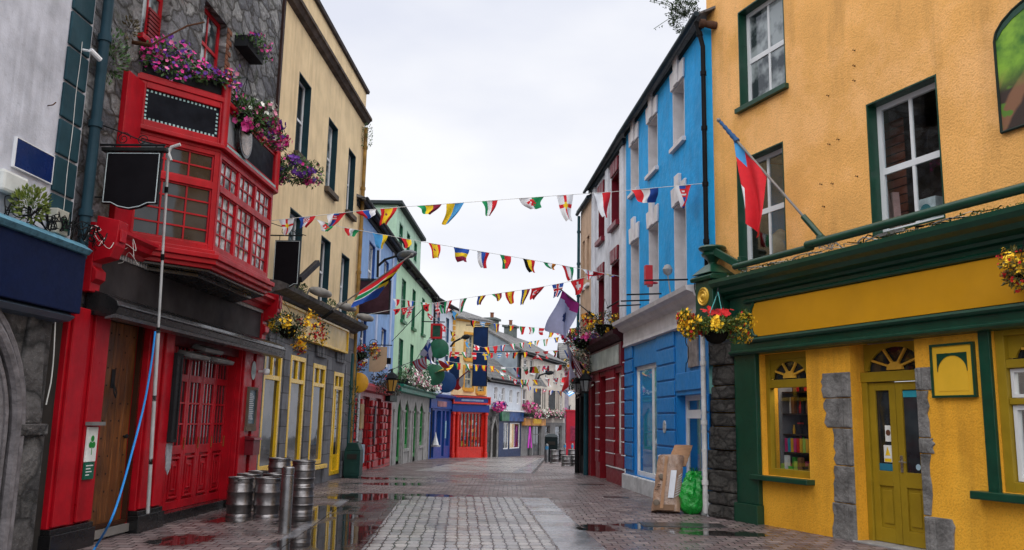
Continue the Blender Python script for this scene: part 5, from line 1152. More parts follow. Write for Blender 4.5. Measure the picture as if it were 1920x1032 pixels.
def framesign(x0, y0, x1, y1, Y, label, mat, fr, nm='framed_sign', ft=.1, arm=True):
    a = at(x0, y0, Y); b = at(x1, y1, Y); F = Fac((a.x, Y), (b.x, Y)); F.n = V((0,-1,0)); w_ = b.x-a.x
    m = MB(F); m.box(.02, w_-.02, b.z+.02, a.z-.02, -.05, .03); o = m.build(nm, mat, label=label, cat='sign')
    if fr: m = MB(F); m.ring(0, w_, b.z, a.z, ft, -.06, .06); m.build('frame', fr, o, bev=.01)
    if arm: m = MB(F); m.tube([F.w(-.4, a.z+.08, 0), F.w(w_+.1, a.z+.08, 0)], .025, 6); m.build('bracket', IRON, o)
    return o
framesign(808, 607, 829, 636, 38, 'red framed hanging sign with a dark green centre', M('dark_green_board', (.02,.07,.05), .35, var=.6), RED, ft=.09)
framesign(842, 668, 861, 726, 42, 'short navy banner between the blue disc and the yellow house', M('navy_cloth', (.006,.02,.07), .7), None, nm='banner')
framesign(888, 613, 913, 725, 45, 'tall navy banner at the right edge of the pale yellow house', M('navy_cloth', (.006,.02,.07), .7), IRON, nm='banner', ft=.03)
lamparm([at(845, 650, 44), at(852, 641, 43.7), at(868, 633, 43.3)], at(881, 631, 43), 'dark street lamp on the pale yellow house', r=.05, hl=.5, mat=IRON)

# ============================================================ pale yellow house over the red and blue shop
PY = M('pale_yellow_render', (.74,.60,.34), .7, var=.12, bmp=.3, streak=.3); ORT = M('orange_trim', (.62,.30,.04), .5, bmp=.1)
REDB = M('bright_red_paint', (.62,.02,.01), .3, var=.15, bmp=.1, coat=.2); BLF = M('shop_blue_paint', (.012,.04,.22), .35, var=.15)
py = empty('yellow_house', L5.w(1.4, 0), 'pale yellow house with orange trim above the red and blue shop', 'house')
w = [(1.0,1.6,4.85,6.25), (1.0,1.6,3.2,4.4), (2.0,2.5,3.05,3.5)]
shell(L5, py, .0, 2.76, 2.9, 7.15, w, PY, dep=6)
for r in w: window(L5, py, r, rec=.10, fw=.05, fm=M('cream_paint', (.6,.55,.42), .5), gm=GLASSL, sill=.1, sillm=ORT); m = MB(L5); s0,s1,h0,h1 = r; m.ring(s0-.14, s1+.14, h0-.02, h1+.14, .14, -.002, .035); m.build('architrave', ORT, py)
gable_roof(L5, py, -.1, 2.9, 7.1, 8.0, 6, .25); m = MB(L5); m.sweep([(0,6.95),(.2,7.0),(.24,7.1),(0,7.14)], 0, 2.76); hh = 3.1
while hh < 6.9: m.box(.0, .18, hh, hh+.22, 0, .03); hh += .3
m.build('trim', ORT, py)
sh = [(.50, 2.45, .12, 1.95)]
m = MB(L5); m.wall(0, 2.76, -.6, 2.0, sh, .05, .5); m.build('shop_front', REDB, py)
m = MB(L5); m.box(-.02, 2.78, 2.0, 2.40, .0, .22); f = m.build('shop_fascia', BLF, py, bev=.01)
m = MB(L5); m.ring(-.04, 2.8, 2.42, 2.85, .07, 0, .30); m.box(.03, 2.73, 2.49, 2.78, 0, .2); m.build('upper_fascia', REDB, py, bev=.01)
m = MB(L5); m.box(.1, 2.66, 2.53, 2.74, .2, .22); m.build('blue_sign', BLF, py)
m = MB(L5); m.box(.6, 2.3, 2.58, 2.68, .22, .225); m.build('faded_lettering', M('faded_blue_white', (.25,.33,.5), .5, var=.4), py)
for s in (0.04, .36, 2.5): 
    m = MB(L5); m.lathe(L5.w(s+.1, -.5, .15), [(.12,0),(.12,.3),(.09,.32),(.08,2.3),(.12,2.34),(.12,2.48)], 12); m.build('column', REDB, py, smooth=True)
m = MB(L5)
m.box(.5, 2.45, .05, .12, -.1, .08); m.box(.52, 2.43, 1.90, 1.95, -.05, .05)
for k in range(8): m.box(.5+k*.27, .54+k*.27, .12, 1.9, -.05, .03)
f = m.build('shop_window', REDB, py); m = MB(L5); m.box(.5, 2.45, .12, 1.95, -.03, -.025); m.build('glass', CLEAR, f)
m = MB(L5); m.box(.3, 2.6, -.1, 2.0, -2.2, -.5); m.build('shop_interior', M('warm_interior', (.16,.10,.05), .8, var=.9, scale=8, bmp=0), py)
m = MB(L5); m.box(.6, 2.4, -.45, .0, .052, .075); m.ring(.55, 2.45, -.5, .04, .05, .052, .10); m.build('stall_riser', REDB, py)
rc = random.Random(8)
for nm, cols in (('display_goods', 5),):
    m = MB(L5)
    for k in range(60): m.c = rc.randrange(6); s = rc.uniform(.55, 2.35); h = rc.choice([.14,.5,.9,1.3]); q = L5.w(s, h, -rc.uniform(.12, .4)); m.bx(q, rc.uniform(.05,.16), .08, rc.uniform(.08,.3))
    m.build('display_goods', [P_YEL, P_WHI, FM['lblue'], FM['red'], FM['orange'], FM['black']], py)
# ============================================================ grey arch, white low house, navy shop
ga = empty('white_low_house', L6.w(3.5, 0), 'low white house with a slate roof, stone archway and navy shop front', 'house')
WL = M('blue_white_render', (.58,.63,.70), .7, var=.12, bmp=.3, streak=.4)
w = [(1.25,1.85,2.75,3.5), (2.6,3.2,2.7,3.5), (4.1,4.7,2.65,3.45), (5.6,6.2,2.6,3.4)]
shell(L6, ga, 0, 6.85, 2.2, 3.95, w, WL, dep=3.6)
for r in w: window(L6, ga, r, rec=.1, fw=.05, reveal=WHITE, gm=GLASS)
gable_roof(L6, ga, 0, 6.85, 3.95, 5.35, 3.6, .25, walls=WL); gutter(L6, ga, 0, 6.85, 3.9, .28)
m = MB(L6); m.wall(.0, 2.1, -.6, 2.2, [(.6,1.6,-.6,1.25)], .05, .4)
top = pointed(.6, 1.6, 1.0, 1.75); m.prism([(.6,1.76)]+top[:9]+[(1.1,1.76)], .051, .12); m.prism([(1.1,1.76)]+top[8:]+[(1.6,1.76)], .051, .12); m.build('archway', STONED, ga)
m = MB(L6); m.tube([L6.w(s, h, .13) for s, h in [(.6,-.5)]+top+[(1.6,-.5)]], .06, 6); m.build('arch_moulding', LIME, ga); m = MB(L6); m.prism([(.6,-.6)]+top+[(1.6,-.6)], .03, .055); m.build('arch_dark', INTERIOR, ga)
LITW = M('glowing_interior', (.5,.38,.22), .8, var=.8, scale=5, bmp=0)
LITB = LITW.node_tree.nodes['Principled BSDF']; LITB.inputs['Emission Color'].default_value = (1,.72,.4,1); LITB.inputs['Emission Strength'].default_value = .35  # warm shop light put into the interior surface as its own glow
sh = [(3.0,4.0,-.1,1.45), (4.2,6.3,-.1,1.45)]
m = MB(L6); m.wall(2.1, 6.85, -.8, 2.2, sh, .04, .4); m.build('shop_front', M('navy_shop_paint', (.012,.035,.10), .4), ga)
for r in sh:
    f = window(L6, ga, r, rec=.0, fw=.06, cols=(.5,), rows=(), gm=CLEAR, name='shop_window', inner=False)
m = MB(L6); m.box(2.9, 6.4, -.1, 1.5, -1.5, -.4); m.build('shop_interior', LITW, ga)
m = MB(L6); m.box(2.2, 3.6, 1.55, 2.1, .06, .2); m.build('green_sign', M('faded_green_sign', (.04,.16,.09), .4, var=.8, scale=2), ga); m = MB(L6); m.box(3.6, 6.8, 1.55, 2.1, .06, .2); m.build('blue_sign', M('faded_blue_sign', (.02,.07,.22), .4, var=.7, scale=2), ga)
m = MB(L6); m.box(2.15, 6.85, 2.12, 2.2, .05, .24); m.build('shop_cornice', WHITE, ga)
p = L6.w(.9, 2.35, .45); basket('hanging_basket', p, .42, 'round magenta basket at the left end of the white house', [P_MAG, P_MAG, P_PUR], nl=260, nf=120, fs=.14, pot=False, chain_to=p+V((0,0,.7)), group='magenta baskets far up the street')
p = L6.w(6.95, 2.45, .5); basket('hanging_basket', p, .48, 'round magenta basket at the right end of the white house', [P_MAG, P_PINK], nl=260, nf=130, fs=.14, pot=False, chain_to=p+V((0,0,.7)), group='magenta baskets far up the street')
# ============================================================ far cream house
CR2 = M('cream_white_render', (.58,.53,.47), .75, var=.14, bmp=.3, streak=.5); GG = M('grey_gable_render', (.26,.31,.36), .8, var=.3, scale=1.2, bmp=.4, streak=.4)
fh = empty('far_cream_house', L7.w(5, 0), 'long cream house with slate roof, chimneys and oriel windows closing the street', 'house')
w = [(.1,1.0,4.9,5.5), (1.6,2.5,4.7,5.6), (3.6,4.2,4.5,5.3), (5.6,6.3,4.6,5.4), (8.0,8.6,4.5,5.3), (10.2,10.8,4.4,5.2), (-.1,.9,2.3,3.6), (4.7,5.2,2.3,3.5), (9.0,9.6,2.2,3.5), (10.3,10.9,2.2,3.5)]
shell(L7, fh, -.4, 11.6, -1.0, 6.0, [], GG, dep=5.2, name='side_wall', o=-.3)
m = MB(L7); m.wall(-.4, 11.6, 1.5, 6.0, w, 0, .2); m.build('wall', CR2, fh)
for r in w: window(L7, fh, r, rec=.08, fw=.05, reveal=None, gm=GLASS, sill=.09)
gable_roof(L7, fh, -.5, 11.6, 6.0, 7.6, 5.8, .3, walls=GG); gutter(L7, fh, -.4, 11.6, 5.95, .3)
for s in (1.8, 6.2):
    m = MB(L7); m.box(s, s+1.0, 6.8, 8.3, -3.3, -2.6); m.box(s-.12, s+1.12, 8.3, 8.45, -3.42, -2.48); m.build('chimney', M('chimney_render', (.11,.13,.125), .8, var=.4), fh, bev=.01)
    m = MB(L7); m.lathe(L7.w(s+.5, 8.45, -2.95), [(.12,0),(.12,.35),(.15,.36),(.15,.4)], 8); m.build('chimney_pot', RUBSILL, fh)
for s in (2.6, 6.6):
    m = MB(L7); c = s+.6
    P = [(s-.2,-.0),(s+.15,.5),(s+1.25,.5),(s+1.6,.0)]
    def oriel(h0, h1, g=0, mat=None, nm=None):
        q = MB(); k = [L7.w(a, 0, o_+(g if o_ > .1 else 0)) for a, o_ in P]; q.v = [p+V((0,0,h0)) for p in k]+[p+V((0,0,h1)) for p in k]; q.f = [[3,2,1,0],[4,5,6,7],[0,1,5,4],[1,2,6,5],[2,3,7,6],[3,0,4,7]]; q.mi = [0]*6; return q.build(nm, mat, fh)
    oriel(2.25, 2.4, .06, CR2, 'oriel_base'); oriel(2.4, 3.75, 0, GLASS, 'oriel_glass'); oriel(3.75, 3.9, .08, CR2, 'oriel_head'); m = MB()
    for a, o_ in P+[(s+.7,.5)]: q = L7.w(a, 2.4, o_+.02); m.beam(q, q+V((0,0,1.35)), .08)
    m.build('oriel_mullions', CR2, fh)
    if s < 3:
        q = MB(); k = [L7.w(a, 3.9, o_*1.2) for a, o_ in P]; t = L7.w(s+.7, 4.9, 0); 
        for i in range(3): q.face([k[i], k[i+1], t])
        q.build('oriel_roof', SLATE, fh)
sh = [(1.0,2.2,-.9,1.35), (2.5,4.6,-.9,1.3), (5.6,7.0,-.7,1.3), (8.6,10.6,-.7,1.3)]
m = MB(L7); m.wall(-.4, 11.6, -1.1, 1.5, sh, .05, .4); m.build('shop_front', M('grey_timber_front', (.20,.20,.20), .7, var=.3), fh)
for i, r in enumerate(sh): window(L7, fh, r, rec=.05, fw=.08, cols=(.5,), rows=(.75,), fm=M('grey_timber_front', (.2,.2,.2)), gm=CLEAR if i > 1 else GLASS, name='shop_window')
m = MB(L7); m.box(5.4, 10.8, -.7, 1.4, -1.5, -.4); m.build('shop_interior', LITW, fh)
m = MB(L7); m.box(-.3, 4.8, 1.3, 1.75, .06, .3); m.build('orange_sign', M('orange_shop_sign', (.65,.30,.08), .5, var=.6, scale=1.5), fh); m = MB(L7); m.box(1.6, 3.6, 1.42, 1.72, .3, .32); m.build('yellow_panel', M('yellow_panel', (.75,.45,.03), .5), fh)
for s0, s1, lb_, cl in ((-.3, 1.8, 'left flower box of the far cream house, magenta and pink', [P_MAG,P_PINK]), (2.2, 4.6, 'box of white and pink flowers over the orange shop sign', [P_WHI,P_PINK]), (5.4, 7.6, 'pink flower box at the middle of the far cream house', [P_PINK,P_WHI]), (8.2, 11.2, 'right flower box of the far cream house, red and dark leaves', [P_PINK,P_MAG])):
    windowbox(L7, s0, s1, 1.85, .1, lb_, cl, nf=60, nl=620, ht=.55, dp=.5, fs=.12, group='flower boxes of the far cream house')
lamparm([at(1008, 712, 52), at(1012, 704, 52), at(1024, 700, 51)], at(1036, 699, 51), 'dark curved lamp arm on the far cream house', r=.05, hl=.5, mat=IRON)
m = MB(L7); a = L7.w(.2, 1.2, .4); m.tube([L7.w(.0,-.1,.42), L7.w(.35,1.2,.42), L7.w(.75,-.1,.42)], .05, 6); m.build('pink_ribbon_arch', M('pink_neon_paint', (.75,.08,.65), .4), label='bright magenta pointed hoop hanging at the orange shop', cat='decoration')
c = gnd(984, 853); root = empty('windbreak_display', c, 'green and multicoloured beach goods leaning outside the far shops', 'display'); m = MB(); m.lathe(c+V((-.2,0,.0)), [(.05,0),(.22,.4),(.25,1.0),(.12,1.45),(.02,1.6)], 10, V((-.25,0,1))); m.build('green_float', M('float_green', (.02,.30,.06), .4), root, smooth=True)
m = MB(); 
for k in range(4): m.c = k; m.lathe(c+V((.05+k*.13,-.1,0)), [(.05,0),(.09,.35),(.07,.8),(.02,1.0)], 8, V((.12*k-.2,0,1)))
m.build('boards', [FM['white'], FM['orange'], FM['lblue'], FM['red']], root)
# houses beyond the bend
for k, (x0, x1, yt, yb, Y, lb_, mt, hg) in enumerate([(1052, 1100, 640, 850, 74, 'pale cream house far behind the kegs beyond the bend', CR2, 4)]):
    a = at(x0, yt, Y); b = at(x1, yt, Y); Fz = Fac((a.x, Y), (b.x, Y)); Fz.n = V((0,-1,0)); hz = empty('distant_house', Fz.w(1, -1), lb_, 'house'); top = a.z; ww = [(.5,1.2,4.2,5.4),(1.7,2.3,1.8,3.2),(.3,.9,1.6,3.0)]
    shell(Fz, hz, 0, b.x-a.x, -1.2, top-1.5, ww, mt, dep=6)
    for r in ww: window(Fz, hz, r, rec=.08, fw=.06, gm=GLASS)
    gable_roof(Fz, hz, 0, b.x-a.x, top-1.5, top, 6, .2)
    m = MB(Fz); m.box(.05, .7, -1.2, top-2.5, 0, .06); m.build('grey_strip', M('mauve_strip', (.28,.25,.3), .7), hz)
a = gnd(1061, 848); Yk = 60; a = at(1061, 772, Yk); b = at(1084, 845, Yk); m = MB(); c = V(((a.x+b.x)/2, Yk, gz(Yk))); root = empty('red_kiosk', c, 'red kiosk far behind the right-hand kegs', 'kiosk'); m.bx(c, b.x-a.x, 1.0, a.z-gz(Yk)); m.build('body', M('kiosk_red', (.40,.01,.03), .4), root, bev=.02); m = MB(); m.bx(c+V((0,0,a.z-gz(Yk)+.002)), b.x-a.x+.1, 1.1, .12); m.build('roof', M('kiosk_red', (.4,.01,.03)), root); m = MB(); m.bx(c+V((0.1,-.52,1.0)), .5, .03, 1.0); m.build('panel', M('kiosk_panel', (.25,.02,.06), .4, var=.6, scale=6), root)
# ============================================================ orange-yellow shop on the right
def stucco(name, col, sc=42, bd=.012, k=.9):
    m, t, b = newmat(name); MATS[name] = m; co = coords(t)
    n1 = noise(t, co, 1.1, 5, .6); n2 = noise(t, coords(t, False, (1,1,.12)), 2.2, 5, .65); n3 = noise(t, co, sc, 3, .55)
    c = mixc(t, ramp(t, n1, [(.3,0),(.7,1)]), mul(col, .84), mul(col, 1.08)); c = mixc(t, ramp(t, n2, [(.52,0),(.75,.6)]), c, mul(col, .45)); c = mixc(t, ramp(t, noise(t, co, .55, 6, .7), [(.5,0),(.62,.35)]), c, (min(1,col[0]*1.1), col[1]*1.25, col[2]*2.2))
    c = mixc(t, ramp(t, n3, [(.35,.35),(.5,0)]), c, mul(col, .55))
    t.links.new(c, b.inputs['Base Color']); b.inputs['Roughness'].default_value = .85
    p = bump(t, b, n3, k, bd); bump(t, b, noise(t, co, 5, 3), .3, .02, p); return m
ORG = stucco('orange_stucco', (.86,.44,.12)); YEL = stucco('yellow_stucco', (.84,.40,.022))
GRN = M('shop_green_paint', (.002,.048,.026), .36, var=.25, scale=5, bmp=.3, bsc=18, bd=.003, coat=.25, dirt=.12); OLV = M('olive_gold_paint', (.30,.20,.012), .45, var=.15, bmp=.2)
GOLDB = M('golden_sign_board', (.56,.27,.008), .45, var=.12, scale=1.2, bmp=.1)
OLDST = M('old_limestone', (.19,.185,.18), .8, var=.55, scale=4, bmp=1, bsc=11, bd=.035, dirt=.6); DRK = rubble('black_old_stone', [(.045,.042,.038),(.10,.095,.085),(.07,.065,.06),(.15,.14,.13)], 2.3, .12, (.015,.014,.013), (1,1,1.8))
yh = empty('yellow_shop', R1.w(4, 0), 'orange stuccoed shop with a dark green cornice, olive door and blank gold sign', 'shop')
wA = (5.72, 6.96, 7.12, 8.95); wB = (5.85, 7.10, 4.25, 6.18); wC = (2.80, 4.03, 4.22, 6.17)
shell(R1, yh, -2, 7.93, 3.55, 11.5, [wA, wB, wC], ORG, dep=7, wdep=.3)
BR1 = M('upvc_white', (.68,.70,.72), .35, var=.06, bmp=0)
for i, r in enumerate((wA, wB, wC)):
    window(R1, yh, r, rec=.17, fw=.075, cols=(.5,), rows=(.48,), fm=BR1, gm=GLASSL if i == 0 else CLEAR, reveal=GRN, rt=.022, sill=.09 if i == 0 else None, sillm=GRN, bar=.05)
# dim rooms behind the two lower windows
for r in (wB, wC):
    m = MB(R1); m.box(r[0]-.4, r[1]+.4, r[2]-.1, r[2]-.05, -1.6, -.3); m.box(r[0]-.4, r[1]+.4, r[2]-.1, r[3]+.2, -1.65, -1.6); m.box(r[0]-.45, r[0]-.4, r[2]-.1, r[3]+.2, -1.6, -.3); m.box(r[1]+.4, r[1]+.45, r[2]-.1, r[3]+.2, -1.6, -.3); m.box(r[0]-.4, r[1]+.4, r[3]+.2, r[3]+.25, -1.6, -.3); m.build('room', M('dim_room', (.10,.065,.045), .9, var=.7, scale=3, bmp=0), yh)
m = MB(R1)
for k in range(14): m.box(4.05, 4.75, 4.3+k*.13, 4.41+k*.13, -.72, -.70)
m.build('shutter_slats', M('terracotta_slats', (.34,.10,.05), .6), yh)
m = MB(R1); m.box(3.22, 3.56, 4.30, 4.66, -.55, -.32); m.build('box_on_sill', M('pale_package', (.6,.65,.66), .5, var=.3, scale=8), yh); m = MB(R1); m.lathe(R1.w(3.39, 4.49, -.319), [(.09,0),(.09,.004),(.05,.005)], 16, R1.n); m.build('package_spot', M('teal_spot', (.03,.22,.25), .4), yh)
m = MB(R1); m.beam(R1.w(4.1, 4.3, -.45), R1.w(4.3, 5.1, -.5), .06, .14); m.beam(R1.w(3.95, 4.3, -.4), R1.w(4.0, 4.9, -.42), .10, .05); m.build('paper_roll', M('paper_pink', (.6,.35,.32), .6), yh)
m = MB(R1); m.lathe(R1.w(6.6, 4.4, -.5), [(.12,0),(.18,.15),(.15,.4),(.03,.5)], 14); m.lathe(R1.w(6.15, 4.35, -.5), [(.1,0),(.1,.5),(.04,.6)], 12); m.build('room_clutter', M('clutter_cream', (.4,.33,.24), .6, var=.5), yh, smooth=True)
shell_h = 3.55
wD = (5.50, 6.60, .78, 2.72); wE = (.7, 2.26, .86, 2.78); wDo = (3.42, 4.58, .02, 2.76)
m = MB(R1); m.wall(-2, 7.93, -.1, 2.76, [wD, wE, wDo], 0, .34); m.build('lower_wall', YEL, yh)
# frieze, sign and mouldings
m = MB(R1); m.box(-2, 7.2, 2.76, 3.96, 0, .14); m.build('frieze', GRN, yh)
m = MB(R1); m.box(-2, 6.42, 3.0, 3.56, .142, .165)
m.prism([(6.42,3.0),(6.50,3.03),(6.55,3.12),(6.57,3.22),(6.66,3.25),(6.66,3.34),(6.57,3.37),(6.55,3.45),(6.50,3.55),(6.42,3.56)], .142, .165); m.build('blank_sign', GOLDB, yh)
m = MB(R1); m.sweep([(.14,3.565),(.20,3.58),(.22,3.61),(.18,3.64),(.14,3.65)], -2, 6.75); m.sweep([(.14,2.90),(.19,2.92),(.215,2.95),(.19,2.985),(.14,2.99)], -2, 6.75); m.sweep([(.0,2.72),(.16,2.73),(.20,2.76),(.20,2.79),(.14,2.81),(0,2.81)], -2, 7.2)
m.tube([R1.w(6.44,3.0,.17), R1.w(6.53,3.03,.17), R1.w(6.58,3.12,.17), R1.w(6.6,3.2,.17), R1.w(6.69,3.24,.17), R1.w(6.69,3.35,.17), R1.w(6.6,3.38,.17), R1.w(6.58,3.46,.17), R1.w(6.5,3.57,.17)], .025, 6)
m.build('sign_moulding', GRN, yh, bev=.004)
m = MB(R1); m.sweep([(.14,3.70),(.20,3.72),(.22,3.76),(.34,3.80),(.38,3.86),(.46,3.90),(.50,3.96),(.50,4.02),(.10,4.06),(.0,4.06),(.0,3.70)], -2, 7.3); m.build('cornice', GRN, yh)
m = MB(R1); m.tube([R1.w(6.58, 4.155, .48), R1.w(4.72, 4.15, .48)], .052, 12); m.tube([R1.w(4.80, 4.19, .50), R1.w(-2, 4.19, .50)], .062, 12); m.build('shutter_tube', GRN, yh, smooth=True)
rc = random.Random(21)
for mt_, n, nm, lb_, r_ in ((CABW, 9, 'white_cables', 'white cables and junctions lying along the top of the green cornice', .010), (BLACK, 7, 'dark_cables', 'dark cables sagging behind the green tube on the cornice', .008)):
    m = MB(R1)
    for i in range(n):
        s = rc.uniform(1.5, 6.0); pts = []; L_ = rc.uniform(.8, 2.2)
        for k in range(12): pts.append(R1.w(s+L_*k/11, 4.075+abs(rc.gauss(0, .022)), .25+.15*math.sin(k*.9+i)+rc.uniform(-.03,.03)))
        m.tube(pts, r_*rc.uniform(.5,1.2), 5)
    if mt_ is CABW: 
        for k in range(6): s = 4.6+rc.uniform(-.35,.35); m.tube([R1.w(s+.08*math.cos(a*.7), 4.10+.05*math.sin(a*.9)+.01*k, .44+.05*math.sin(a*.7+k)) for a in range(10)], .007, 5)
        m.beam(R1.w(3.1,4.09,.4), R1.w(3.5,4.09,.4), .05, .04)
    m.build(nm, mt_, label=lb_, cat='cables', smooth=True)
m = MB(R1)
for k in range(500):
    s = rc.choice([rc.gauss(5.6,.3), rc.gauss(3.2,.25), rc.gauss(1.9,.3), rc.uniform(1.2,7)]); leaf(m, R1.w(s, 4.06+rc.uniform(0,.035), rc.uniform(.2,.47)), .035)
m.build('moss', LEAFY, label='moss and small weeds growing along the green cornice', cat='moss')
# corner console with gold rosette and urn-like cap
m = MB(R1); m.box(7.28, 7.80, 3.30, 4.06, 0, .44); m.sweep([(.0,4.06),(.50,4.06),(.52,4.12),(.46,4.16),(0,4.18)], 7.22, 7.86)
m.hexa([R1.w(7.24,4.181,0), R1.w(7.84,4.181,0), R1.w(7.84,4.181,.5), R1.w(7.24,4.181,.5), R1.w(7.44,4.36,.14), R1.w(7.64,4.36,.14), R1.w(7.64,4.36,.34), R1.w(7.44,4.36,.34)])
m.sweep([(.0,3.30),(.44,3.30),(.40,3.22),(.25,3.15),(.0,3.12)], 7.30, 7.78); m.build('console', GRN, yh, bev=.012)
m = MB(R1); m.lathe(R1.w(7.54, 4.35, .24), [(.10,0),(.07,.05),(.12,.12),(.19,.17),(.20,.21),(.16,.23),(.22,.27),(.25,.31),(.23,.34),(.05,.37)], 20); m.build('console_cap', GRN, yh, smooth=True)
ros = MB(R1); ros.lathe(R1.w(7.54, 3.78, .442), [(.165,0),(.165,.012),(.145,.028),(.13,.012),(.11,.012),(.095,.03),(.08,.012),(.055,.012),(.035,.035),(.01,.045)], 28, R1.n); ros.build('rosette', M('gold_leaf_paint', (.70,.42,.04), .35, metal=.3, bmp=.1), yh, smooth=True)
m = MB(R1); m.beam(R1.w(7.45, 4.62, .30), R1.w(6.95, 4.28, .12), .11, .13); m.box(6.88, 6.96, 4.18, 4.42, 0, .14); m.build('spot_arm', GRN, label='stout green spotlight arm beside the urn-shaped cap', cat='bracket', bev=.01)
# stone and green pilasters
m = MB(R1); rc = random.Random(4); hh = 0
while hh < 2.9:
    dh = rc.uniform(.16,.42); x = 7.20
    while x < 7.84:
        wdd = rc.uniform(.2, .64); x1 = min(x+wdd, 7.86)
        if 7.86-x1 < .14: x1 = 7.86
        k = .10*(1-hh/3); o = .06+k+rc.uniform(0,.07)
        P = [R1.w(x-.02*(x == 7.2)*k*5, hh, -.02), R1.w(x1+k*.6, hh, -.02), R1.w(x1+k*.6, hh, o), R1.w(x, hh, o)]; h1 = min(hh+dh-.012, 2.98); Q = [R1.w(x, h1, -.02), R1.w(x1+k*.5, h1, -.02), R1.w(x1+k*.5, h1, o-.02*rc.random()), R1.w(x, h1, o-.02*rc.random())]; m.hexa(P+Q); x = x1+.012
    hh += dh
m.build('stone_buttress', DRK, yh, bev=.035)
m = MB(R1); m.box(6.62, 7.19, .30, 2.76, 0, .09); m.box(6.60, 7.2, -.05, .299, 0, .15); m.build('green_pilaster', GRN, yh, bev=.01)
m = MB(R1); m.box(2.27, 2.42, .82, 2.76, 0, .05); m.build('green_pilaster', GRN, yh, bev=.006)
# shop window D
def fanlight(fc, root, s0, s1, h0, h1, o, mat, board):
    m = MB(fc); cx = (s0+s1)/2; rw = (s1-s0)/2*.86; rh = (h1-h0)*.80; n = 18; arc = [(cx+rw*math.cos(math.pi*k/n), h0+.02+rh*math.sin(math.pi*k/n)) for k in range(n+1)]
    half = n//2
    m.prism([(s1, h0+.02)]+arc[:half+1]+[(cx, h1), (s1, h1)], o-.03, o); m.prism([(s0, h0+.02), (s0, h1), (cx, h1)]+arc[half:], o-.03, o)
    f = m.build('fanlight', board, root); m = MB(fc); m.box(s0+.02, s1-.02, h0, h1-.02, o-.05, o-.042); m.build('glass', GLASS, f)
    m = MB(fc)
    for a in (28, 66, 114, 152):
        a = math.radians(a); m.beam(fc.w(cx+.10*math.cos(a), h0+.03+.08*math.sin(a), o-.012), fc.w(cx+rw*.98*math.cos(a), h0+.02+rh*.98*math.sin(a), o-.012), .035, .03)
    pts = [(cx+.14*math.cos(math.pi*k/8), h0+.02+.11*math.sin(math.pi*k/8)) for k in range(9)]; m.prism(pts, o-.03, o+.012); m.build('rays', M('ray_yellow', (.72,.40,.05), .4), f)
s0, s1, h0, h1 = wD; m = MB(R1); m.ring(s0, s1, h0, h1, .09, -.20, -.10, tb=.11); m.box(s0+.09, s1-.09, 2.17, 2.30, -.20, -.10); f = m.build('shop_window', OLV, yh, bev=.006)
m = MB(R1); m.box(s0+.08, s1-.08, h0+.1, 2.18, -.17, -.163); m.build('glass', CLEAR, f)
fanlight(R1, yh, s0+.09, s1-.09, 2.30, 2.63, -.13, None, OLV)
m = MB(R1); m.box(s0-.10, s1+.16, .70, .779, -.08, .16); m.build('window_sill', GRN, yh, bev=.012)
# display behind it
m = MB(R1); m.box(s0-.3, s1+.3, h0-.05, h0+.02, -1.4, -.22); m.box(s0-.3, s1+.3, h0, h1, -1.45, -1.4); m.box(s1-.0, s1+.04, h0+.02, 2.7, -1.4, -.35); m.box(s0-.05, s0-.01, h0+.02, 2.7, -1.4, -.35); m.box(s0-.05, s1+.05, 2.66, 2.7, -1.4, -.35); m.build('display_case', M('pale_case', (.17,.165,.19), .6, var=.3), yh)
m = MB(R1); m.box(s0+.30, s1+.01, h0+.05, 2.65, -.80, -.77)
for h in (.80, 1.12, 1.42, 1.75, 2.10): m.box(s0+.30, s1+.0, h, h+.02, -.77, -.42)
m.build('display_shelves', M('dark_shelf', (.035,.022,.018), .6), yh)
GOODS = [M('good_%d' % i, c, .4, var=.2, bmp=0) for i, c in enumerate([(.6,.02,.03),(.02,.28,.42),(.05,.4,.05),(.65,.35,.03),(.55,.05,.2),(.6,.6,.6),(.02,.02,.025),(.2,.09,.04),(.05,.12,.4),(.35,.5,.08)])]
rc = random.Random(2); m = MB(R1)
for h, tall in ((.82,.20),(1.14,.22),(1.44,.24),(1.77,.26),(2.12,.2)):
    x = s0+.34
    while x < s1-.06:
        wdd = rc.uniform(.05,.10); m.c = rc.choice([0,1,2,3,4,4,5,9,8]) if h < 1.3 else rc.choice([6,7,0,5,1,3,6]); ht = tall*rc.uniform(.6,1.25); o = -rc.uniform(.46,.58)
        if rc.random() < .5: m.box(x, x+wdd*.85, h, h+ht, o-.06, o)
        else: m.lathe(R1.w(x+wdd*.4, h, o), [(wdd*.35,0),(wdd*.4,ht*.5),(wdd*.2,ht*.8),(wdd*.2,ht)], 10)
        x += wdd+.01
x = s0+.05
while x < s1-.12:
    wdd = rc.uniform(.07,.12); m.c = rc.choice([7,2,0,4,5,7,6,9]); ht = rc.uniform(.12,.30); m.box(x, x+wdd, .81, .81+ht, -.36, -.30); x += wdd+.02
x = s0+.36
for i in range(10): m.c = rc.choice([1,0,4,3,2,9]); m.box(x, x+.06, 1.15, 1.37, -.435, -.42); x += .072
m.build('displayed_goods', GOODS, yh)
shoplight(R1, 6.05, 2.62, -.55, .9, .4, 9)
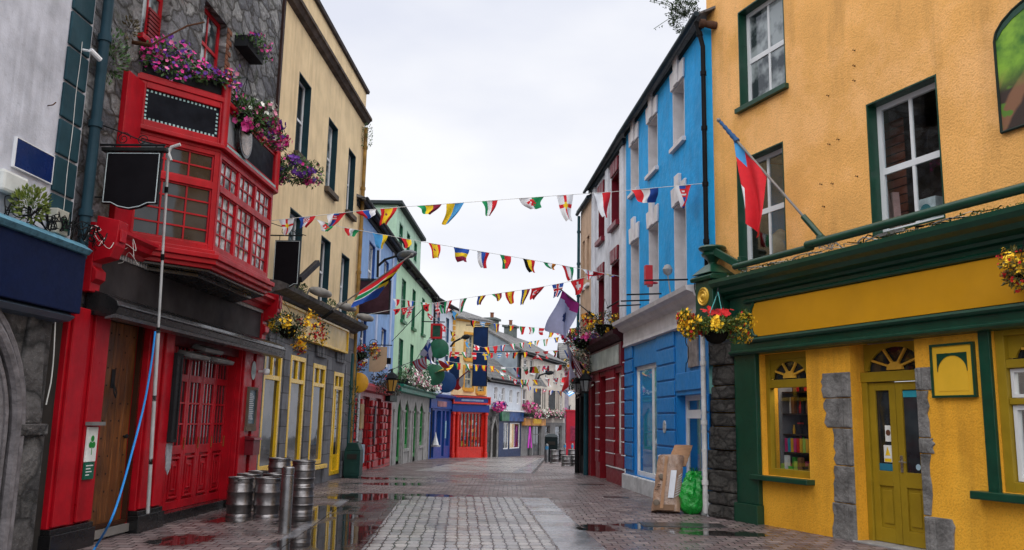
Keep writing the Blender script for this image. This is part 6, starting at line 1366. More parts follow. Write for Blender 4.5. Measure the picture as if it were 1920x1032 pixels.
# door with fanlight, in its recess between worn stone jambs
s0, s1, h0, h1 = wDo; o = -.22
m = MB(R1); m.box(s0, s0+.10, 0, 2.30, o-.08, o+.03); m.box(s1-.10, s1, 0, 2.30, o-.08, o+.03); m.box(s0, s1, 2.20, 2.34, o-.08, o+.045); m.build('door_frame', OLV, yh, bev=.006)
fanlight(R1, yh, s0+.02, s1-.02, 2.34, 2.74, o-.02, None, OLV)
mid = (s0+s1)/2
for a, b, side in ((s0+.105, mid-.004, 0), (mid+.004, s1-.105, 1)):
    m = MB(R1); st = .11
    m.box(a, a+st, .03, 2.19, o-.05, o); m.box(b-st, b, .03, 2.19, o-.05, o)
    for h_0, h_1 in ((.03,.22),(.78,.98),(2.08,2.19)): m.box(a+st, b-st, h_0, h_1, o-.05, o)
    m.box(a+st, b-st, .22, .78, o-.05, o-.025); m.box(a+st+.04, b-st-.04, .28, .72, o-.025, o-.012)
    d = m.build('door', OLV, yh, bev=.005)
    m = MB(R1); m.box(a+st-.01, b-st+.01, .97, 2.09, o-.032, o-.026); m.build('glass', GLASS, d)
    if side: # left leaf as seen from the street
        m = MB(R1); m.box(a+st+.02, a+st+.16, 1.10, 1.33, o-.025, o-.021); st_ = m.build('warning_sticker', M('sticker_white', (.7,.72,.7), .4), d)
        m = MB(R1); m.box(a+st+.03, a+st+.15, 1.105, 1.15, o-.021, o-.0195); m.prism([(a+st+.045,1.19),(a+st+.135,1.19),(a+st+.09,1.31)], o-.021, o-.0195); m.build('yellow_mark', M('sticker_yellow', (.75,.5,.02), .4), d)
        m = MB(R1); m.box(a+st+.01, a+st+.12, 1.38, 1.60, o-.025, o-.021); m.build('round_sticker', M('sticker_white', (.7,.7,.7)), d); m = MB(R1); m.lathe(R1.w(a+st+.065, 1.50, o-.0205), [(.042,0),(.042,.001)], 18, R1.n); m.build('brown_roundel', M('roundel_brown', (.12,.05,.03), .4), d)
        m = MB(R1); m.box(a+st, b-st, .985, 1.08, o-.025, o-.021); m.build('blue_strip', M('strip_blue', (.02,.16,.25), .4), d)
    else:
        m = MB(R1); m.box(a+st+.02, b-st, 1.98, 2.07, o-.025, o-.021); m.build('blue_strip', M('strip_cyan', (.03,.32,.42), .4), d)
        m = MB(R1); m.lathe(R1.w(a+st+.06, 1.06, o-.024), [(.04,0),(.04,.003)], 16, R1.n); m.build('round_sticker', M('sticker_pale_blue', (.35,.5,.6), .4), d)
        hm = MB(R1); hm.box(b-.075, b-.035, .98, 1.2, o, o+.012); hm.tube([R1.w(b-.055, 1.12, o), R1.w(b-.055, 1.12, o+.05), R1.w(b-.17, 1.115, o+.055)], .011, 8); hm.build('handle', M('steel', (.5,.5,.5), .25, metal=.9), d, smooth=True)
m = MB(R1); m.box(s0-.05, s1+.05, -.05, .022, -.35, .06); m.build('doorstep', LIME, yh, bev=.01)
rc = random.Random(12)
def jamb(edge_out, sB, edge, name):
    """dressed stones with an uneven outer edge. edge: list of (h, s) break points"""
    m = MB(R1)
    for (h_0, h_1, a, b) in edge: 
        n = 6; out = edge_out; w_ = b-a
        if out > 0: ep = [(b+rc.uniform(-.035,.03), h_0+.004+(h_1-h_0-.008)*k/n) for k in range(n+1)]; P0 = [(a, h_0+.004)]+ep+[(a, h_1-.004)]; gx = a+w_*.45
        else: ep = [(a+rc.uniform(-.03,.035), h_0+.004+(h_1-h_0-.008)*k/n) for k in range(n+1)]; P0 = [(b, h_1-.004)]+ep[::-1]+[(b, h_0+.004)]; gx = b-w_*.45
        m.prism(P0, -.30, .012+rc.uniform(0,.012))
        x0, x1 = (a, gx) if out > 0 else (gx, b)
        if x1-x0 > .09: m.box(x0+.015, x0+(x1-x0)*.55, h_0+.01, h_1-.01, -.2, .04); m.box(x0+(x1-x0)*.62, x1, h_0+.01, h_1-.01, -.2, .03)
    return m.build(name, OLDST, yh, bev=.014)
jamb(1, 0, [(-.05,.50,4.585,5.05),(.50,1.02,4.585,4.99),(1.02,1.55,4.585,4.97),(1.55,1.98,4.585,5.12),(1.98,2.35,4.585,5.17)], 'stone_jamb')
jamb(-1, 0, [(-.05,.48,2.98,3.40),(.48,1.25,3.27,3.415),(1.25,1.45,3.2,3.415),(1.45,2.05,3.25,3.415),(2.05,2.35,3.16,3.415)], 'stone_jamb')
# plaque
m = MB(R1); m.box(2.52, 3.12, 1.97, 2.60, 0, .03); m.box(2.60, 3.04, 2.03, 2.46, .03, .034); pq = m.build('blank_wall_sign', M('yellow_sign_board', (.72,.42,.03), .4, var=.08), yh)
m = MB(R1); m.ring(2.50, 3.14, 1.95, 2.62, .028, .0, .05); n = 14; arc = [(2.82+.215*math.cos(math.pi*k/n), 2.27+.20*math.sin(math.pi*k/n)) for k in range(n+1)]
m.prism([(3.04,2.27),(3.04,2.50),(2.82,2.50)]+arc[:8][::-1], .036, .042); m.prism([(2.60,2.27)]+arc[7:][::-1]+[(2.82,2.50),(2.60,2.50)], .036, .042); m.build('green_frame', GRN, pq)
# window E
s0, s1, h0, h1 = wE; m = MB(R1); m.ring(s0, s1, h0, h1, .12, -.18, -.03); m.box(s0+.12, s1-.12, 2.28, 2.38, -.18, -.04); m.box(s0+.12, s1-.12, 1.86, 1.93, -.18, -.05); f = m.build('shop_window', OLV, yh, bev=.006)
m = MB(R1); m.ring(s0+.13, s1-.13, h0+.13, 1.85, .05, -.16, -.09); m.ring(s0+.13, s1-.13, 1.94, 2.27, .04, -.16, -.09); m.build('inner_frame', BR1, f)
m = MB(R1); m.box(s0+.1, s1-.1, h0+.1, 2.3, -.14, -.132); m.build('glass', CLEAR, f); fanlight(R1, yh, s0+.12, s1-.12, 2.38, 2.66, -.1, None, OLV)
m = MB(R1); m.box(s0-.15, s1+.32, .76, .855, -.08, .17); m.build('window_sill', GRN, yh, bev=.012)
m = MB(R1); m.box(s0-.3, s1+.3, .8, 2.8, -1.3, -1.25); m.box(s0-.3, s1+.3, .84, .87, -1.25, -.2); m.box(s1+.05, s1+.09, .8, 2.8, -1.3, -.2); m.build('room', M('grey_room', (.20,.19,.21), .8, var=.4, scale=2), yh)
m = MB(R1); m.lathe(R1.w(2.0, .88, -.4), [(.035,0),(.05,.14),(.045,.15),(.045,.18),(.03,.22)], 14); m.build('cup', M('teal_cup', (.12,.42,.46), .35), label='small teal cup standing on the sill inside the far right window', cat='cup', smooth=True)
# mural board, cut off by the frame
mm, t, b = newmat('mural_paint'); MATS['mural_paint'] = mm; c_ = coords(t, True); wv = N(t, 'ShaderNodeTexWave'); wv.bands_direction = 'DIAGONAL'; wv.inputs['Scale'].default_value = 1.1; wv.inputs['Distortion'].default_value = 3.5; wv.inputs['Detail'].default_value = 3; t.links.new(c_, wv.inputs['Vector'])
sx = N(t, 'ShaderNodeSeparateXYZ'); t.links.new(c_, sx.inputs[0]); mr = N(t, 'ShaderNodeMapRange'); t.links.new(sx.outputs[1], mr.inputs[0]); mr.inputs[1].default_value = 5.55; mr.inputs[2].default_value = 5.85
n_ = noise(t, c_, 2.5, 4); gcol = mixc(t, ramp(t, n_, [(.4,0),(.6,1)]), (.03,.14,.012), (.22,.42,.03)); bcol = mixc(t, ramp(t, wv.outputs[0], [(.3,0),(.6,1)]), (.035,.02,.015), (.22,.10,.05)); bcol = mixc(t, ramp(t, noise(t, c_, 4, 2), [(.6,0),(.66,1)]), bcol, (.09,.20,.02))
t.links.new(mixc(t, mr.outputs[0], bcol, gcol), b.inputs['Base Color']); b.inputs['Roughness'].default_value = .5; bump(t, b, noise(t, c_, 25, 4), .4, .004)
pts = [(1.90,5.07),(1.90,6.22)]+[(1.90-.9*(1-math.cos(math.radians(a))), 6.22+.42*math.sin(math.radians(a))) for a in (15,30,45,60,75,90)]+[(.2,6.64),(.2,5.07)]
m = MB(R1); m.prism(pts, .0, .035); mb_ = m.build('painted_board', mm, label='arched painted board of green hills and brown furrows on the orange wall', cat='painting')
m = MB(R1)
for i in range(len(pts)-2): m.tube([R1.w(*pts[i], .04), R1.w(*pts[i+1], .04)], .018, 6)
m.tube([R1.w(1.90, 5.07, .04), R1.w(.2, 5.07, .04)], .018, 6); m.build('rim', M('dark_rim', (.02,.03,.025), .5), mb_)
m = MB(R1)
for i in range(3, len(pts)-2): m.prism([(pts[i-1][0], pts[i-1][1]-.10), pts[i-1], pts[i], (pts[i][0], pts[i][1]-.10)], .036, .042)
m.build('green_arch', GRN, mb_)
# rusty hooks and stains
RUST = M('rusty_iron', (.07,.03,.015)); k = 0
HK = ['topmost rusty hook of the column of three high on the orange wall','middle rusty hook of the column of three on the orange wall','lowest rusty hook of the column of three on the orange wall','rusty hook just lower left of the column of three hooks','left one of the close pair of rusty bolts at mid height','right one of the close pair of rusty bolts at mid height','left rusty bolt of the low pair right of the tricolour flag','right rusty bolt of the low pair right of the tricolour flag','rusty bolt nearest the large white-framed window','lowest rusty bolt, just above the base of the flag pole']
for i, (x, y) in enumerate([(1603,95),(1603,124),(1603,152),(1554,180),(1556,271),(1573,262),(1541,346),(1562,345),(1608,331),(1546,388)]):
    s, h = R1.p(x, y, 0); m = MB(R1); m.tube([R1.w(s, h, 0), R1.w(s, h-.005, .05), R1.w(s-.02, h+.01, .045)], .0045, 5); m.lathe(R1.w(s, h, 0), [(.013,0),(.012,.004)], 10, R1.n)
    m.build('wall_hook', RUST, label=HK[i], cat='hook', group='rusty hooks in the orange wall')
m = MB(R1); m.lathe(R1.w(7.62, 9.0, .0), [(.07,0),(.075,.1),(.06,.22),(.085,.23),(.08,.32),(.03,.33)], 12, R1.n+V((0,0,.1))+R1.d*.3); m.build('vent_stub', M('old_timber_stub', (.09,.05,.035), .8, var=.6, bmp=1, bsc=20), label='stubby dark pipe end sticking out high on the orange wall', cat='pipe stub', smooth=True)
# tricolour flag
a = R1.w(4.60, 4.30, .42); bq = at(1348, 226, a.y+1.2); root = poleflag(a, bq, .50, .84, at(1414, 432, a.y+.75)-a.lerp(bq, .67), lambda u, v: 'lblue' if (u > .7 and v < .22) else ('white' if (u > .85 and v > .55 and v < .8) else 'red'), 'red flag with white and blue hanging from a pole on the orange shop', r=.020, taper=.45, seed=12, nu=26, nv=26, sway=.09)
m = MB(); P = [a.lerp(bq, .80+.19*k/14) for k in range(15)]; m.tube(P, [.045-.0015*k+.006*math.sin(k*2.1) for k in range(15)], 10); m.build('wrapped_cloth', M('cloth_slate_blue', (.03,.10,.25), .8), root, smooth=True)
m = MB(); d = (bq-a).normalized(); m.tube([a-d*.02, a+d*.42], .045, 12); m.bx(a-V((0,0,.14)), .10, .10, .14); m.build('holder', GRN, root)
p = at(1342, 612, 13.3); basket('hanging_basket', p, .36, 'near basket of red and yellow flowers under the green console with gold rosette', [P_YEL, P_YEL, P_RED, P_YEL, P_YEL], nl=2600, nf=480, fs=.062, trail=[(-1.1,0,-.05,.45), (.95,0,-.15,.5), (-1.35,0,.35,.25), (1.3,.1,.4,.25)], chain_to=p+V((.06,.05,.62)), squash=.36, leafm=leafmat('leaf_fine', [(.03,.07,.012),(.08,.15,.025),(.14,.17,.03),(.03,.06,.015)]))
rr_ = [o for o in bpy.data.objects if o.get('label','').startswith('near basket')][0]; m = MB()
for k in range(34): q0 = p+V((rnd(-.2,.22), rnd(-.25,.1), rnd(.14,.26))); bloom(m, q0, .085, (V((0,-.6,.5))+rdir()*.5).normalized())
m.build('red_flowers', P_RED, rr_)
m = MB()
for k in (-1, 1): m.tube([p+V((.06,.05,.55)), p+V((k*.12,0,.12))], .008, 5)
m.build('chain_cord', M('teal_cord', (.10,.42,.42), .6), rr_)
p = at(1935, 512, 9.2); basket('hanging_basket', p, .26, 'basket of yellow flowers cut off by the right edge of the view', [P_YEL, P_YEL, P_RED], nl=900, nf=160, fs=.04, trail=[(-.7,0,.5,.5),(-.5,.2,-.2,.5)], chain_to=p+V((0,0,.6)), squash=.7, leafm=leafmat('leaf_dry_gold', [(.10,.08,.02),(.18,.14,.03),(.05,.08,.02)]))

# ============================================================ bright blue house
BLU = M('bright_blue_render', (.003,.31,.70), .65, var=.16, scale=1.6, bmp=.8, bsc=7, bd=.02, streak=.35, streakcol=(.01,.12,.30), dirt=.08)
BLS = M('shop_blue_stone', (.012,.20,.56), .4, var=.15, scale=3, bmp=.4, bsc=14, bd=.006)
WHR = M('white_reveal_paint', (.62,.60,.62), .6, var=.18, bmp=.3, bsc=30, dirt=.15)
bh = empty('blue_house', R2.w(3, 0), 'bright blue rendered house with white stepped keystones over a blue and white shop', 'house')
cols = [(1.22,2.05),(3.27,4.10),(5.02,5.85)]
wn = [(a, b, 7.28, 8.55) for a, b in cols]+[(a, b, 3.95, 6.0) for a, b in cols]
shell(R2, bh, -.05, 6.42, 3.4, 9.15, wn, BLU, dep=7, wdep=.34)
for i, r in enumerate(wn):
    window(R2, bh, r, rec=.26, fw=.05, cols=(), rows=(.5,), fm=WHITE, gm=GLASS, reveal=WHR, rt=.02, dep=.34, sill=.09 if i < 3 else None, sillm=WHR, bar=.03)
    m = MB(R2); c = (r[0]+r[1])/2; t0 = r[3]
    for k, (dx, hh0, hh1, oo) in enumerate(((-.30,-.30,.42,.05),(0,-.0,.62,.08),(.30,-.30,.42,.05))): m.prism([(c+dx-.145, t0+.004), (c+dx+.145, t0+.004), (c+dx*1.15+.15, t0+hh1-.02), (c+dx*1.15-.15, t0+hh1-.02)], .002, oo)
    m.build('keystone', WHR, bh, bev=.012)
m = MB(R2); m.tube([R2.w(-.3, 9.17, .22), R2.w(6.42, 9.03, .22)], .055, 10); m.box(-.1, 6.42, 9.04, 9.12, 0, .04); m.build('gutter', M('dark_teal_gutter', (.02,.035,.045), .45), bh, smooth=True)
m = MB(R2); W = R2.w; m.hexa([W(-.2,9.16,.25),W(6.42,9.04,.25),W(6.42,10.9,-3.5),W(-.2,10.9,-3.5),W(-.2,9.20,.25),W(6.42,9.08,.25),W(6.42,11.02,-3.5),W(-.2,11.02,-3.5)]); m.build('roof', SLATE, bh)
pipe(R2, 'drainpipe', [(-.10, 9.1, .16), (-.13, 8.6, .05), (-.13, 4.3, .05)], .045, BLACK, parent=bh, cat=None)
pipe(R2, 'downpipe', [(-.04, 0.05, .12), (-.04, 3.15, .12)], .045, M('peeling_white_pipe', (.55,.55,.55), .6, dirt=.7, var=.3), parent=bh, cat=None)
sh1 = (3.45, 5.50, .36, 2.90); sh2 = (.42, 1.95, .05, 2.12)
m = MB(R2); m.wall(-.05, 6.42, -.1, 3.4, [sh1, sh2], .02, .45); m.build('shop_front', BLS, bh)
m = MB(R2); 
hh = .45
while hh < 3.3:
    m.box(5.56, 6.40, hh, hh+.30, .022, .055); m.box(2.02, 3.38, hh, hh+.30, .022, .05)
    if hh < 2.0: m.box(-.02, .36, hh, hh+.30, .022, .05)
    hh += .335
m.box(.1, 1.95, 2.2, 2.55, .022, .05); m.build('rusticated_blocks', BLS, bh, bev=.015)
m = MB(R2); m.sweep([(.02,3.42),(.12,3.44),(.10,3.52),(.10,3.80),(.22,3.86),(.26,3.93),(.38,3.97),(.40,4.05),(0,4.10),(0,3.42)], .05, 6.3); m.build('white_fascia', WHR, bh)
m = MB(R2); m.box(3.35, 6.42, -.1, .34, .02, .12); m.box(-.05, .40, -.1, .38, .02, .10); m.build('white_plinth', M('white_plinth_paint', (.55,.57,.60), .6, var=.3, bmp=.8, bsc=8, bd=.02, dirt=.3, streak=.3), bh, bev=.02)
f = window(R2, bh, sh1, rec=.05, fw=.10, cols=(.28,), rows=(), fm=WHITE, gm=CLEAR, name='shop_window', bar=.12)
m = MB(R2); m.box(3.3, 5.7, .2, 3.1, -1.8, -1.75); m.box(3.3, 5.7, .25, .34, -1.75, -.2); m.box(5.55, 5.6, .3, 3.0, -1.7, -.3); m.box(3.3,5.7,3.05,3.1,-1.75,-.2); m.build('shop_interior', M('aqua_interior', (.10,.26,.30), .7, var=.5, scale=2.5, bmp=0), bh)
m = MB(R2); m.lathe(R2.w(4.3, 2.45, -.3), [(.22,0),(.22,.03)], 20, R2.n); m.build('round_display', BLACK, bh); m = MB(R2); m.lathe(R2.w(4.7, 1.0, -.4), [(.12,0),(.16,.1),(.05,.3),(.04,.45)], 12); m.build('display_bottle', WHITE, bh, smooth=True)
f = window(R2, bh, sh2, rec=.16, fw=.10, cols=(.34,), rows=(.86,), fm=WHITE, gm=CLEAR, name='shop_door', bar=.09)
m = MB(R2); m.box(.3, 2.1, 0, 2.3, -1.4, -1.35); m.box(1.1, 1.9, .1, 2.0, -.5, -.45); m.build('door_interior', M('teal_interior', (.05,.20,.24), .6, var=.6, scale=2), bh)
plate(R2, .48, 1.05, 2.62, 3.22, .025, .04, M('bare_stone_plate', (.24,.21,.20), .8, var=.5, scale=6, bmp=.6, bsc=25), 'blank_plaque', 'bare grey stone panel above the blue shop doorway', 'plaque')
m = MB(R2); m.prism([(2.72+.10*math.cos(.3*k), 1.5+.13*math.sin(.3*k)) for k in range(21)], .05, .07); m.build('oval_plaque', M('pale_oval', (.5,.5,.5), .4, var=.6, scale=15), label='small pale oval plaque between the blue shop openings', cat='plaque')
for s, l in ((1.0, .9), (2.9, .8), (3.9, .7), (4.7, .6)):
    m = MB(R2); m.beam(R2.w(s, 4.32, .05), R2.w(s+.05, 4.28, l), .03, .03); m.build('iron_bracket', IRON, label={1.0:'nearest',2.9:'second',3.9:'third',4.7:'farthest'}[s]+' thin iron arm sticking out above the white fascia', cat='bracket', group='iron arms above the white fascia')
m = MB(R2); m.box(1.9, 2.05, 4.35, 4.75, .5, .65); m.build('red_lamp', M('red_lamp_box', (.45,.02,.03), .4), label='small red box lamp standing on the nearest iron arm', cat='lamp', bev=.01)
m = MB(R2); m.lathe(R2.w(1.35, 4.45, .35), [(.03,0),(.08,.04),(.1,.12),(.06,.2),(.01,.22)], 12); m.tube([R2.w(1.35,4.1,.3), R2.w(1.35,4.46,.35)], .015, 6); m.build('white_spotlight', M('spot_grey', (.3,.3,.3), .4), label='small grey globe lamp on the white fascia', cat='lamp', smooth=True)
m = MB(R2); m.lathe(R2.w(3.2, 4.6, .05), [(.02,0),(.03,.1),(.09,.12),(.10,.22),(.04,.24)], 12, R2.n); m.build('alarm_bell', M('alarm_red', (.40,.02,.03), .4), label='small red alarm bell on the blue wall', cat='alarm bell', smooth=True)
m = MB(R2); m.tube([R2.w(.9+.1*math.sin(k), 3.35-.1*k+.05*math.sin(k*2), .12) for k in range(9)], .008, 5); m.tube([R2.w(.05, 4.2-.1*k, .2+.03*math.sin(k)) for k in range(9)], .009, 5); m.build('loose_cable', BLACK, label='loose dark cable looping over the white fascia corner', cat='cable')
c = at(1290, 52, 14.6); tuft(R2, R2.p(1283, 30, .1)[0], R2.p(1283, 30, .1)[1], .1, .30, 1100, 'bushy weed growing out of the roof gutter of the blue house', LEAFD, 'roof_weed', 1.2)
m = MB(); q0 = R2.w(R2.p(1283, 30, .1)[0], R2.p(1283,30,.1)[1], .1); rc = random.Random(9)
for k in range(16):
    e = q0+V((rc.uniform(-.7,.3), rc.uniform(-.3,.3), rc.uniform(-.3,.55))); m.tube([q0, q0.lerp(e,.5)+V((0,0,.08)), e], .006, 4)
    for j in range(7): leaf(m, q0.lerp(e, rc.uniform(.5,1)), .06)
m.build('climbing_weed', LEAFD, label='thin straggling stems beside the bushy gutter weed', cat='plant')

# ============================================================ white and maroon house, dark red shop
WM = M('white_peeling_render', (.62,.63,.68), .7, var=.25, scale=1.8, bmp=.6, bsc=18, bd=.006, streak=.45, streakcol=(.14,.14,.16), dirt=.3); MRN = M('maroon_paint', (.16,.006,.018), .4, var=.25, bmp=.2); MRR = M('deep_red_front_paint', (.22,.006,.014), .38, var=.25, bmp=.25, streak=.2)
mh = empty('maroon_house', R3.w(2.5, 0), 'peeling white house with maroon window surrounds above a dark red shop', 'house')
wn = [(.85,1.90,6.98,8.4),(2.95,3.90,6.98,8.3),(.85,1.90,3.95,5.9),(2.95,3.85,3.95,5.8)]
shell(R3, mh, -.02, 5.2, 3.3, 9.0, wn, WM, dep=7, wdep=.3)
for i, r in enumerate(wn): window(R3, mh, r, rec=.22, fw=.06, cols=(), rows=(.5,), fm=MRN, gm=GLASS, reveal=MRN, rt=.03, dep=.3, sill=.14 if i < 2 else None, sillm=MRN)
for r in wn:
    c = (r[0]+r[1])/2; m = MB(R3)
    for dx in (-.33, 0, .33): m.prism([(c+dx-.15, r[3]+.004), (c+dx+.15, r[3]+.004), (c+dx*1.1+.16, r[3]+.40), (c+dx*1.1-.16, r[3]+.40)], .002, .06)
    m.build('keystone', MRN, mh, bev=.02)
m = MB(R3)
for s in (.15, 2.2, 4.3): m.box(s, s+.4, 3.95, 8.85, .0, .06)
m.build('pilaster_strips', WM, mh, bev=.01)
m = MB(R3); m.tube([R3.w(0, 9.03, .22), R3.w(5.3, 8.93, .22)], .05, 10); m.box(0, 5.2, 8.86, 9.0, 0, .10); m.build('gutter', M('dark_teal_gutter', (.02,.035,.045)), mh, smooth=True)
m = MB(R3); W = R3.w; m.hexa([W(0,9.04,.25),W(5.3,8.92,.25),W(5.3,10.8,-3.5),W(0,10.8,-3.5),W(0,9.08,.25),W(5.3,8.96,.25),W(5.3,10.92,-3.5),W(0,10.92,-3.5)]); m.build('roof', SLATE, mh)
sh = [(.32,1.12,.78,2.86),(2.35,3.30,-.05,2.86),(3.95,4.75,-.05,2.78)]
m = MB(R3); m.wall(-.0, 5.2, -.2, 3.0, sh, .05, .5); m.build('shop_front', MRR, mh)
m = MB(R3); m.box(.1, 5.1, 3.0, 3.62, .0, .12); m.build('fascia', MRN, mh); m = MB(R3); m.box(.35, 4.6, 3.06, 3.56, .12, .14); m.build('faded_sign', M('cloudy_sign', (.42,.46,.42), .5, var=.6, scale=1.3, bmp=0), mh)
m = MB(R3); m.sweep([(.0,3.62),(.16,3.66),(.22,3.75),(.34,3.80),(.36,3.90),(0,4.0)], -.0, 5.2); m.build('cornice', M('dark_maroon_wood', (.05,.012,.018), .45), mh)
m = MB(R3)
for s0_, s1_ in ((1.18, 2.30), (3.35, 3.9), (-.0,.28)):
    hh = .45
    while hh < 2.9: m.box(s0_, s1_, hh, hh+.30, .052, .08); hh += .33
m.build('rusticated_blocks', MRR, mh, bev=.006)
m = MB(R3)
for s0_, s1_ in ((1.18, 2.30), (3.35, 3.9), (-.0,.28)):
    hh = .45
    while hh < 2.9: m.box(s0_, s1_, hh+.302, hh+.328, .052, .085); hh += .33
m.box(0, 2.3, .40, .43, .052, .075); m.build('white_lines', WHITE, mh)
window(R3, mh, sh[0], rec=.05, fw=.10, cols=(), rows=(), fm=WHITE, gm=glassdark('cream_blind_glass', (.35,.28,.2), (.5,.42,.3)), name='shop_window')
for r in sh[1:]: window(R3, mh, r, rec=.38, fw=.1, cols=(), rows=(.8,), fm=MRN, gm=GLASS, name='shop_door')

# ============================================================ dark pub at the end of the right-hand row
PEA = M('peach_render', (.50,.33,.22), .75, var=.2, bmp=.4, streak=.6); TQ = M('teal_pipe_dark', (.02,.07,.09), .4)
dp_ = empty('dark_pub', R4.w(1.3, 0), 'peach rendered house over a black timber pub front at the row end', 'pub')
wn = [(.35,.85,6.0,7.6),(1.25,1.7,6.0,7.6),(.35,.85,3.6,5.0),(1.25,1.7,3.6,5.0)]
shell(R4, dp_, -.0, 2.1, 2.9, 8.75, wn, PEA, dep=7)
for r in wn: window(R4, dp_, r, rec=.12, fw=.05, gm=GLASS, sill=.1)
m = MB(R4); m.tube([R4.w(-.05, 8.75, .12), R4.w(2.2, 8.7, .12)], .06, 8); m.hexa([R4.w(0,8.72,.15),R4.w(2.15,8.72,.15),R4.w(2.15,10.2,-3),R4.w(0,10.2,-3),R4.w(0,8.80,.15),R4.w(2.15,8.80,.15),R4.w(2.15,10.28,-3),R4.w(0,10.28,-3)]); m.build('roof', M('dark_teal_gutter', (.02,.035,.045)), dp_)
sh = [(.4,.8,.5,2.4),(1.0,1.55,.5,2.4)]
m = MB(R4); m.wall(0, 2.1, -.3, 2.9, sh, .04, .3); m.box(0, 2.1, 2.6, 2.95, .04, .16); m.build('pub_front', M('black_timber', (.014,.013,.014), .4, var=.4), dp_)
for r in sh: window(R4, dp_, r, rec=.1, fw=.06, fm=M('black_timber', (.014,.013,.014)), gm=GLASS, name='shop_window')
m = MB(R4); m.box(.3, .9, -.2, .4, .042, .06); m.build('carved_panel', M('brown_panel', (.10,.085,.06), .6, var=.6, scale=9), dp_)
for s, lbl in ((.10,'a'),(1.8,'b')): m = MB(R4); m.tube([R4.w(s, -.1, .12), R4.w(s, 3.1, .12)], .07, 10); m.build('column', TQ if s < 1 else BLACK, dp_, smooth=True)
pipe(R4, 'drainpipe', [(2.02, 8.6, .08), (2.02, 3.0, .08)], .05, TQ, parent=dp_, cat=None)
lantern(at(1084, 742, 26.0), 1.25, 'left one of the two black lanterns on the dark pub'); lantern(at(1098, 738, 25.2), 1.3, 'right one of the two black lanterns on the dark pub')
creeper(R4, -.3, 1.9, 2.7, 4.4, .10, 1100, 'dark flower-strewn foliage spilling over the pub front', (P_PINK,P_WHI,P_RED), 60, LEAFD, fs=.09)
p = at(1084, 688, 26); basket('hanging_basket', p, .46, 'white and pink flowered basket over the two black lanterns', [P_WHI,P_WHI,P_PINK,P_YEL], nl=900, nf=170, fs=.09, pot=False, chain_to=p+V((0,0,.7)), trail=[(.2,0,-.9,.8),(.3,0,.7,.5)], leafm=LEAFD)
p = at(1090, 634, 25.3); basket('hanging_basket', p, .42, 'basket of mixed purple, red and blue flowers beside the big pale flag', [P_MAG,P_PUR,P_RED,P_PUR], nl=900, nf=190, fs=.075, chain_to=p+V((0,0,.7)), trail=[(-.9,0,0,.5),(1,0,.0,.5)], leafm=LEAFD)
p = at(1134, 608, 23.0); basket('hanging_basket', p, .44, 'basket of yellow flowers with dark red ones on the maroon house', [P_YEL,P_YEL,P_RED,P_YEL], nl=900, nf=220, fs=.075, chain_to=p+V((0,0,.7)), trail=[(1,0,.2,.6),(-.9,0,.1,.5)], leafm=LEAFD)
m = MB(); m.tube([at(1138,578,23), at(1165,562,22.6)], .02, 6); m.build('iron_bracket', IRON, label='iron arm above the yellow-flowered basket on the maroon house', cat='bracket')
a = at(1112, 592, 23.2); b = at(1051, 543, 21.5); poleflag(a, b, .48, .97, at(1050,630,22)-a.lerp(b,.72), disc(lambda u, v: 'mag' if v < .28-.1*u else 'lilac', 'navy', .5, .55, .17), 'big pale lilac flag with a magenta band and blue disc on a pole', taper=.75, seed=6, nu=22, nv=22, sway=.09)
a = at(1085, 690, 26); b = at(1062, 643, 24); poleflag(a, b, .2, .98, at(1066,715,25)-a.lerp(b,.6), vst('red','lilac','lilac'), 'long pale and red flag hanging straight down near the lanterns', taper=.9, seed=15)
a = at(1092, 690, 25.6); b = at(1066, 655, 24.6); poleflag(a, b, .1, .98, at(1083,705,25)-a.lerp(b,.5), lambda u, v: 'maroon' if int((u+v)*9) % 2 else ('white' if u < .75 else 'navy'), 'dark red and white striped flag on a short pole near the lanterns', taper=.8, seed=16)

# ============================================================ kegs, bollard, rubbish
STEEL = M('keg_steel', (.22,.21,.215), .36, var=.45, scale=7, bmp=.25, bsc=40, bd=.003, metal=.92, dirt=.25)
def keg(name, h, r, label, cat='beer keg', group=None):
    root = empty(name, (0,0,0), label, cat, group)
    m = MB(); rim = .045
    prof = [(r*.93,0),(r*.97,.0),(r*.97,rim*.8),(r*.90,rim*1.2),(r*.95,h*.14),(r*.965,h*.28),(r*1.0,h*.30),(r*1.02,h*.32),(r*1.0,h*.34),(r*.965,h*.36),(r*.965,h*.60),(r*1.0,h*.62),(r*1.02,h*.64),(r*1.0,h*.66),(r*.965,h*.68),(r*.95,h*.80),(r*.90,h*.86),(r*.94,h*.875)]
    m.lathe((0,0,0), prof, 36); m.build('body', STEEL, root, smooth=True)
    m = MB(); n = 36; z0, z1, zt = h*.875, h*.985, h
    for k in range(n):
        a0 = 2*math.pi*k/n; a1 = 2*math.pi*(k+1)/n; hole = (k % 18) < 4
        for rr, s_ in ((r*.955, 1), (r*.925, -1)):
            P = lambda a, z: V((rr*math.cos(a), rr*math.sin(a), z))
            if hole: m.face([P(a0,z0),P(a1,z0),P(a1,z0+.02),P(a0,z0+.02)]); m.face([P(a0,z1-.018),P(a1,z1-.018),P(a1,z1),P(a0,z1)])
            else: m.face([P(a0,z0),P(a1,z0),P(a1,z1),P(a0,z1)])
    pts = [V((r*.94*math.cos(2*math.pi*k/n), r*.94*math.sin(2*math.pi*k/n), z1)) for k in range(n+1)]; m.tube(pts, .014, 6, cap=False); m.build('top_ring', STEEL, root, smooth=True)
    m = MB(); m.lathe((0,0,h*.87), [(r*.9,0),(r*.6,.012),(.05,.018),(.05,.045),(.03,.05)], 24); m.build('lid', M('keg_lid_steel', (.22,.21,.21), .4, metal=.8, bmp=0), root, smooth=True)
    return root
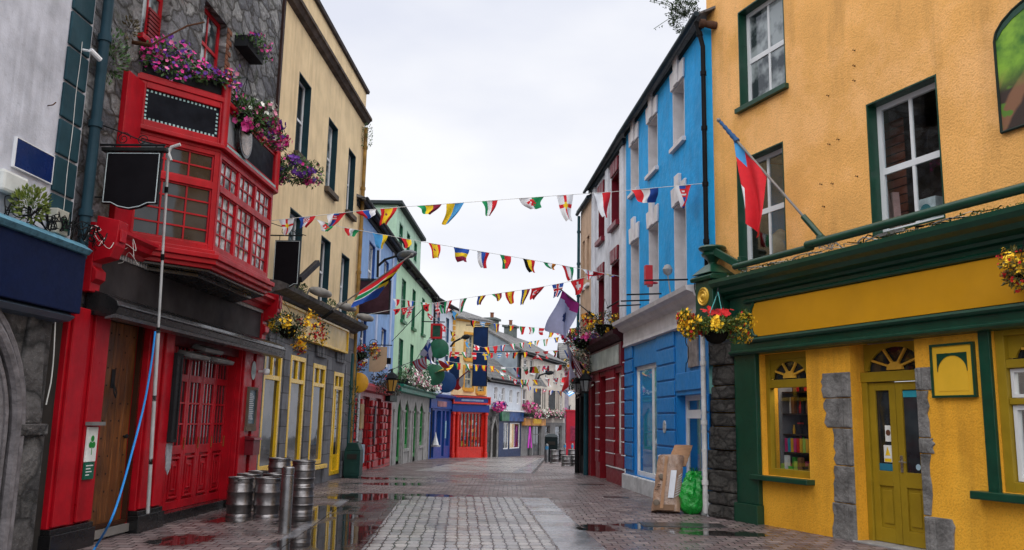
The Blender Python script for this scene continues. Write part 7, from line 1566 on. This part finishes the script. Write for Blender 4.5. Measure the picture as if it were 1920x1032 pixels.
big = keg('beer_keg', .60, .20, 'big steel keg at the front left of the group beside the steel bollard', group='steel kegs by the red pub')
G1 = [(447,972,0,'big steel keg at the front left corner of the keg group'),(498,973,1.2,'front big steel keg directly left of the steel bollard'),(462,961,2.4,'big steel keg in the second row behind the front left keg'),(512,960,.4,'big steel keg in the second row, half hidden behind the bollard'),(553,960,2.0,'single big steel keg just right of the bollard'),(482,952,.9,'rearmost big steel keg, only its rim showing above the others')]
kegs_=[]
for i, (x, y, rz, lb_) in enumerate(G1):
    c = gnd(x, y); kk = (c.y+.2)/c.y; c.x *= kk; c.y *= kk
    if i == 0: big.location = c; big.rotation_euler = (0,0,-1.9); big['label'] = lb_
    else: dup(big, c, rz-1.9, lb_)
sm = keg('small_keg', .415, .195, '', group='stacked small kegs by the red pub')
a1, b1 = [V((q_.x*1.013, q_.y*1.013, 0)) for q_ in (gnd(519, 955), gnd(564, 964))]
sm.location = b1; sm.rotation_euler = (0,0,-1.7); sm['label'] = 'lower small keg of the right-hand stack'
for p_0, z, lb_ in ((b1, .42, 'upper small keg of the right-hand stack'), (a1, 0, 'lower small keg of the stack behind the bollard'), (a1, .42, 'upper small keg of the stack behind the bollard'), (a1+V((-.02,.0,0)), None, '')):
    if z is not None: dup(sm, p_0+V((0,0,z)), -1.4+z, lb_)
fk = [(1039,869,0,big,'far steel keg nearest the tall black bin'),(1053,866,1,big,'far steel keg behind the front pair, left'),(1072,866,2,big,'far steel keg behind the front pair, right')]
for x, y, rz, src, lb_ in fk: o = dup(src, gnd(x, y), rz-1.8, lb_); o['group'] = 'far kegs by the dark pub'
for x, y, rz, lb_ in ((1061,874,-1.6,'left small keg of the far front pair'),(1078,874,-1.9,'right small keg of the far front pair')): o = dup(sm, gnd(x, y), rz, lb_); o['group'] = 'far kegs by the dark pub'
c = gnd(533, 1000); root = empty('bollard', c, 'plain brushed steel bollard in front of the near kegs', 'bollard'); m = MB(); m.lathe(c, [(.082,0),(.082,.76),(.078,.765),(.078,.775),(.084,.78),(.084,.86),(.07,.875),(.0,.88)], 28); m.build('post', M('bollard_steel', (.26,.26,.27), .3, var=.35, scale=5, metal=.9, bmp=.1, dirt=.1), root, smooth=True)
m = MB(); m.lathe(c, [(.11,0),(.11,.008),(.084,.012)], 24); m.build('base_ring', M('keg_lid_steel', (.22,.21,.21)), root)
for x, y, lb_ in ((1025,868,'slim far bollard with a blue band beside the tall black bin'),(1059,858,'slim far bollard left of the red kiosk'),(1073,858,'slim far bollard right of the red kiosk')):
    c = gnd(x, y); root = empty('bollard', c, lb_, 'bollard', 'slim far bollards'); m = MB(); m.lathe(c, [(.07,0),(.07,.8),(.06,.84),(.02,.86)], 12); m.build('post', M('bollard_steel', (.3,.3,.3)), root, smooth=True); m = MB(); m.lathe(c+V((0,0,.6)), [(.073,0),(.073,.15)], 12); m.build('band', M('band_blue', (.04,.20,.40), .4), root)
def roundbin(x, y, w_, h, lb_, dp=.6):
    c = gnd(x, y); root = empty('litter_bin', c, lb_, 'litter bin', 'far black litter bins'); m = MB(); m.bx(c, w_, dp, h*.88); m.build('body', M('bin_black', (.012,.018,.02), .35), root, bev=.04); F = Fac((c.x-w_/2, c.y-dp/2), (c.x+w_/2, c.y-dp/2)); F.n = V((0,1,0)); z = c.z+h*.881; m = MB(F)
    m.prism([(0,z)]+[(w_/2-w_/2*math.cos(math.pi*k/10), z+h*.12*math.sin(math.pi*k/10)) for k in range(1,10)]+[(w_,z)], 0, dp); m.build('lid', M('bin_lid', (.10,.12,.13), .3), root)
    m = MB(F); m.box(w_*.2, w_*.8, c.z+h*.6, c.z+h*.72, -.02, -.005); m.build('slot', INTERIOR, root)
roundbin(1033, 866, .62, 1.35, 'tall black litter bin with a domed lid left of the far kegs'); roundbin(1077, 852, .5, 1.0, 'shorter black litter bin behind the far kegs')
# flattened cardboard in a clear sack, leaning on the blue shop
c = gnd(1248, 962); CARD = M('brown_cardboard', (.36,.20,.11), .7, var=.2, bmp=.3, bsc=40); KR = M('kraft_film', (.30,.185,.125), .28, var=.35, scale=5, bmp=.9, bsc=9, bd=.03, coat=.5)
top = at(1270, 868, c.y+.35); root = empty('cardboard_sack', c, 'clear sack of flattened cardboard boxes leaning against the blue shop', 'rubbish sack')
def slab(a, ax, up, nr, w_, h_, t_, m, wob=0, seed=0):
    """wobbly leaning slab: a bottom centre, ax across, up along, nr facing"""
    r = random.Random(seed); nx, ny = 14, 22; g0 = {}
    for side in (0, 1):
        for i in range(nx+1):
            for j in range(ny+1):
                u = (i/nx-.5)*w_; v = j/ny*h_; d = (t_ if side else 0)*(1-.35*abs(2*i/nx-1)**3)+math.sin(i*1.3+j*.7+seed)*wob+math.sin(i*.5-j*1.9)*wob*.7+r.uniform(-1,1)*wob*.35
                edge = wob*1.2*math.sin(j*1.1+seed)*(1 if i in (0, nx) else 0)
                g0[side,i,j] = len(m.v); m.v.append(a+ax*(u*(1-.10*j/ny)+edge)+up*v+nr*d)
    for i in range(nx):
        for j in range(ny):
            for side in (0, 1): m.f.append([g0[side,i,j],g0[side,i+1,j],g0[side,i+1,j+1],g0[side,i,j+1]]); m.mi.append(m.c)
    for j in range(ny):
        for i in (0, nx): m.f.append([g0[0,i,j],g0[1,i,j],g0[1,i,j+1],g0[0,i,j+1]]); m.mi.append(m.c)
    for i in range(nx):
        for j in (0, ny): m.f.append([g0[0,i,j],g0[1,i,j],g0[1,i+1,j],g0[0,i+1,j]]); m.mi.append(m.c)
ax = V((.97,-.18,0)).normalized(); up = (V((.17,.32,1))).normalized(); nr = ax.cross(up).normalized(); nr = -nr if nr.y > 0 else nr
a0 = c+V((.0,.0,.0)); m = MB(); slab(a0, ax, up, nr, .50, 1.02, .17, m, .0045, 3); m.build('sack', KR, root, smooth=True)
m = MB(); q = a0+up*.85+ax*.10; slab(q, ax, (up+ax*.28).normalized(), nr, .36, .42, .05, m, .002, 1); m.build('cardboard_box', CARD, root)
fr = nr*.185
def strip(u0, u1, v0, v1, lift, mat, nm, sh=0):
    m = MB(); P = [a0+ax*u0+up*v0+nr*lift, a0+ax*u1+up*v0+nr*lift, a0+ax*(u1+sh)+up*v1+nr*lift, a0+ax*(u0+sh)+up*v1+nr*lift]; m.hexa([p for p in P]+[p+nr*.008 for p in P]); return m.build(nm, mat, root)
strip(.02, .12, .22, .72, .196, M('paper_label', (.62,.64,.70), .4), 'paper_label', .01); strip(-.10, -.045, .03, .98, .198, CARD, 'cardboard_strip', .0); strip(-.21, .15, .0, .10, .19, M('dark_card', (.16,.09,.05), .6), 'lower_flap')
for u, v, r_ in ((-.13,.60,.05), (-.17,.13,.058)):
    m = MB(); m.lathe(a0+ax*u+up*v+nr*.19, [(r_,0),(r_*.95,.01),(r_*.8,.014)], 18, nr); m.build('brown_disc', M('disc_brown', (.13,.10,.075), .5), root, smooth=True)
m = MB()
for k in range(9): m.tube([a0+ax*(.13+.005*k)+up*(.25+k*.045)+nr*.18, a0+ax*.225+up*(.32+k*.045)+nr*.13], .007, 5)
m.build('film_folds', M('film_white', (.55,.55,.58), .2), root)
m = MB(); 
for k in range(4): m.beam(a0+ax*(-.215+.012*k)+up*(.36+.03*k)+nr*.192, a0+ax*(-.16+.012*k)+up*(.36+.03*k)+nr*.196, .006, .012)
m.build('printed_marks', M('print_black', (.03,.02,.02), .6), root)
m = MB(); m.tube([a0+up*1.0+ax*(-.23+.46*k/12)+nr*(.10+.03*math.sin(k*2))+V((0,0,.02*math.sin(k*1.7))) for k in range(13)], .013, 6); m.build('sack_rim', M('film_white', (.55,.55,.58)), root, smooth=True)
# green rubbish bag
c = gnd(1300, 965); c.y += .12; root = empty('green_rubbish_bag', c, 'shiny green plastic rubbish bag beside the cardboard sack', 'rubbish bag'); m = MB(); n = 48; rows = 30; rr = random.Random(6)
for j in range(rows+1):
    v = j/rows; z = .74*v; base = .235*(math.sin(min(1, v*3.2+.35)*math.pi/2))*(1-.72*max(0, v-.45)**1.3/.55**1.3)
    for k in range(n):
        a = 2*math.pi*k/n; fold = .018*math.sin(7*a+v*3)+.013*math.sin(11*a-v*9)+.010*math.sin(5*a+v*23)+.012*math.sin(v*40+3*a)*(.3+v); r_ = base+fold*(.4+1.6*v)*.8
        m.v.append(c+V((r_*math.cos(a)*1.0+.05*v*v, r_*math.sin(a)*.8, max(0, z))))
for j in range(rows):
    for k in range(n): a = j*n+k; b = j*n+(k+1) % n; m.f.append([a,b,b+n,a+n]); m.mi.append(0)
m.f.append(list(range(n))); m.mi.append(0); m.f.append([rows*n+k for k in range(n)]); m.mi.append(0)
GB = M('green_plastic_film', (.006,.30,.03), .22, var=.25, scale=5, bmp=1, bsc=11, bd=.05, coat=.4); m.build('bag', GB, root, smooth=True)
m = MB(); t0 = c+V((.05,0,.72)); rc = random.Random(3)
for k in range(9):
    a = k*.7; m.face([t0+V((.04*math.cos(a),.03*math.sin(a),0)), t0+V((.05*math.cos(a+.5),.04*math.sin(a+.5),0)), t0+V((.10*math.cos(a+.3),.06*math.sin(a+.3),.07+rc.uniform(0,.03))), t0+V((.08*math.cos(a),.05*math.sin(a),.06))])
m.build('knot', M('green_plastic_dark', (.003,.12,.015), .3), root)

shoplight(L5, 1.4, 1.9, -.8, 1.6, .6, 25); shoplight(R2, 4.5, 2.95, -.8, 1.6, .8, 14); shoplight(L6, 4.6, 1.4, -.9, 3, .6, 40); shoplight(L7, 8, 1.35, -.9, 4, .5, 50); shoplight(R1, 1.4, 2.7, -.7, 1.2, .6, 5)  # lamps added inside the shops to keep their interiors from going black
